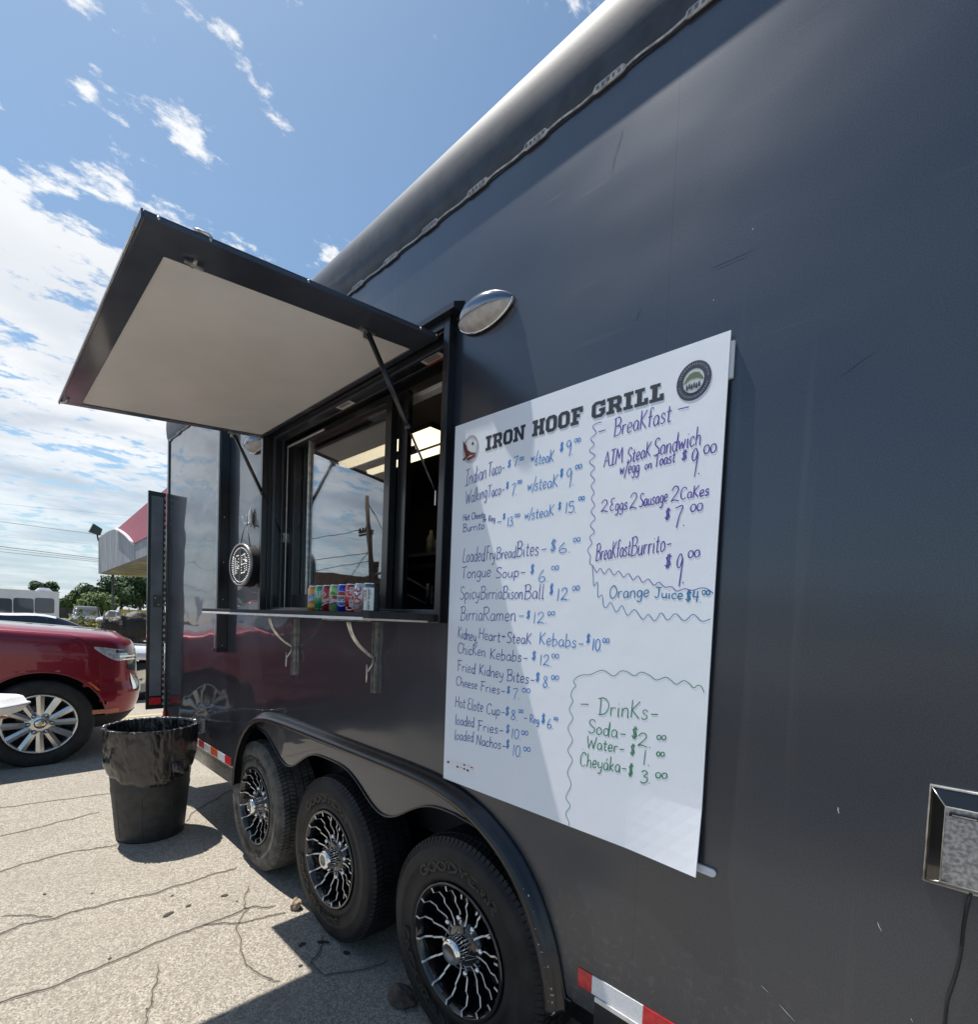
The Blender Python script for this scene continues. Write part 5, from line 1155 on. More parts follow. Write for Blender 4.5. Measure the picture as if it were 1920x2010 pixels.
# ------------------------------------------------------------------ RED SUV
SX = -6.30; WY, WZ_ = -.713, .392; CRX = SX-1.01      # side plane, front wheel, centre line
SUVP = bpy.data.materials.new('red_car_paint'); SUVP.use_nodes = True
_b = SUVP.node_tree.nodes['Principled BSDF']; _b.inputs['Base Color'].default_value = (.22, .006, .022, 1); _b.inputs['Metallic'].default_value = .45; _b.inputs['Roughness'].default_value = .30
_b.inputs['Coat Weight'].default_value = 1; _b.inputs['Coat Roughness'].default_value = .02
CGL = mat('tinted_car_glass', (.012, .014, .016), .04, 0, coat=1, coat_rough=.0)
SUV = thing('red_suv', (CRX, -2.4, 0), 'glossy dark red SUV parked nose towards the far end of the trailer', 'car')
LAY = [(.30, .90, -.02), (.36, .95, .06), (.44, .985, .125), (.50, .99, .150), (.56, 1.0, .170), (.64, 1.005, .185), (.70, 1.005, .180), (.76, 1.0, .160), (.84, 1.005, .145), (.92, 1.008, .140), (1.0, 1.010, .135), (1.06, 1.008, .130), (1.12, 1.000, .124), (1.165, .990, .110), (1.20, .972, .082), (1.225, .94, .035)]
YR = -5.15
def dens_(LAY):
    out = []
    for (a, b) in zip(LAY[:-1], LAY[1:]):
        k = max(1, round((b[0]-a[0])/.022))
        for i in range(k): f = i/k; out.append(tuple(a[q]*(1-f)+b[q]*f for q in range(3)))
    return out+[LAY[-1]]
ys = []; y = YR+.5
while y < -.415: ys.append(y); y += .028 if -1.4 < y < -.2 or -4.6 < y < -3.3 else .12
def zrise(z, y):      # upper body rises towards the windscreen
    return z+max(0, min(1, (z-.95)/.25))*.105*min(1, max(0, (-y)/1.3))
def outline(z, w, yf, nc=22):
    pts = []
    yc = -.40; n_ = 3.6
    for k in range(6): t = pi/2*k/6; pts.append((w-.35*(1-sin(t)), YR+.5-.5*cos(t)))
    for y in ys: pts.append((w, y))
    for k in range(nc+1):
        t = pi/2*k/nc; pts.append((w*cos(t)**(2/n_) if k < nc else 0, yc+(yf-yc)*sin(t)**(2/n_)))
    return pts
D = dens_(LAY); rows = []
for z, w, yf in D:
    o = outline(z, w, yf); rows.append([Vector((x, y, zrise(z, y))) for x, y in o])
AR = .512; WB = 3.05
def snap(p):
    for wy in (WY, WY-WB):
        d = math.hypot(p.y-wy, p.z-WZ_)
        if p.x > .8 and abs(d-AR) < .016:
            k = AR/d; return Vector((p.x, wy+(p.y-wy)*k, WZ_+(p.z-WZ_)*k))
    return p
rows = [[snap(p) for p in r] for r in rows]
# hood and rear deck: rings shrinking towards the centre line
for (f, dz_, yo) in ((.88, .022, -.03), (.80, .042, -.05), (.74, .046, -.055), (.66, .040, -.06), (.5, .046, -.065), (.25, .05, -.07), (0, .052, -.07)):
    z, w, yf = D[-1]; o = outline(z, w, yf+yo); rows.append([Vector((x*f, y, zrise(z, y)+dz_)) for x, y in o])
nc_ = len(rows[0]); vs = []; fs = []
for sg in (1, -1):
    base_ = len(vs)
    for r in rows:
        for p in r: vs.append((CRX+sg*p.x, p.y, p.z))
    for j in range(len(rows)-1):
        for i in range(nc_-1):
            q = [rows[j][i], rows[j][i+1], rows[j+1][i+1], rows[j+1][i]]; c = sum(q, Vector())/4; cut = False
            for wy in (WY, WY-WB):
                if c.x > .8 and math.hypot(c.y-wy, c.z-WZ_) < AR-.004: cut = True
            if cut: continue
            a = base_+j*nc_+i; b = base_+(j+1)*nc_+i; fs.append((a, a+1, b+1, b) if sg > 0 else (a, b, b+1, a+1))
mb = MB(); mb.add(vs, fs, SUVP, True); body = mb.build('body', SUV)
def srf(z, t=None, y=None, off=.004):
    # point on the skin at height z: y along the side, or t (0..pi/2) round the corner
    for a, b in zip(LAY[:-1], LAY[1:]):
        if a[0] <= z <= b[0]: f = (z-a[0])/(b[0]-a[0]); w = a[1]*(1-f)+b[1]*f; yf = a[2]*(1-f)+b[2]*f; break
    else: w, yf = LAY[-1][1:]
    if t is None and y > -.40:
        t = math.asin(min(1, (y+.40)/(yf+.40))**1.8)
    if t is None: x, yy, nx_, ny = w, y, 1, 0
    else:
        x = w*max(0, cos(t))**(2/3.6); yy = -.40+(yf+.40)*sin(t)**(2/3.6); nx_, ny = max(.02, cos(t))**(2*2.6/3.6), sin(t)**(2*2.6/3.6)
    l = math.hypot(nx_, ny); return Vector((CRX+x+off*nx_/l, yy+off*ny/l, zrise(z, yy)))
def patch(name, grid, M, off=.004, parent=None, mirror=True):
    # grid: rows of (kind, u, z); kind 't' or 'y'
    mb = MB()
    for sg in ((1, -1) if mirror else (1,)):
        vs = []
        for row in grid:
            for (k, u, z) in row:
                p = srf(z, t=u, off=off) if k == 't' else srf(z, y=u, off=off)
                vs.append((CRX+sg*(p.x-CRX), p.y, p.z))
        w = len(grid[0]); mb.add(vs, [(j*w+i, j*w+i+1, (j+1)*w+i+1, (j+1)*w+i) for j in range(len(grid)-1) for i in range(w-1)], M, True)
        o = mb.build(name, parent or SUV, fixn=True); mb = MB()
    return o
def grid_t(t0, t1, zt, zb, n=14, m_=4):
    # region between two edge curves zt(f), zb(f)
    return [[('t', t0+(t1-t0)*i/n, zt(i/n)*(1-j/m_)+zb(i/n)*j/m_) for i in range(n+1)] for j in range(m_+1)]
HLM = mat('headlamp_lens', (.50, .52, .55), .06, .3, coat=1, coat_rough=.0, noise_amt=.3, nscale=30)
patch('headlight', grid_t(.04, .60, lambda f: 1.125-.03*f, lambda f: 1.06+.05*(1-f)**2-.08*sin(f*pi)**.7), HLM, .005)
patch('headlight_bezel', grid_t(.30, 1.57, lambda f: 1.100-.01*f, lambda f: 1.070), GBL, .006)
patch('grille', grid_t(.55, 1.57, lambda f: 1.06, lambda f: .80+.10*(1-f)), GBL, .004)
patch('chrome_bar', grid_t(.36, 1.57, lambda f: 1.045, lambda f: 1.030, m_=1), CHR, .010)
patch('chrome_bar', grid_t(.42, 1.57, lambda f: 1.010, lambda f: .998, m_=1), CHR, .010)
patch('fog_light_pocket', grid_t(.72, 1.10, lambda f: .80, lambda f: .66-.03*f), GBL, .005)
patch('chrome_surround', grid_t(.62, .74, lambda f: .86-.1*f, lambda f: .68, n=3), CHR, .008)
patch('lower_bumper', [[('t', .02+1.55*i/16, z) for i in range(17)] for z in (.31, .36, .44)], BLKM, .006)
patch('side_marker', [[('y', WY+(AR+.012)*cos(a)+o, WZ_+(AR+.012)*sin(a)) for o in (0, .03)] for a in (.62, .70, .78, .86)], ORG, .006)
patch('front_reflector', grid_t(.03, .36, lambda f: .50, lambda f: .455), mat('low_reflector', (.40, .10, .03), .25, coat=1), .005)
for wy in (WY, WY-WB):
    for sg in (1, -1):
        mb = MB(); mb.tube([(CRX+sg*(srf(max(.31, WZ_+(AR-.002)*sin(a)), y=wy+(AR-.002)*cos(a), off=-.004).x-CRX), wy+(AR-.002)*cos(a), WZ_+(AR-.002)*sin(a)) for a in [rad(4)+rad(172)*i/30 for i in range(31)]], .010, SUVP, 8, cap=False); mb.build('arch_lip', SUV)
        mb = MB(); mb.lathe([(AR-.004, -.03), (AR+.01, -.35)], (CRX+sg*.96, wy, WZ_), (sg, 0, 0), BLKM, 40, a0=0, a1=2*pi); mb.lathe([(AR+.01, -.35), (0, -.35)], (CRX+sg*.96, wy, WZ_), (sg, 0, 0), BLKM, 40); 
        o = mb.build('wheel_arch_liner', SUV)
        me = o.data; bm = bmesh.new(); bm.from_mesh(me); bmesh.ops.delete(bm, geom=[v for v in bm.verts if v.co.z < .30], context='VERTS'); bm.to_mesh(me); bm.free()
mb = MB(); mb.box(CRX-.62, CRX+.62, YR+.1, -.15, .26, .42, BLKM); mb.build('underbody', SUV)
# bonnet shut line and shoulder crease
mb = MB(); mb.tube([srf(1.215, y=-2.0+.1*i, off=.0006) for i in range(16)]+[srf(z, y=-.44+.035*k, off=.0006) for k, z in enumerate((1.20, 1.19, 1.175, 1.155, 1.13))], .0024, BLKM, 5); mb.build('bonnet_gap', SUV)
# cabin
CAB = [(1.33, -1.25, -5.0, .93), (1.36, -1.32, -5.02, .925), (1.80, -2.12, -4.90, .80), (1.86, -2.28, -4.80, .74), (1.885, -2.6, -4.5, .55)]
mb = MB(); vs = []
for z, y0, y1, w in CAB: vs += [(CRX+w, y0+.0, z), (CRX+w*.6, y0+.12, z), (CRX-w*.6, y0+.12, z), (CRX-w, y0, z), (CRX-w, y1, z), (CRX-w*.5, y1-.08, z), (CRX+w*.5, y1-.08, z), (CRX+w, y1, z)]
mb.add(vs, [(8*j+i, 8*j+(i+1) % 8, 8*j+8+(i+1) % 8, 8*j+8+i) for j in (0,) for i in range(8)], SUVP, True)
mb.add(vs, [(8+i, 8+(i+1) % 8, 16+(i+1) % 8, 16+i) for i in range(8)], CGL, False)
mb.add(vs, [(8*j+i, 8*j+(i+1) % 8, 8*j+8+(i+1) % 8, 8*j+8+i) for j in (2, 3) for i in range(8)]+[tuple(range(32, 40))], SUVP, True); mb.build('cabin', SUV)
for sg in (1, -1):
    for yb, yt in ((-1.38, -2.14), (-2.75, -2.75), (-3.75, -3.75), (-4.85, -4.75)):
        mb = MB(); mb.tube([(CRX+sg*.930, yb, 1.35), (CRX+sg*.80, yt, 1.82)], .035, SUVP if yb in (-1.38, -4.85) else GBL, 6); mb.build('pillar', SUV)
    mb = MB(); mb.box(min(CRX+sg*.95, CRX+sg*1.16), max(CRX+sg*.95, CRX+sg*1.16), -1.72, -1.60, 1.34, 1.48, SUVP); mb.build('door_mirror', SUV, bevel=.03)
    mb = MB()
    for yd in (-1.75, -2.75, -3.75): mb.ribbon([(CRX+sg*1.0125, yd, .45), (CRX+sg*1.0125, yd, 1.20)], .008, (sg, 0, 0), BLKM)
    mb.build('door_gap', SUV, fixn=False)
    mb = MB(); mb.box(min(CRX+sg*1.0, CRX+sg*1.02), max(CRX+sg*1.0, CRX+sg*1.02), -2.70, -2.5, 1.08, 1.11, CHR); mb.box(min(CRX+sg*1.0, CRX+sg*1.02), max(CRX+sg*1.0, CRX+sg*1.02), -3.70, -3.5, 1.08, 1.11, CHR); mb.build('door_handle', SUV)
# wheels
RIMM = mat('bright_alloy', (.62, .61, .59), .20, .9, noise_amt=.1, nscale=8); RIMD = mat('dark_alloy', (.10, .10, .105), .35, .7)
def car_wheel(parent, x, y, z, sg, R=.40, Rr=.285):
    mb = MB(); mb.lathe([(Rr-.004, -.006), (Rr, .004), (Rr-.012, .008), (Rr-.022, .0), (Rr-.030, -.03), (Rr-.045, -.12), (Rr-.04, -.2), (Rr, -.22)], (x, y, z), (sg, 0, 0), RIMM, 56)
    mb.lathe([(Rr-.045, -.12), (0, -.12)], (x, y, z), (sg, 0, 0), BLKM, 32); mb.lathe([(.17, -.10), (.17, -.085), (0, -.085)], (x, y, z), (sg, 0, 0), mat('brake_disc', (.28, .27, .26), .4, .8), 32)
    w = mb.build('wheel', parent)
    mb = MB(); mb.lathe([(Rr-.006, -.012), (Rr+.01, .004), (Rr+.03, .012), (R-.035, .012), (R-.012, .0), (R-.002, -.02), (R, -.05), (R, -.20), (R-.02, -.235), (Rr, -.225)], (x, y, z), (sg, 0, 0), RUB, 72); mb.build('tyre', w)
    for k in range(6):
        for s2 in (-1, 1):
            t = 2*pi*k/6+.26; ti = t+s2*.20; to = t+s2*.26
            def P2(r, a, d): return (x+sg*d, y+r*cos(a), z+r*sin(a))
            wi, wo = .22, .095; mb = MB()
            a = [P2(.062, ti-wi*1.8, -.012), P2(.062, ti+wi*1.8, -.012), P2(Rr-.012, to+wo*1.2, .000), P2(Rr-.012, to-wo*1.2, .000)]
            mid = [P2(.062, ti, -.004), P2(Rr-.012, to, .010)]
            b = [P2(.062, ti-wi*2.0, -.055), P2(.062, ti+wi*2.0, -.055), P2(Rr-.012, to+wo*1.5, -.045), P2(Rr-.012, to-wo*1.5, -.045)]
            mb.add(a+mid+b, [(0, 4, 5, 3), (4, 1, 2, 5)], RIMM); mb.add(a+mid+b, [(0, 3, 9, 6), (1, 7, 8, 2), (6, 9, 8, 7)], RIMD); mb.build('wheel_spoke', w)
    mb = MB(); mb.lathe([(.125, -.05), (.118, -.016), (.070, -.002), (.046, .002)], (x, y, z), (sg, 0, 0), RIMM, 30); mb.build('hub', w)
    mb = MB(); mb.lathe([(.040, -.01), (.040, .008), (.035, .014), (0, .015)], (x, y, z), (sg, 0, 0), CHR, 28); c = mb.build('centre_cap', w)
    # gold cross badge
    mb = MB(); X_ = x+sg*.0155
    for (dy, dz_) in ((.028, .009), (.011, .018)): mb.add([(X_+sg*.0006*(dy < .02), y-dy-.003, z-dz_), (X_+sg*.0006*(dy < .02), y+dy-.003, z-dz_), (X_+sg*.0006*(dy < .02), y+dy+.003, z+dz_), (X_+sg*.0006*(dy < .02), y-dy+.003, z+dz_)], [(0, 1, 2, 3)], mat('badge_gold', (.60, .40, .12), .3, .7))
    mb.build('badge', c, fixn=False)
    for k in range(6):
        t = 2*pi*k/6; mb = MB(); mb.lathe([(.021, -.02), (.021, .003), (.014, .003), (.014, -.006), (0, -.006)], (x, y+.088*cos(t), z+.088*sin(t)), (sg, 0, 0), GBL, 10); mb.lathe([(.009, -.01), (.009, .004), (0, .006)], (x, y+.088*cos(t), z+.088*sin(t)), (sg, 0, 0), CHR, 6); mb.build('lug_nut', w)
    return w
for wy in (WY, WY-WB):
    for sg in (1, -1): car_wheel(SUV, CRX+sg*.985, wy, WZ_+.012, sg, .422, .285)

# ------------------------------------------------------------------ simple passenger cars (further off)
def car(name, loc, rz, col, label, group=None, L_=4.7, W_=1.82, H=1.42, detail=True, suv=False):
    root = thing(name, loc, label, 'car', group); root.rotation_euler = (0, 0, rz)
    PM = mat('car_paint_%s' % label.split()[0], col, .25, .2, coat=1, coat_rough=.03)
    prof = [(-L_/2, .62), (-L_/2+.05, .92), (-L_*.44, 1.02), (-L_*.36, 1.05 if not suv else 1.30), (-L_*.20, H-.02), (-L_*.04, H), (L_*.08, H-.03), (L_*.25, 1.00), (L_*.38, .92), (L_*.47, .80), (L_/2, .62)]
    top = cat([Vector((a, 0, b)) for a, b in prof], 5)
    def belt(y): return .96-.10*max(0, y/(L_/2))
    nx = 24; vs = []; fs = []; gl = []
    for p in top:
        for i in range(nx+1):
            u = -1+2*i/nx; a = abs(u); zt = p.z; bz = min(zt, belt(p.x))
            k = 1-min(1, max(0, (a-.74)/.14))**1.0
            z = bz+(zt-bz)*k if zt > bz else zt
            if a > .9: z -= .10*((a-.9)/.1)**2
            wy = 1-.10*max(0, (abs(p.x)-L_*.38)/(L_*.12))**2
            vs.append((u*W_/2*wy, p.x, z))
    n = nx+1
    for j in range(len(top)-1):
        for i in range(nx):
            f = (j*n+i, j*n+i+1, (j+1)*n+i+1, (j+1)*n+i); c = [sum(vs[q][k] for q in f)/4 for k in range(3)]
            dzv = max(vs[q][2] for q in f)-min(vs[q][2] for q in f); a = abs(-1+2*(i+.5)/nx)
            g_ = c[2] > belt(c[1])+.03 and c[2] < H-.055 and (a > .74 and a < .90 or (a < .72 and (c[1] > L_*.085 or c[1] < -L_*.19)))
            (gl if g_ else fs).append(f)
    me = MB(); me.v = [Vector(v) for v in vs]; me.v = vs
    def loc_build(m_, nm, par): 
        o = bpy.data.meshes.new(nm); o.from_pydata(m_.v, [], m_.f)
        for q in m_.mats: o.materials.append(q)
        for i, p in enumerate(o.polygons): p.material_index = m_.m[i]; p.use_smooth = m_.sm[i]
        ob = bpy.data.objects.new(nm, o); COL.objects.link(ob); ob.parent = par; return ob
    b1 = MB(); b1.add(vs, fs, PM, True)
    # sides down to the sill
    for sg in (0, nx):
        vs2 = []
        for j, p in enumerate(top):
            v = vs[j*n+sg]; zb = .22; 
            for wy in (L_*.31, -L_*.29):
                d = abs(v[1]-wy)
                if d < .37: zb = max(zb, .32+math.sqrt(.37**2-d*d))
            vs2 += [v, (v[0]*1.02, v[1], (v[2]+min(zb, v[2]))/2), (v[0], v[1], min(zb, v[2]-.02))]
        b1.add(vs2, [(3*j+q, 3*j+3+q, 3*j+4+q, 3*j+1+q) for j in range(len(top)-1) for q in (0, 1)], PM, True)
    fr_ = [vs[(len(top)-1)*n+i] for i in range(n)]; rr_ = [vs[i] for i in range(n)]
    for e_ in (fr_, rr_): b1.add(e_+[(x, y, .24) for x, y, z in e_], [(i, i+1, n+i+1, n+i) for i in range(n-1)], PM, True)
    loc_build(b1, 'body', root)
    b2 = MB(); b2.add(vs, gl, CGL, True); loc_build(b2, 'windows', root)
    b3 = MB(); b3.box(-W_/2+.12, W_/2-.12, -L_/2+.1, L_/2-.1, .2, .5, BLKM); loc_build(b3, 'underbody', root)
    for wy in (L_*.31, -L_*.29):
        for sg in (-1, 1):
            b4 = MB(); b4.lathe([(0, .0), (.19, .0), (.205, .01), (.22, .012), (.30, .012), (.325, -.01), (.325, -.18), (.2, -.2)], (sg*(W_/2-.02), wy, .325), (sg, 0, 0), RUB, 24); b4.lathe([(.205, .013), (.19, .016), (.05, .004), (0, .01)], (sg*(W_/2-.02), wy, .325), (sg, 0, 0), RIMM, 10, False); loc_build(b4, 'wheel', root)
    for sg in (-1, 1):
        b5 = MB(); b5.box(sg*W_*.37-.18, sg*W_*.37+.18, L_/2-.10, L_/2+.012, .63, .73, HLM); loc_build(b5, 'headlight', root)
        b5 = MB(); b5.box(sg*W_*.38-.14, sg*W_*.38+.14, -L_/2-.01, -L_/2+.06, .70, .82, RED); loc_build(b5, 'tail_light', root)
        b5 = MB(); b5.tube([(sg*(W_/2-.06), L_*.17, .98), (sg*(W_/2+.10), L_*.155, 1.0)], .05, PM, 8); loc_build(b5, 'door_mirror', root)
    b6 = MB(); b6.box(-.42, .42, L_/2-.02, L_/2+.018, .40, .58, BLKM); b6.box(-.18, .18, L_/2+.019, L_/2+.026, .44, .54, RWH); loc_build(b6, 'grille', root)
    return root

# ------------------------------------------------------------------ CARS BEYOND
car('parked_car', (-10.95, -.62, 0), 0, (.72, .73, .75), 'white sedan parked right behind the red SUV, only its roof and windscreen showing', H=1.40)
fc = 'distant cars in the far car park'
car('parked_car', (-36.5, 5.35, 0), rad(-80), (.70, .71, .72), 'small white car facing us in the far car park left of the bison statue', fc)
car('parked_car', (-39.5, 8.3, 0), rad(-75), (.03, .035, .05), 'dark blue car in the far car park just behind the bison statue head', fc)
car('parked_car', (-46.0, 4.6, 0), rad(-95), (.06, .06, .065), 'black car half hidden behind the end of the white bus', fc, H=1.6, suv=True)
car('parked_car', (-47.0, 8.9, 0), rad(-85), (.66, .67, .68), 'pale silver car behind the small leafy bush in the far car park', fc)
car('parked_car', (-52.0, 12.2, 0), rad(-85), (.35, .02, .02), 'faded maroon car furthest back in the car park under the trees', fc, H=1.55, suv=True)

# ------------------------------------------------------------------ WHITE BUS
BUS = thing('shuttle_bus', (-41.2, -1.5, 0), 'white shuttle bus with dark square windows and a raised roof unit beyond the cars', 'bus')
BWH = mat('bus_white', (.74, .75, .78), .3, noise_amt=.05, nscale=2, coat=.5)
bx = -40.0; q = lambda u, v: at(0, bx, u, v)
yr = q(116, 1180).y
mb = MB(); mb.prism([(-9.5, .35), (yr, .35), (yr, 2.30), (yr-.06, 2.42), (-9.4, 2.42), (-9.5, 2.30)], 0, bx-2.35, bx, BWH); mb.build('bus_body', BUS, bevel=.03)
mb = MB(); mb.box(bx-2.38, bx+.04, -9.5, yr+.05, 2.37, 2.41, BWH); mb.build('roof_gutter', BUS)
mb = MB(); mb.prism([(q(72, 1160).y, 2.421), (q(106, 1160).y, 2.421), (q(98, 1150).y, 2.62), (q(80, 1150).y, 2.62)], 0, bx-1.8, bx-.5, BWH); mb.build('roof_unit', BUS)
for (u0, u1) in ((68, 106.5), (26, 66), (-17, 23.5), (-62, -20), (-108, -66)):
    a = q(u0, 1173); b = q(u1, 1204); y0, y1, z0, z1 = a.y, b.y, b.z, a.z; mb = MB()
    pr_ = []
    for cx_, cz_, a0 in ((y1-.12, z1-.12, 0), (y0+.12, z1-.12, pi/2), (y0+.12, z0+.12, pi), (y1-.12, z0+.12, 1.5*pi)): pr_ += [(cx_+.12*cos(a0+pi/2*k/4), cz_+.12*sin(a0+pi/2*k/4)) for k in range(5)]
    mb.prism(pr_, 0, bx+.001, bx+.02, mat('bus_glass', (.05, .065, .085), .12, coat=1)); mb.build('bus_window', BUS)
mb = MB(); BL = mat('bus_blue_print', (.05, .08, .40), .4)
y0 = q(12, 1207).y; y1 = q(52, 1207).y
st, Wd = layout('SHUTTLE')
for s_ in st: mb.ribbon([(bx+.004, y0+gx/Wd*(y1-y0), .66+gy*.36) for gx, gy in s_], .09, (1, 0, 0), BL)
mb.box(bx+.001, bx+.003, -9.4, y0-.3, .62, 1.0, BL); mb.build('blue_lettering', BUS, fixn=False)
for y in (-7.5, -.2): mb = MB(); mb.lathe([(0, .03), (.25, .03), (.28, .02), (.42, .02), (.45, -.02), (.45, -.25)], (bx+.01, y, .45), (1, 0, 0), RUB, 24); mb.build('wheel', BUS)

# ------------------------------------------------------------------ LOW BUILDING WITH A GREY AND RED FASCIA
A_ = Vector((-56.96, 6.81, 4.64)); B_ = Vector((-33.5, 5.73, 4.67))
fd = (B_-A_); fd.z = 0; fd.normalize(); fnrm = Vector((fd.y, -fd.x, 0))
CAN = thing('shop_canopy', (-45, 9, 0), 'tall weathered grey fascia with a faded red swoosh on a canopy beyond the open door', 'canopy')
def fpl(u, v, off=.0):
    k = ray(u, v); t = (A_-CAM).dot(fnrm)/k.dot(fnrm); return CAM+k*t+fnrm*off*(-1 if fnrm.y > 0 else 1)
GF = bpy.data.materials.new('weathered_grey_sheet'); GF.use_nodes = True; _t = GF.node_tree; _b = _t.nodes['Principled BSDF']; _b.inputs['Roughness'].default_value = .75
_g = _t.nodes.new('ShaderNodeNewGeometry'); _m = _t.nodes.new('ShaderNodeMapping'); _m.inputs['Scale'].default_value = (1.6, 1.6, .25); _t.links.new(_g.outputs['Position'], _m.inputs[0])
_n = _t.nodes.new('ShaderNodeTexNoise'); _n.inputs['Scale'].default_value = 1.6; _n.inputs['Detail'].default_value = 8; _n.inputs['Roughness'].default_value = .7; _t.links.new(_m.outputs[0], _n.inputs['Vector'])
_t.links.new(mixc(_t, smooth(_t, _n.outputs[0], .35, .65), (.16, .18, .21), (.34, .36, .40)), _b.inputs['Base Color'])
RF = mat('faded_red_sheet', (.52, .11, .17), .7, col2=(.40, .14, .19), nscale=1.2)
SOF = mat('peeling_soffit', (.50, .43, .36), .8, col2=(.22, .19, .17), nscale=.45, detail=6)
zb = 4.64; back = -fnrm if fnrm.y < 0 else fnrm
e1 = A_+fd*50; pts_top = [(193, 1056), (202, 1050), (212, 1043), (222, 1039.5), (231, 1039)]
out = [fpl(u, v) for u, v in pts_top]; far_ = [Vector((e1.x, e1.y, 7.7))]; base_ = [Vector((A_.x, A_.y, zb)), Vector((e1.x, e1.y, zb))]
poly = [base_[0]]+out+[fpl(288, 990), Vector((e1.x, e1.y, fpl(288, 990).z)), base_[1]]
mb = MB(); n = len(poly); bk_ = [p+back*.5 for p in poly]
mb.add(poly+bk_, [tuple(range(n)), tuple(range(2*n-1, n-1, -1))]+[(i, (i+1) % n, n+(i+1) % n, n+i) for i in range(n)], GF); mb.build('grey_fascia', CAN)
arc_ = [(231, 1039), (238, 1042), (246, 1047), (254, 1054), (260, 1061), (265, 1067)]
rp = [fpl(u, v, .06) for u, v in arc_]; tail = fpl(288, 1055, .06)
k2 = Vector((e1.x, e1.y, 0))-fnrm*0; rr_ = [Vector((e1.x, e1.y, tail.z+.4)), Vector((e1.x, e1.y, fpl(288, 990).z-.01)), fpl(288, 990.4, .06)]
mb = MB(); pl = rp+[tail]+rr_; mb.add(pl, [tuple(range(len(pl)))], RF); mb.build('red_panel', CAN, fixn=False)
mb = MB(); mb.tube([fpl(u, v, .09) for u, v in arc_], .10, mat('white_edge', (.75, .70, .72), .6), 6); mb.build('white_swoosh', CAN)
mb = MB(); sv = [Vector((A_.x, A_.y, zb-.02))+back*.3, Vector((e1.x, e1.y, zb-.02))+back*.3, Vector((e1.x, e1.y, zb-.02))+back*9+fd*0, Vector((A_.x, A_.y, zb-.02))+back*5.2]
mb.add(sv+[v+Vector((0, 0, .3)) for v in sv], [(0, 1, 2, 3), (7, 6, 5, 4), (0, 4, 5, 1), (1, 5, 6, 2), (2, 6, 7, 3), (3, 7, 4, 0)], SOF); mb.build('soffit', CAN)
PST = mat('post_grey', (.12, .13, .13), .7)
for (f, bkk) in ((.6, 1.0), (14, 4.0), (30, 4.0)):
    p = A_+fd*f+back*bkk; mb = MB(); mb.tube([(p.x, p.y, 0), (p.x, p.y, zb)], .10, PST, 8); mb.build('support_post', CAN)
p = fpl(193, 1055); FL = thing('flood_lamp', tuple(p), 'dark floodlight perched on the top left corner of the grey fascia', 'floodlight')
mb = MB(); mb.tube([p+Vector((0, 0, -.3)), p+Vector((0, -.1, .35))], .06, BLKM, 6); mb.build('bracket', FL)
mb = MB(); c = p+Vector((.1, -.25, .65)); mb.prism([(c.y-.45, c.z-.25), (c.y+.35, c.z-.45), (c.y+.5, c.z+.1), (c.y-.15, c.z+.5)], 0, c.x-.3, c.x+.3, mat('lamp_green_black', (.03, .05, .04), .5)); mb.build('lamp_head', FL)

# ------------------------------------------------------------------ OVERHEAD CABLES
def wire(name, a, b, sag, r, lab, M=None):
    a, b = Vector(a), Vector(b); pts = [a.lerp(b, i/24)-Vector((0, 0, sag*4*(i/24)*(1-i/24))) for i in range(25)]
    mb = MB(); mb.tube(pts, r, M or BLKM, 5); tag(mb.build(name, origin=tuple(a)), lab, 'cable', 'overhead cables')
WM = mat('cable_grey', (.10, .11, .12), .7)
def wp(u, v, d): return CAM+ray(u, v)*d
for (u0, v0, u1, v1, r, lab) in ((-200, 997, 330, 1068, .022, 'single cable passing just above the floodlight, upper of the two clear ones'), (-200, 1048, 330, 1113, .032, 'thick dark cable crossing to the middle of the grey fascia'),
      (-200, 1053, 330, 1116, .022, 'thin cable just under the thick dark one'), (-200, 1062, 330, 1117, .022, 'lowest cable, meeting the grey fascia below the thick dark one'),
      (-200, 970, 330, 1020, .009, 'very faint thin cable high over the red swoosh'), (-200, 1037, 330, 1080, .008, 'faint thin cable midway between the clear ones left of the fascia')):
    wire('overhead_cable', wp(u0, v0, 46), wp(u1, v1, 72), .0, r, lab, WM)
for (u, d, h, lab) in ((-204, 46, 9.5, 'wooden utility pole left of the bus carrying the overhead cables'), (333, 72, 10.5, 'wooden utility pole hidden behind the trailer where the cables end')):
    p = CAM+ray(u, 1190)*d; up = thing('utility_pole', (p.x, p.y, 0), lab, 'utility pole'); WOOD = mat('pole_wood', (.14, .10, .075), .9, noise_amt=.3, nscale=6)
    mb = MB(); mb.tube([(p.x, p.y, 0), (p.x, p.y, wp(u, 997 if u < 0 else 1060, d).z+1.2)], [.17, .12], WOOD, 10); mb.build('pole', up)
    mb = MB(); mb.box(p.x-.9, p.x+.9, p.y-.06, p.y+.06, wp(u, 997 if u < 0 else 1060, d).z, wp(u, 997 if u < 0 else 1060, d).z+.12, WOOD); mb.build('cross_arm', up)

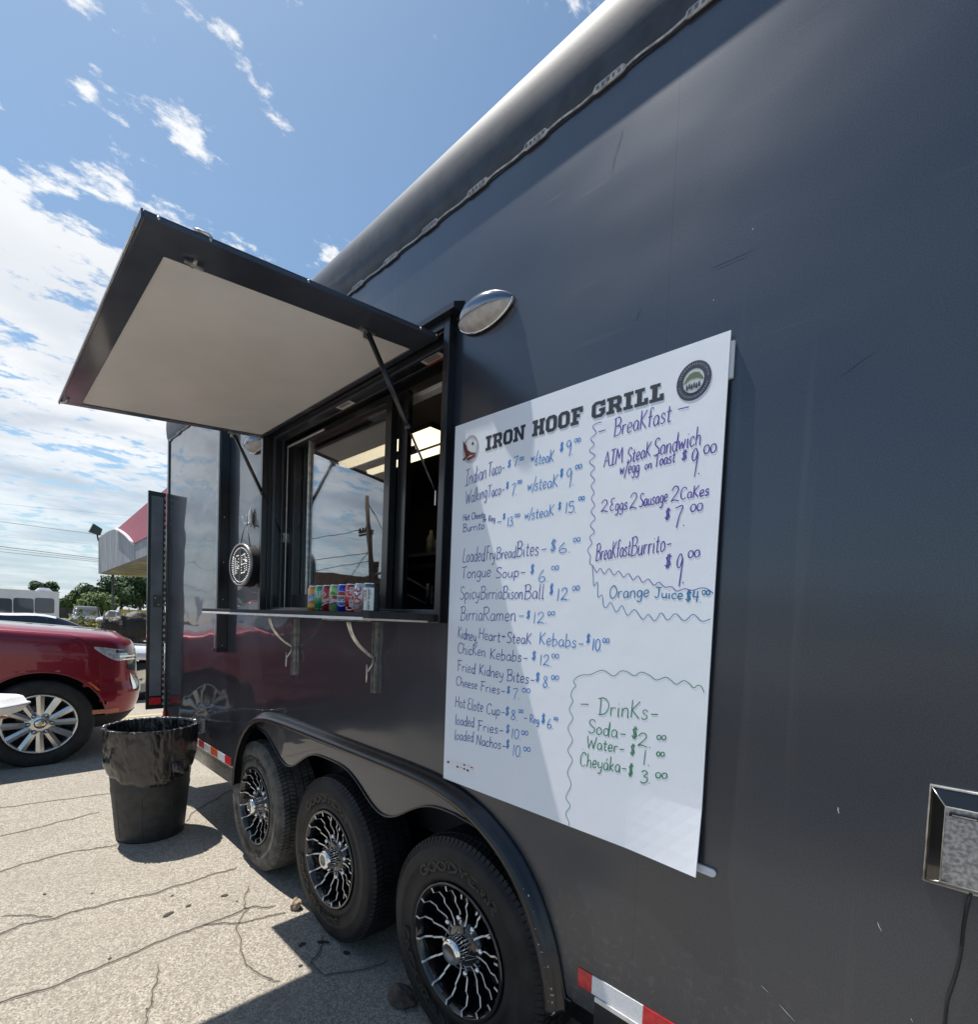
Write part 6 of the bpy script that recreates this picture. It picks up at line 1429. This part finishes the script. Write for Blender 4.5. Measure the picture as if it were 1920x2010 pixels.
# the pole, signal and wires across the street behind the camera (seen mirrored in the serving window)
SX_, SY_ = -25.6, -14.55
PU = thing('utility_pole', (-24.3, SY_, 0), 'leaning wooden utility pole mirrored in the serving window glass', 'utility pole')
mb = MB(); mb.tube([(-24.27, SY_, 0), (-24.84, SY_, 3.71), (-25.61, SY_, 8.67)], [.20, .16, .13], WOOD, 12); mb.build('pole', PU)
mb = MB()
for z in (6.4, 6.55): mb.box(-26.3, -24.9, SY_-.05, SY_+.05, z, z+.09, WOOD)
mb.build('cross_arm', PU)
for x in (-26.2, -25.9, -25.6):
    mb = MB(); mb.lathe([(.05, 0), (.09, .05), (.04, .12), (.07, .17), (0, .22)], (x, SY_, 6.64), (0, 0, 1), BLKM, 10); mb.build('insulator', PU)
for (a, b, sag, lab) in (((-26.2, SY_, 6.75), (-62, -15, 8.9), .5, 'upper level wire running from the leaning pole, mirrored in the window'), ((-25.3, SY_, 5.39), (-62, -15, 6.8), .5, 'lower wire running from the leaning pole, mirrored in the window'),
      ((-25.3, SY_, 5.5), (-60, -30, 4.2), .8, 'slack wire dropping from the leaning pole into the distance'), ((-25.0, SY_, 4.9), (-62, -9, 2.9), .3, 'lowest slack service wire below the leaning pole top'),
      ((-25.5, SY_, 8.3), (-21.5, -17.5, .1), 0, 'steep guy wire from the top of the leaning pole to the ground')):
    wire('overhead_cable', a, b, sag, .022, lab)
TS = thing('traffic_signal', (-20.0, SY_-.4, 0), 'traffic signal on a long horizontal mast arm across the street', 'traffic light')
mb = MB(); mb.tube([(-19.2, SY_-.4, 0), (-19.2, SY_-.4, 5.0)], .13, PST, 10); mb.build('post', TS)
mb = MB(); mb.tube([(-19.2, SY_-.4, 4.6), (-22.6, SY_-.4, 4.32), (-26.4, SY_-.4, 4.03)], [.10, .08, .05], PST, 8); mb.build('mast_arm', TS)
for x in (-25.45,):
    mb = MB(); mb.box(x-.26, x+.26, SY_-.75, SY_-.45, 3.75, 4.95, mat('signal_brown', (.10, .045, .03), .6)); hd = mb.build('signal_head', TS, bevel=.03)
    for z in (4.68, 4.35, 4.02): mb = MB(); mb.lathe([(.14, 0), (.15, .16)], (x, SY_-.449, z), (0, 1, 0), BLKM, 14, a0=.3, a1=2*pi-.3); mb.lathe([(0, .01), (.12, .01)], (x, SY_-.449, z), (0, 1, 0), BLKM, 14); mb.build('signal_lens', hd)
mb = MB(); mb.box(-24.2, -22.4, SY_-.50, SY_-.46, 4.0, 4.6, mat('road_sign_back', (.30, .32, .33), .5)); mb.build('name_sign', TS)
# street behind the camera
ASP = mat('street_asphalt', (.055, .055, .056), .9, noise_amt=.25, nscale=8, bump=.002, bscale=90)
mb = MB(); mb.box(-140, 120, -13.5, -7.2, .0, .004, ASP); tag(mb.build('street'), kind='structure')
mb = MB(); mb.box(-140, 120, -7.2, -7.04, 0, .13, CON); tag(mb.build('kerb', bevel=.02), kind='structure')
for k in range(-20, 20): mb = MB(); mb.box(k*4.0, k*4.0+2, -10.4, -10.28, .0045, .008, mat('road_yellow', (.55, .40, .08), .7)); mb.build('lane_dash', bpy.data.objects['street'])
BRK = mat('brown_brick_wall', (.17, .11, .08), .85, noise_amt=.25, nscale=3)
def building(name, x0, x1, y0, y1, h, M, lab, nwin, cren=False):
    r = thing(name, ((x0+x1)/2, (y0+y1)/2, 0), lab, 'building'); mb = MB(); mb.box(x0, x1, y0, y1, 0, h, M); mb.build('wall', r)
    if cren:
        for k in range(int((x1-x0)/1.6)): mb = MB(); mb.box(x0+k*1.6, x0+k*1.6+.8, y1-.4, y1, h+.001, h+.7, M); mb.build('parapet_block', r)
    else: mb = MB(); mb.box(x0-.2, x1+.2, y0-.2, y1+.2, h+.001, h+.3, mat('roof_edge', (.25, .25, .26), .7)); mb.build('roof', r)
    for k in range(nwin):
        x = x0+(x1-x0)*(k+.5)/nwin; mb = MB(); mb.box(x-.8, x+.8, y1+.005, y1+.06, 1.0, 2.5, CGL); f = mb.build('window', r)
        mb = MB(); frame_ring(mb, x-.88, x+.88, .92, 2.58, .08, y1+.002, y1+.09, TRIM); mb.build('window_frame', f)
building('brick_building', -52, -38, -26, -18, 5.2, BRK, 'brown brick building with a notched parapet seen mirrored in the far wall', 5, True)
building('brick_building', -24, 10, -92, -80, 4.2, mat('tan_stucco', (.30, .26, .21), .85, noise_amt=.1), 'long low tan building across the street behind the camera', 9)
building('brick_building', 24, 52, -86, -76, 5.0, mat('grey_block', (.20, .20, .20), .85, noise_amt=.1), 'grey block building furthest right across the street behind the camera', 7)

# ------------------------------------------------------------------ VEGETATION
def leaf_mat(name, c1, c2, ns):
    M = mat(name, c1, .75, col2=c2, nscale=ns, spec=.2); return M
LF = [leaf_mat('foliage_dark', (.035, .065, .028), (.060, .100, .040), .8), leaf_mat('foliage_mid', (.055, .095, .030), (.090, .140, .050), .8), leaf_mat('foliage_light', (.10, .15, .045), (.14, .19, .07), .8)]
BRKM = mat('tree_bark', (.09, .07, .055), .95, noise_amt=.3, nscale=4)
def tree(x, y, h, w, lm, lab, seed, trunk_h=.3, leaf=.28, nl=3600, name='broadleaf_tree', grp='trees along the far edge of the car park', cat_='tree'):
    R = random.Random(seed); root = thing(name, (x, y, 0), lab, cat_, grp)
    th = h*trunk_h; mb = MB(); mb.tube([(x, y, 0), (x+.1, y, th), (x, y+.1, h*.7)], [h*.035, h*.026, h*.01], BRKM, 8)
    lobes = []
    for k in range(15):
        a = R.uniform(0, 2*pi); r = math.sqrt(R.random())*w*.40; zz = R.uniform(th+.12*h, h*.86); sh = 1-.55*max(0, (zz/h-.5)/.5)
        lobes.append((Vector((x+r*sh*cos(a), y+r*sh*sin(a), zz)), R.uniform(.13, .24)*w*(1.05-.3*zz/h)))
    for c, r in lobes[:7]: mb.tube([(x, y, th*.8), ((x+c.x)/2, (y+c.y)/2, (th+c.z)/2+.1), tuple(c)], [h*.014, h*.010, h*.004], BRKM, 5)
    mb.build('trunk', root)
    mb = MB(); vs = []; fs = []
    for i in range(nl):
        c, r = lobes[int(R.random()**1.0*len(lobes))]; d = Vector((R.gauss(0, 1), R.gauss(0, 1), R.gauss(0, 1)*.85)).normalized(); p = c+d*r*(.62+.5*R.random()**.6)
        if p.z < th*.6: continue
        n_ = (d+Vector((R.uniform(-1, 1), R.uniform(-1, 1), R.uniform(-.3, 1)))*.8).normalized(); e = n_.orthogonal().normalized(); g_ = n_.cross(e); s_ = leaf*R.uniform(.5, 1.25); a = R.uniform(0, pi); e, g_ = e*cos(a)+g_*sin(a), g_*cos(a)-e*sin(a)
        k = len(vs); vs += [p-e*s_, p+g_*s_*.6, p+e*s_, p-g_*s_*.5]; fs.append((k, k+1, k+2, k+3))
    mb.add(vs, fs, lm); o = mb.build('crown', root, fixn=False); o['kind'] = 'stuff'; return root
def tp(u, d): p = CAM+ray(u, 1195)*d; return p.x, p.y
for (u, d, h, w, k, lab) in ((86, 88, 6.0, 5.2, 0, 'dark spreading tree whose top shows over the roof of the bus'), (168, 92, 5.4, 7.0, 1, 'rounded green tree left of the canopy corner, behind the bush'), (186, 80, 5.0, 5.0, 0, 'narrower dark tree beside the canopy post'), (238, 86, 7.2, 9, 0, 'tall dark tree behind the bison statue under the canopy'),
        (275, 80, 7.0, 8, 0, 'tall dark tree directly left of the open trailer door'), (196, 62, 3.3, 5.2, 2, 'low bright green tree in front of the dark ones'), (122, 100, 2.7, 5, 1, 'small hazy green tree just right of the bus roof'), (305, 84, 7.5, 9, 1, 'tree hidden behind the far end of the trailer'), (142, 110, 2.8, 7, 1, 'low far tree between the bus and the dark trees')):
    x, y = tp(u, d); tree(x, y, h, w, LF[k], lab, int(u), leaf=.30 if d > 70 else .24)
for i, (x, y, h, w) in enumerate(((-60, -45, 7, 11), (-30, -98, 9, 13), (-8, -104, 10, 14), (17, -96, 9, 13), (40, -98, 10, 14), (-85, -34, 7, 12))):
    tree(x, y, h, w, LF[i % 2], ['broad tree at the far left of the row behind the camera', 'tree behind the tan building, second of the row behind the camera', 'tallest tree rising over the middle of the tan building', 'tree over the gap between the tan and grey buildings', 'tree rising over the grey block building', 'tree far up the street beyond the brick building'][i], 100+i, leaf=.55, nl=1800, grp='trees across the street behind the camera')
def bush(x, y, h, w, lm, lab, seed, nl=900, leaf=.07, name='bush', grp='bushes by the car park kerb'):
    R = random.Random(seed); root = thing(name, (x, y, 0), lab, 'bush', grp); vs = []; fs = []; mb = MB()
    for k in range(9):
        a = R.uniform(0, 2*pi); mb.tube([(x, y, 0), (x+cos(a)*w*.2, y+sin(a)*w*.2, h*.5), (x+cos(a)*w*.4, y+sin(a)*w*.4, h*.9)], [.018, .012, .004], BRKM, 4)
    mb.build('stem', root)
    for i in range(nl):
        a = R.uniform(0, 2*pi); r = math.sqrt(R.random())*w*.5; z = R.uniform(.1, 1)*h*(1-.5*(r/(w*.5))**2)*(1+.25*sin(a*3)); p = Vector((x+r*cos(a), y+r*sin(a), z))
        n_ = Vector((R.uniform(-1, 1), R.uniform(-1, 1), R.uniform(0, 1))).normalized(); e = n_.orthogonal().normalized(); g_ = n_.cross(e); s_ = leaf*R.uniform(.5, 1.3); k = len(vs)
        vs += [p-e*s_, p+g_*s_*.5, p+e*s_, p-g_*s_*.5]; fs.append((k, k+1, k+2, k+3))
    mb = MB(); mb.add(vs, fs, lm); o = mb.build('foliage', root, fixn=False); o['kind'] = 'stuff'
YL = leaf_mat('foliage_yellow', (.13, .15, .03), (.22, .20, .05), 3)
x, y = tp(176, 16.5); bush(x, y, 1.28, 1.2, YL, 'leafy yellow green bush behind the white sedan roof', 1)
x, y = tp(156, 18.5); bush(x, y, 1.22, 1.0, LF[1], 'smaller green bush at the left of the yellow green one', 2)
x, y = tp(281, 9.4); bush(x, y, .62, .8, LF[2], 'low weedy bush between the SUV nose and the open door', 3, nl=500, leaf=.05)
x, y = tp(272, 14.5); bush(x, y, .35, 1.2, YL, 'flat patch of dry weeds by the kerb under the bison statue', 4, nl=500, leaf=.05)
# yellow board screen behind the bison
x, y = tp(262, 24.0); YP = mat('yellow_board', (.55, .42, .10), .7, col2=(.40, .30, .10), nscale=3)
YB_ = thing('board_screen', (x, y, 0), 'weathered yellow board screen on thin posts above the bison statue back', 'screen')
for k in range(3): mb = MB(); mb.box(x-.02, x+.02, y-.52+k*.36, y-.19+k*.36, .95, 1.52, YP); mb.build('board', YB_)
for k in range(4): mb = MB(); mb.box(x-.03, x+.03, y-.555+k*.36, y-.525+k*.36, 0, 1.60, PST); mb.build('post', YB_)
# dark timber fence under the trees
for k in range(26):
    pass
FN = thing('timber_fence', (-75, 12, 0), 'low dark board fence along the far side of the car park', 'fence'); FM = mat('fence_brown', (.10, .085, .075), .9, noise_amt=.3, nscale=1)
for k in range(60):
    x, y = tp(104+k*2.6, 66); mb = MB(); mb.box(x-.04, x+.04, y-.088, y+.088, 0, 1.35+.02*(k % 3), FM); mb.build('board', FN)

# ------------------------------------------------------------------ BISON STATUE
x, y = tp(262, 13.2); BF = mat('bison_bronze', (.009, .007, .006), .6, noise_amt=.5, nscale=14, bump=.02, bscale=14)
BI = thing('bison_statue', (x, y, 0), 'dark brown life size bison statue with its head lowered to the left', 'statue')
def bp_(l, z, s=0): return Vector((x+.0+s, y+l, z))      # l along the body: head towards -y
R_b = random.Random(4)
parts = [('e', bp_(.02, 1.05), (.30, .40, .42)), ('e', bp_(.08, 1.26), (.20, .28, .24)), ('e', bp_(.62, .95), (.27, .50, .33)), ('e', bp_(1.05, .90), (.24, .28, .28)), ('e', bp_(-.28, 1.02), (.24, .28, .34)),
         ('e', bp_(-.50, 1.10), (.18, .20, .22)), ('t', bp_(-.50, 1.08), bp_(-.72, .90), .15, .090), ('t', bp_(-.48, .92), bp_(-.48, .66), .09, .03)]
for s_ in (-.15, .15):
    parts += [('t', bp_(-.08, .74, s_), bp_(-.10, .38, s_), .14, .07), ('t', bp_(-.10, .38, s_), bp_(-.08, .06, s_), .06, .045), ('e', bp_(-.10, .04, s_), (.06, .08, .045)),
              ('t', bp_(1.02, .78, s_), bp_(.93, .46, s_), .15, .08), ('t', bp_(.93, .46, s_), bp_(1.04, .28, s_), .065, .045), ('t', bp_(1.04, .28, s_), bp_(1.02, .06, s_), .045, .04), ('e', bp_(1.0, .04, s_), (.055, .075, .04))]
parts += [('t', bp_(1.28, 1.0), bp_(1.36, .58), .03, .02)]
for k in range(70):
    l_ = R_b.uniform(-.62, .35); a_ = R_b.uniform(0, 2*pi); zc_ = 1.08; parts.append(('e', bp_(l_, zc_+.30*sin(a_)*(1 if l_ > -.3 else .6), .22*cos(a_)*(1 if l_ > -.3 else .75)), (.05, .05, .06)))
blob('bison_body', parts, BF, .026, BI, 2)
HRN = mat('pale_horn', (.34, .30, .25), .5)
for s_ in (-1, 1): mb = MB(); mb.tube(cat([bp_(-.50, 1.22, .14*s_), bp_(-.54, 1.24, .26*s_), bp_(-.58, 1.32, .30*s_), bp_(-.57, 1.46, .26*s_)], 5), [.035-.0015*i for i in range(16)], HRN, 8); mb.build('horn', BI)
for s_ in (-1, 1): mb = MB(); mb.lathe([(.0, -.02), (.02, 0), (0, .02)], bp_(-.62, 1.08, .15*s_), (1, 0, 0), GBL, 8); mb.build('eye', BI)
mb = MB(); mb.box(x-.55, x+.55, y-.6, y+1.6, .004, .05, CON); mb.build('plinth', BI, bevel=.01)
mb = MB(); x2, y2 = tp(277, 11.4); rock('stone', (x2, y2, .10), (.22, .30, .26), mat('pale_limestone', (.60, .53, .44), .85, noise_amt=.15, nscale=8), 'pale limestone block lit by the sun under the bison statue', 'stone', 9)

# ------------------------------------------------------------------ CUSTOMER JUST OUTSIDE THE LEFT EDGE, HOLDING A FOAM BOX
_d = ray(-6, 1381)*-.28; PX, PY = -2.68+_d.x, -1.730+_d.y
PN = thing('person', (PX, PY, 0), 'person in a grey T-shirt and blue jeans holding out a white foam food box', 'person')
SKIN = mat('skin', (.42, .25, .17), .55, noise_amt=.06, nscale=20); SHIRT = mat('grey_t_shirt', (.20, .21, .22), .85, noise_amt=.12, nscale=12, bump=.004, bscale=20); JEAN = mat('blue_jeans', (.05, .075, .13), .9, noise_amt=.2, nscale=40, bump=.003, bscale=20)
HAIR = mat('brown_hair', (.035, .022, .015), .6, noise_amt=.3, nscale=60, bump=.004, bscale=90)
V = lambda x_, y_, z_: Vector((PX+x_, PY+y_, z_))
# faces +x/+y (towards the hatch); shoulders run along (.7,-.7)
sd = Vector((.80, .60, 0)).normalized(); fwd_ = Vector((-.60, .80, 0)).normalized()   # right shoulder direction, facing direction
def W3(r, f, z): return V(0, 0, 0)+sd*r+fwd_*f+Vector((0, 0, z))
body = [('e', W3(0, .0, 1.60), (.078, .092, .115)), ('e', W3(0, .03, 1.53), (.055, .06, .06)), ('t', W3(0, -.01, 1.38), W3(0, .0, 1.52), .058, .052), ('t', W3(.18, .0, 1.38), W3(.28, .12, 1.16), .050, .040), ('t', W3(.28, .12, 1.16), W3(.40, .34, 1.180), .039, .027), ('e', W3(.425, .385, 1.184), (.045, .045, .020)),
        ('t', W3(-.18, .0, 1.38), W3(-.22, -.02, 1.10), .050, .040), ('t', W3(-.22, -.02, 1.10), W3(-.21, .06, .86), .039, .027), ('e', W3(-.21, .075, .80), (.028, .042, .05)),
        ('t', W3(0, 0, .95), W3(0, 0, 1.32), .09, .10), ('e', W3(0, .088, 1.585), (.014, .022, .02))]
for k, (dr, df, ln) in enumerate(((-.030, .030, .055), (-.008, .042, .065), (.014, .040, .060), (.034, .028, .048))): body += [('t', W3(.42+dr*.6, .40+df*.5, 1.184), W3(.43+dr, .41+ln*.8, 1.172), .0095, .0085), ('t', W3(.43+dr, .41+ln*.8, 1.172), W3(.432+dr, .41+ln*1.25, 1.168), .0085, .007)]
body += [('t', W3(.395, .38, 1.20), W3(.37, .43, 1.235), .012, .009)]
for k in range(4): body += [('t', W3(-.232+.015*k, .085, .775), W3(-.228+.013*k, .10, .70), .0095, .007)]
body += [('e', W3(-.080, 0, 1.59), (.014, .02, .03)), ('e', W3(.080, 0, 1.59), (.014, .02, .03))]
blob('body', body, SKIN, .009, PN, 3)
blob('t_shirt', [('e', W3(0, 0, 1.28), (.155, .13, .20)), ('e', W3(0, 0, 1.08), (.145, .125, .16)), ('t', W3(-.13, 0, 1.39), W3(.13, 0, 1.39), .072, .072), ('t', W3(.16, .0, 1.39), W3(.235, .06, 1.25), .073, .066), ('t', W3(-.16, .0, 1.39), W3(-.20, -.01, 1.22), .073, .066), ('t', W3(0, 0, .93), W3(0, 0, 1.05), .158, .150)], SHIRT, .014, PN, 5)
blob('jeans', [('e', W3(0, 0, .90), (.155, .145, .11)), ('t', W3(.085, .0, .86), W3(.10, .03, .47), .092, .068), ('t', W3(.10, .03, .47), W3(.11, .0, .09), .067, .054), ('t', W3(-.085, .0, .86), W3(-.10, .04, .47), .092, .068), ('t', W3(-.10, .04, .47), W3(-.11, .02, .09), .067, .054)], JEAN, .014, PN, 5)
blob('hair', [('e', W3(0, -.018, 1.648), (.088, .098, .085)), ('e', W3(0, -.05, 1.58), (.078, .06, .075))], HAIR, .010, PN, 2)
for s_ in (-1, 1):
    blob('shoe', [('e', W3(.11*s_, .05, .045), (.050, .115, .042), -math.atan2(.60, .80)*0, 'Z'), ('t', W3(.11*s_, -.02, .05), W3(.11*s_, .15, .035), .046, .038)], mat('white_trainer', (.55, .55, .53), .7), .010, PN, 3)
    mb = MB(); mb.lathe([(.0, .010), (.009, .004), (.011, 0)], W3(.030*s_, .088, 1.605), fwd_, mat('eye_white', (.6, .6, .6), .2), 12); mb.lathe([(0, .0115), (.005, .010)], W3(.030*s_, .088, 1.605), fwd_, GBL, 10); mb.build('eye', PN)
mb = MB(); mb.tube([W3(-.022, .086, 1.545), W3(0, .094, 1.541), W3(.022, .086, 1.545)], [.003, .006, .003], mat('lips', (.36, .14, .12), .5), 6); mb.build('mouth', PN)
FB = thing('foam_box', (-2.44, -1.08, 1.19), 'white foam takeaway box held out at the left edge, in front of the SUV wheel', 'food box')
FO = mat('white_foam', (.78, .79, .82), .6, noise_amt=.03, nscale=60, bump=.0008, bscale=200)
bc_ = CAM+ray(-32, 1384)*1.52; ang = math.atan2(RT.y, RT.x)+.12
def fbx(lx, ly, lz): return bc_+Vector((lx*cos(ang)-ly*sin(ang), lx*sin(ang)+ly*cos(ang), lz))
def shell(name, layers, M, parent):
    mb = MB(); vs = []; n = 32
    for (hw, hd_, z) in layers:
        for i in range(n):
            t = 2*pi*i/n; c, s_ = cos(t), sin(t); vs.append(fbx(.86*hw*abs(c)**.45*(1 if c > 0 else -1), .86*hd_*abs(s_)**.45*(1 if s_ > 0 else -1), z*.74))
    mb.add(vs, [(j*n+i, j*n+(i+1) % n, (j+1)*n+(i+1) % n, (j+1)*n+i) for j in range(len(layers)-1) for i in range(n)]+[tuple(range(n)), tuple((len(layers)-1)*n+i for i in range(n))], M, True); return mb.build(name, parent)
shell('box_base', [(.078, .062, -.036), (.090, .072, -.030), (.104, .084, -.002), (.111, .090, -.001), (.111, .090, .002)], FO, FB)
shell('box_lid', [(.111, .090, .0026), (.111, .090, .005), (.103, .083, .008), (.094, .074, .032), (.084, .064, .038), (.060, .045, .0385), (.055, .040, .036)], FO, FB)
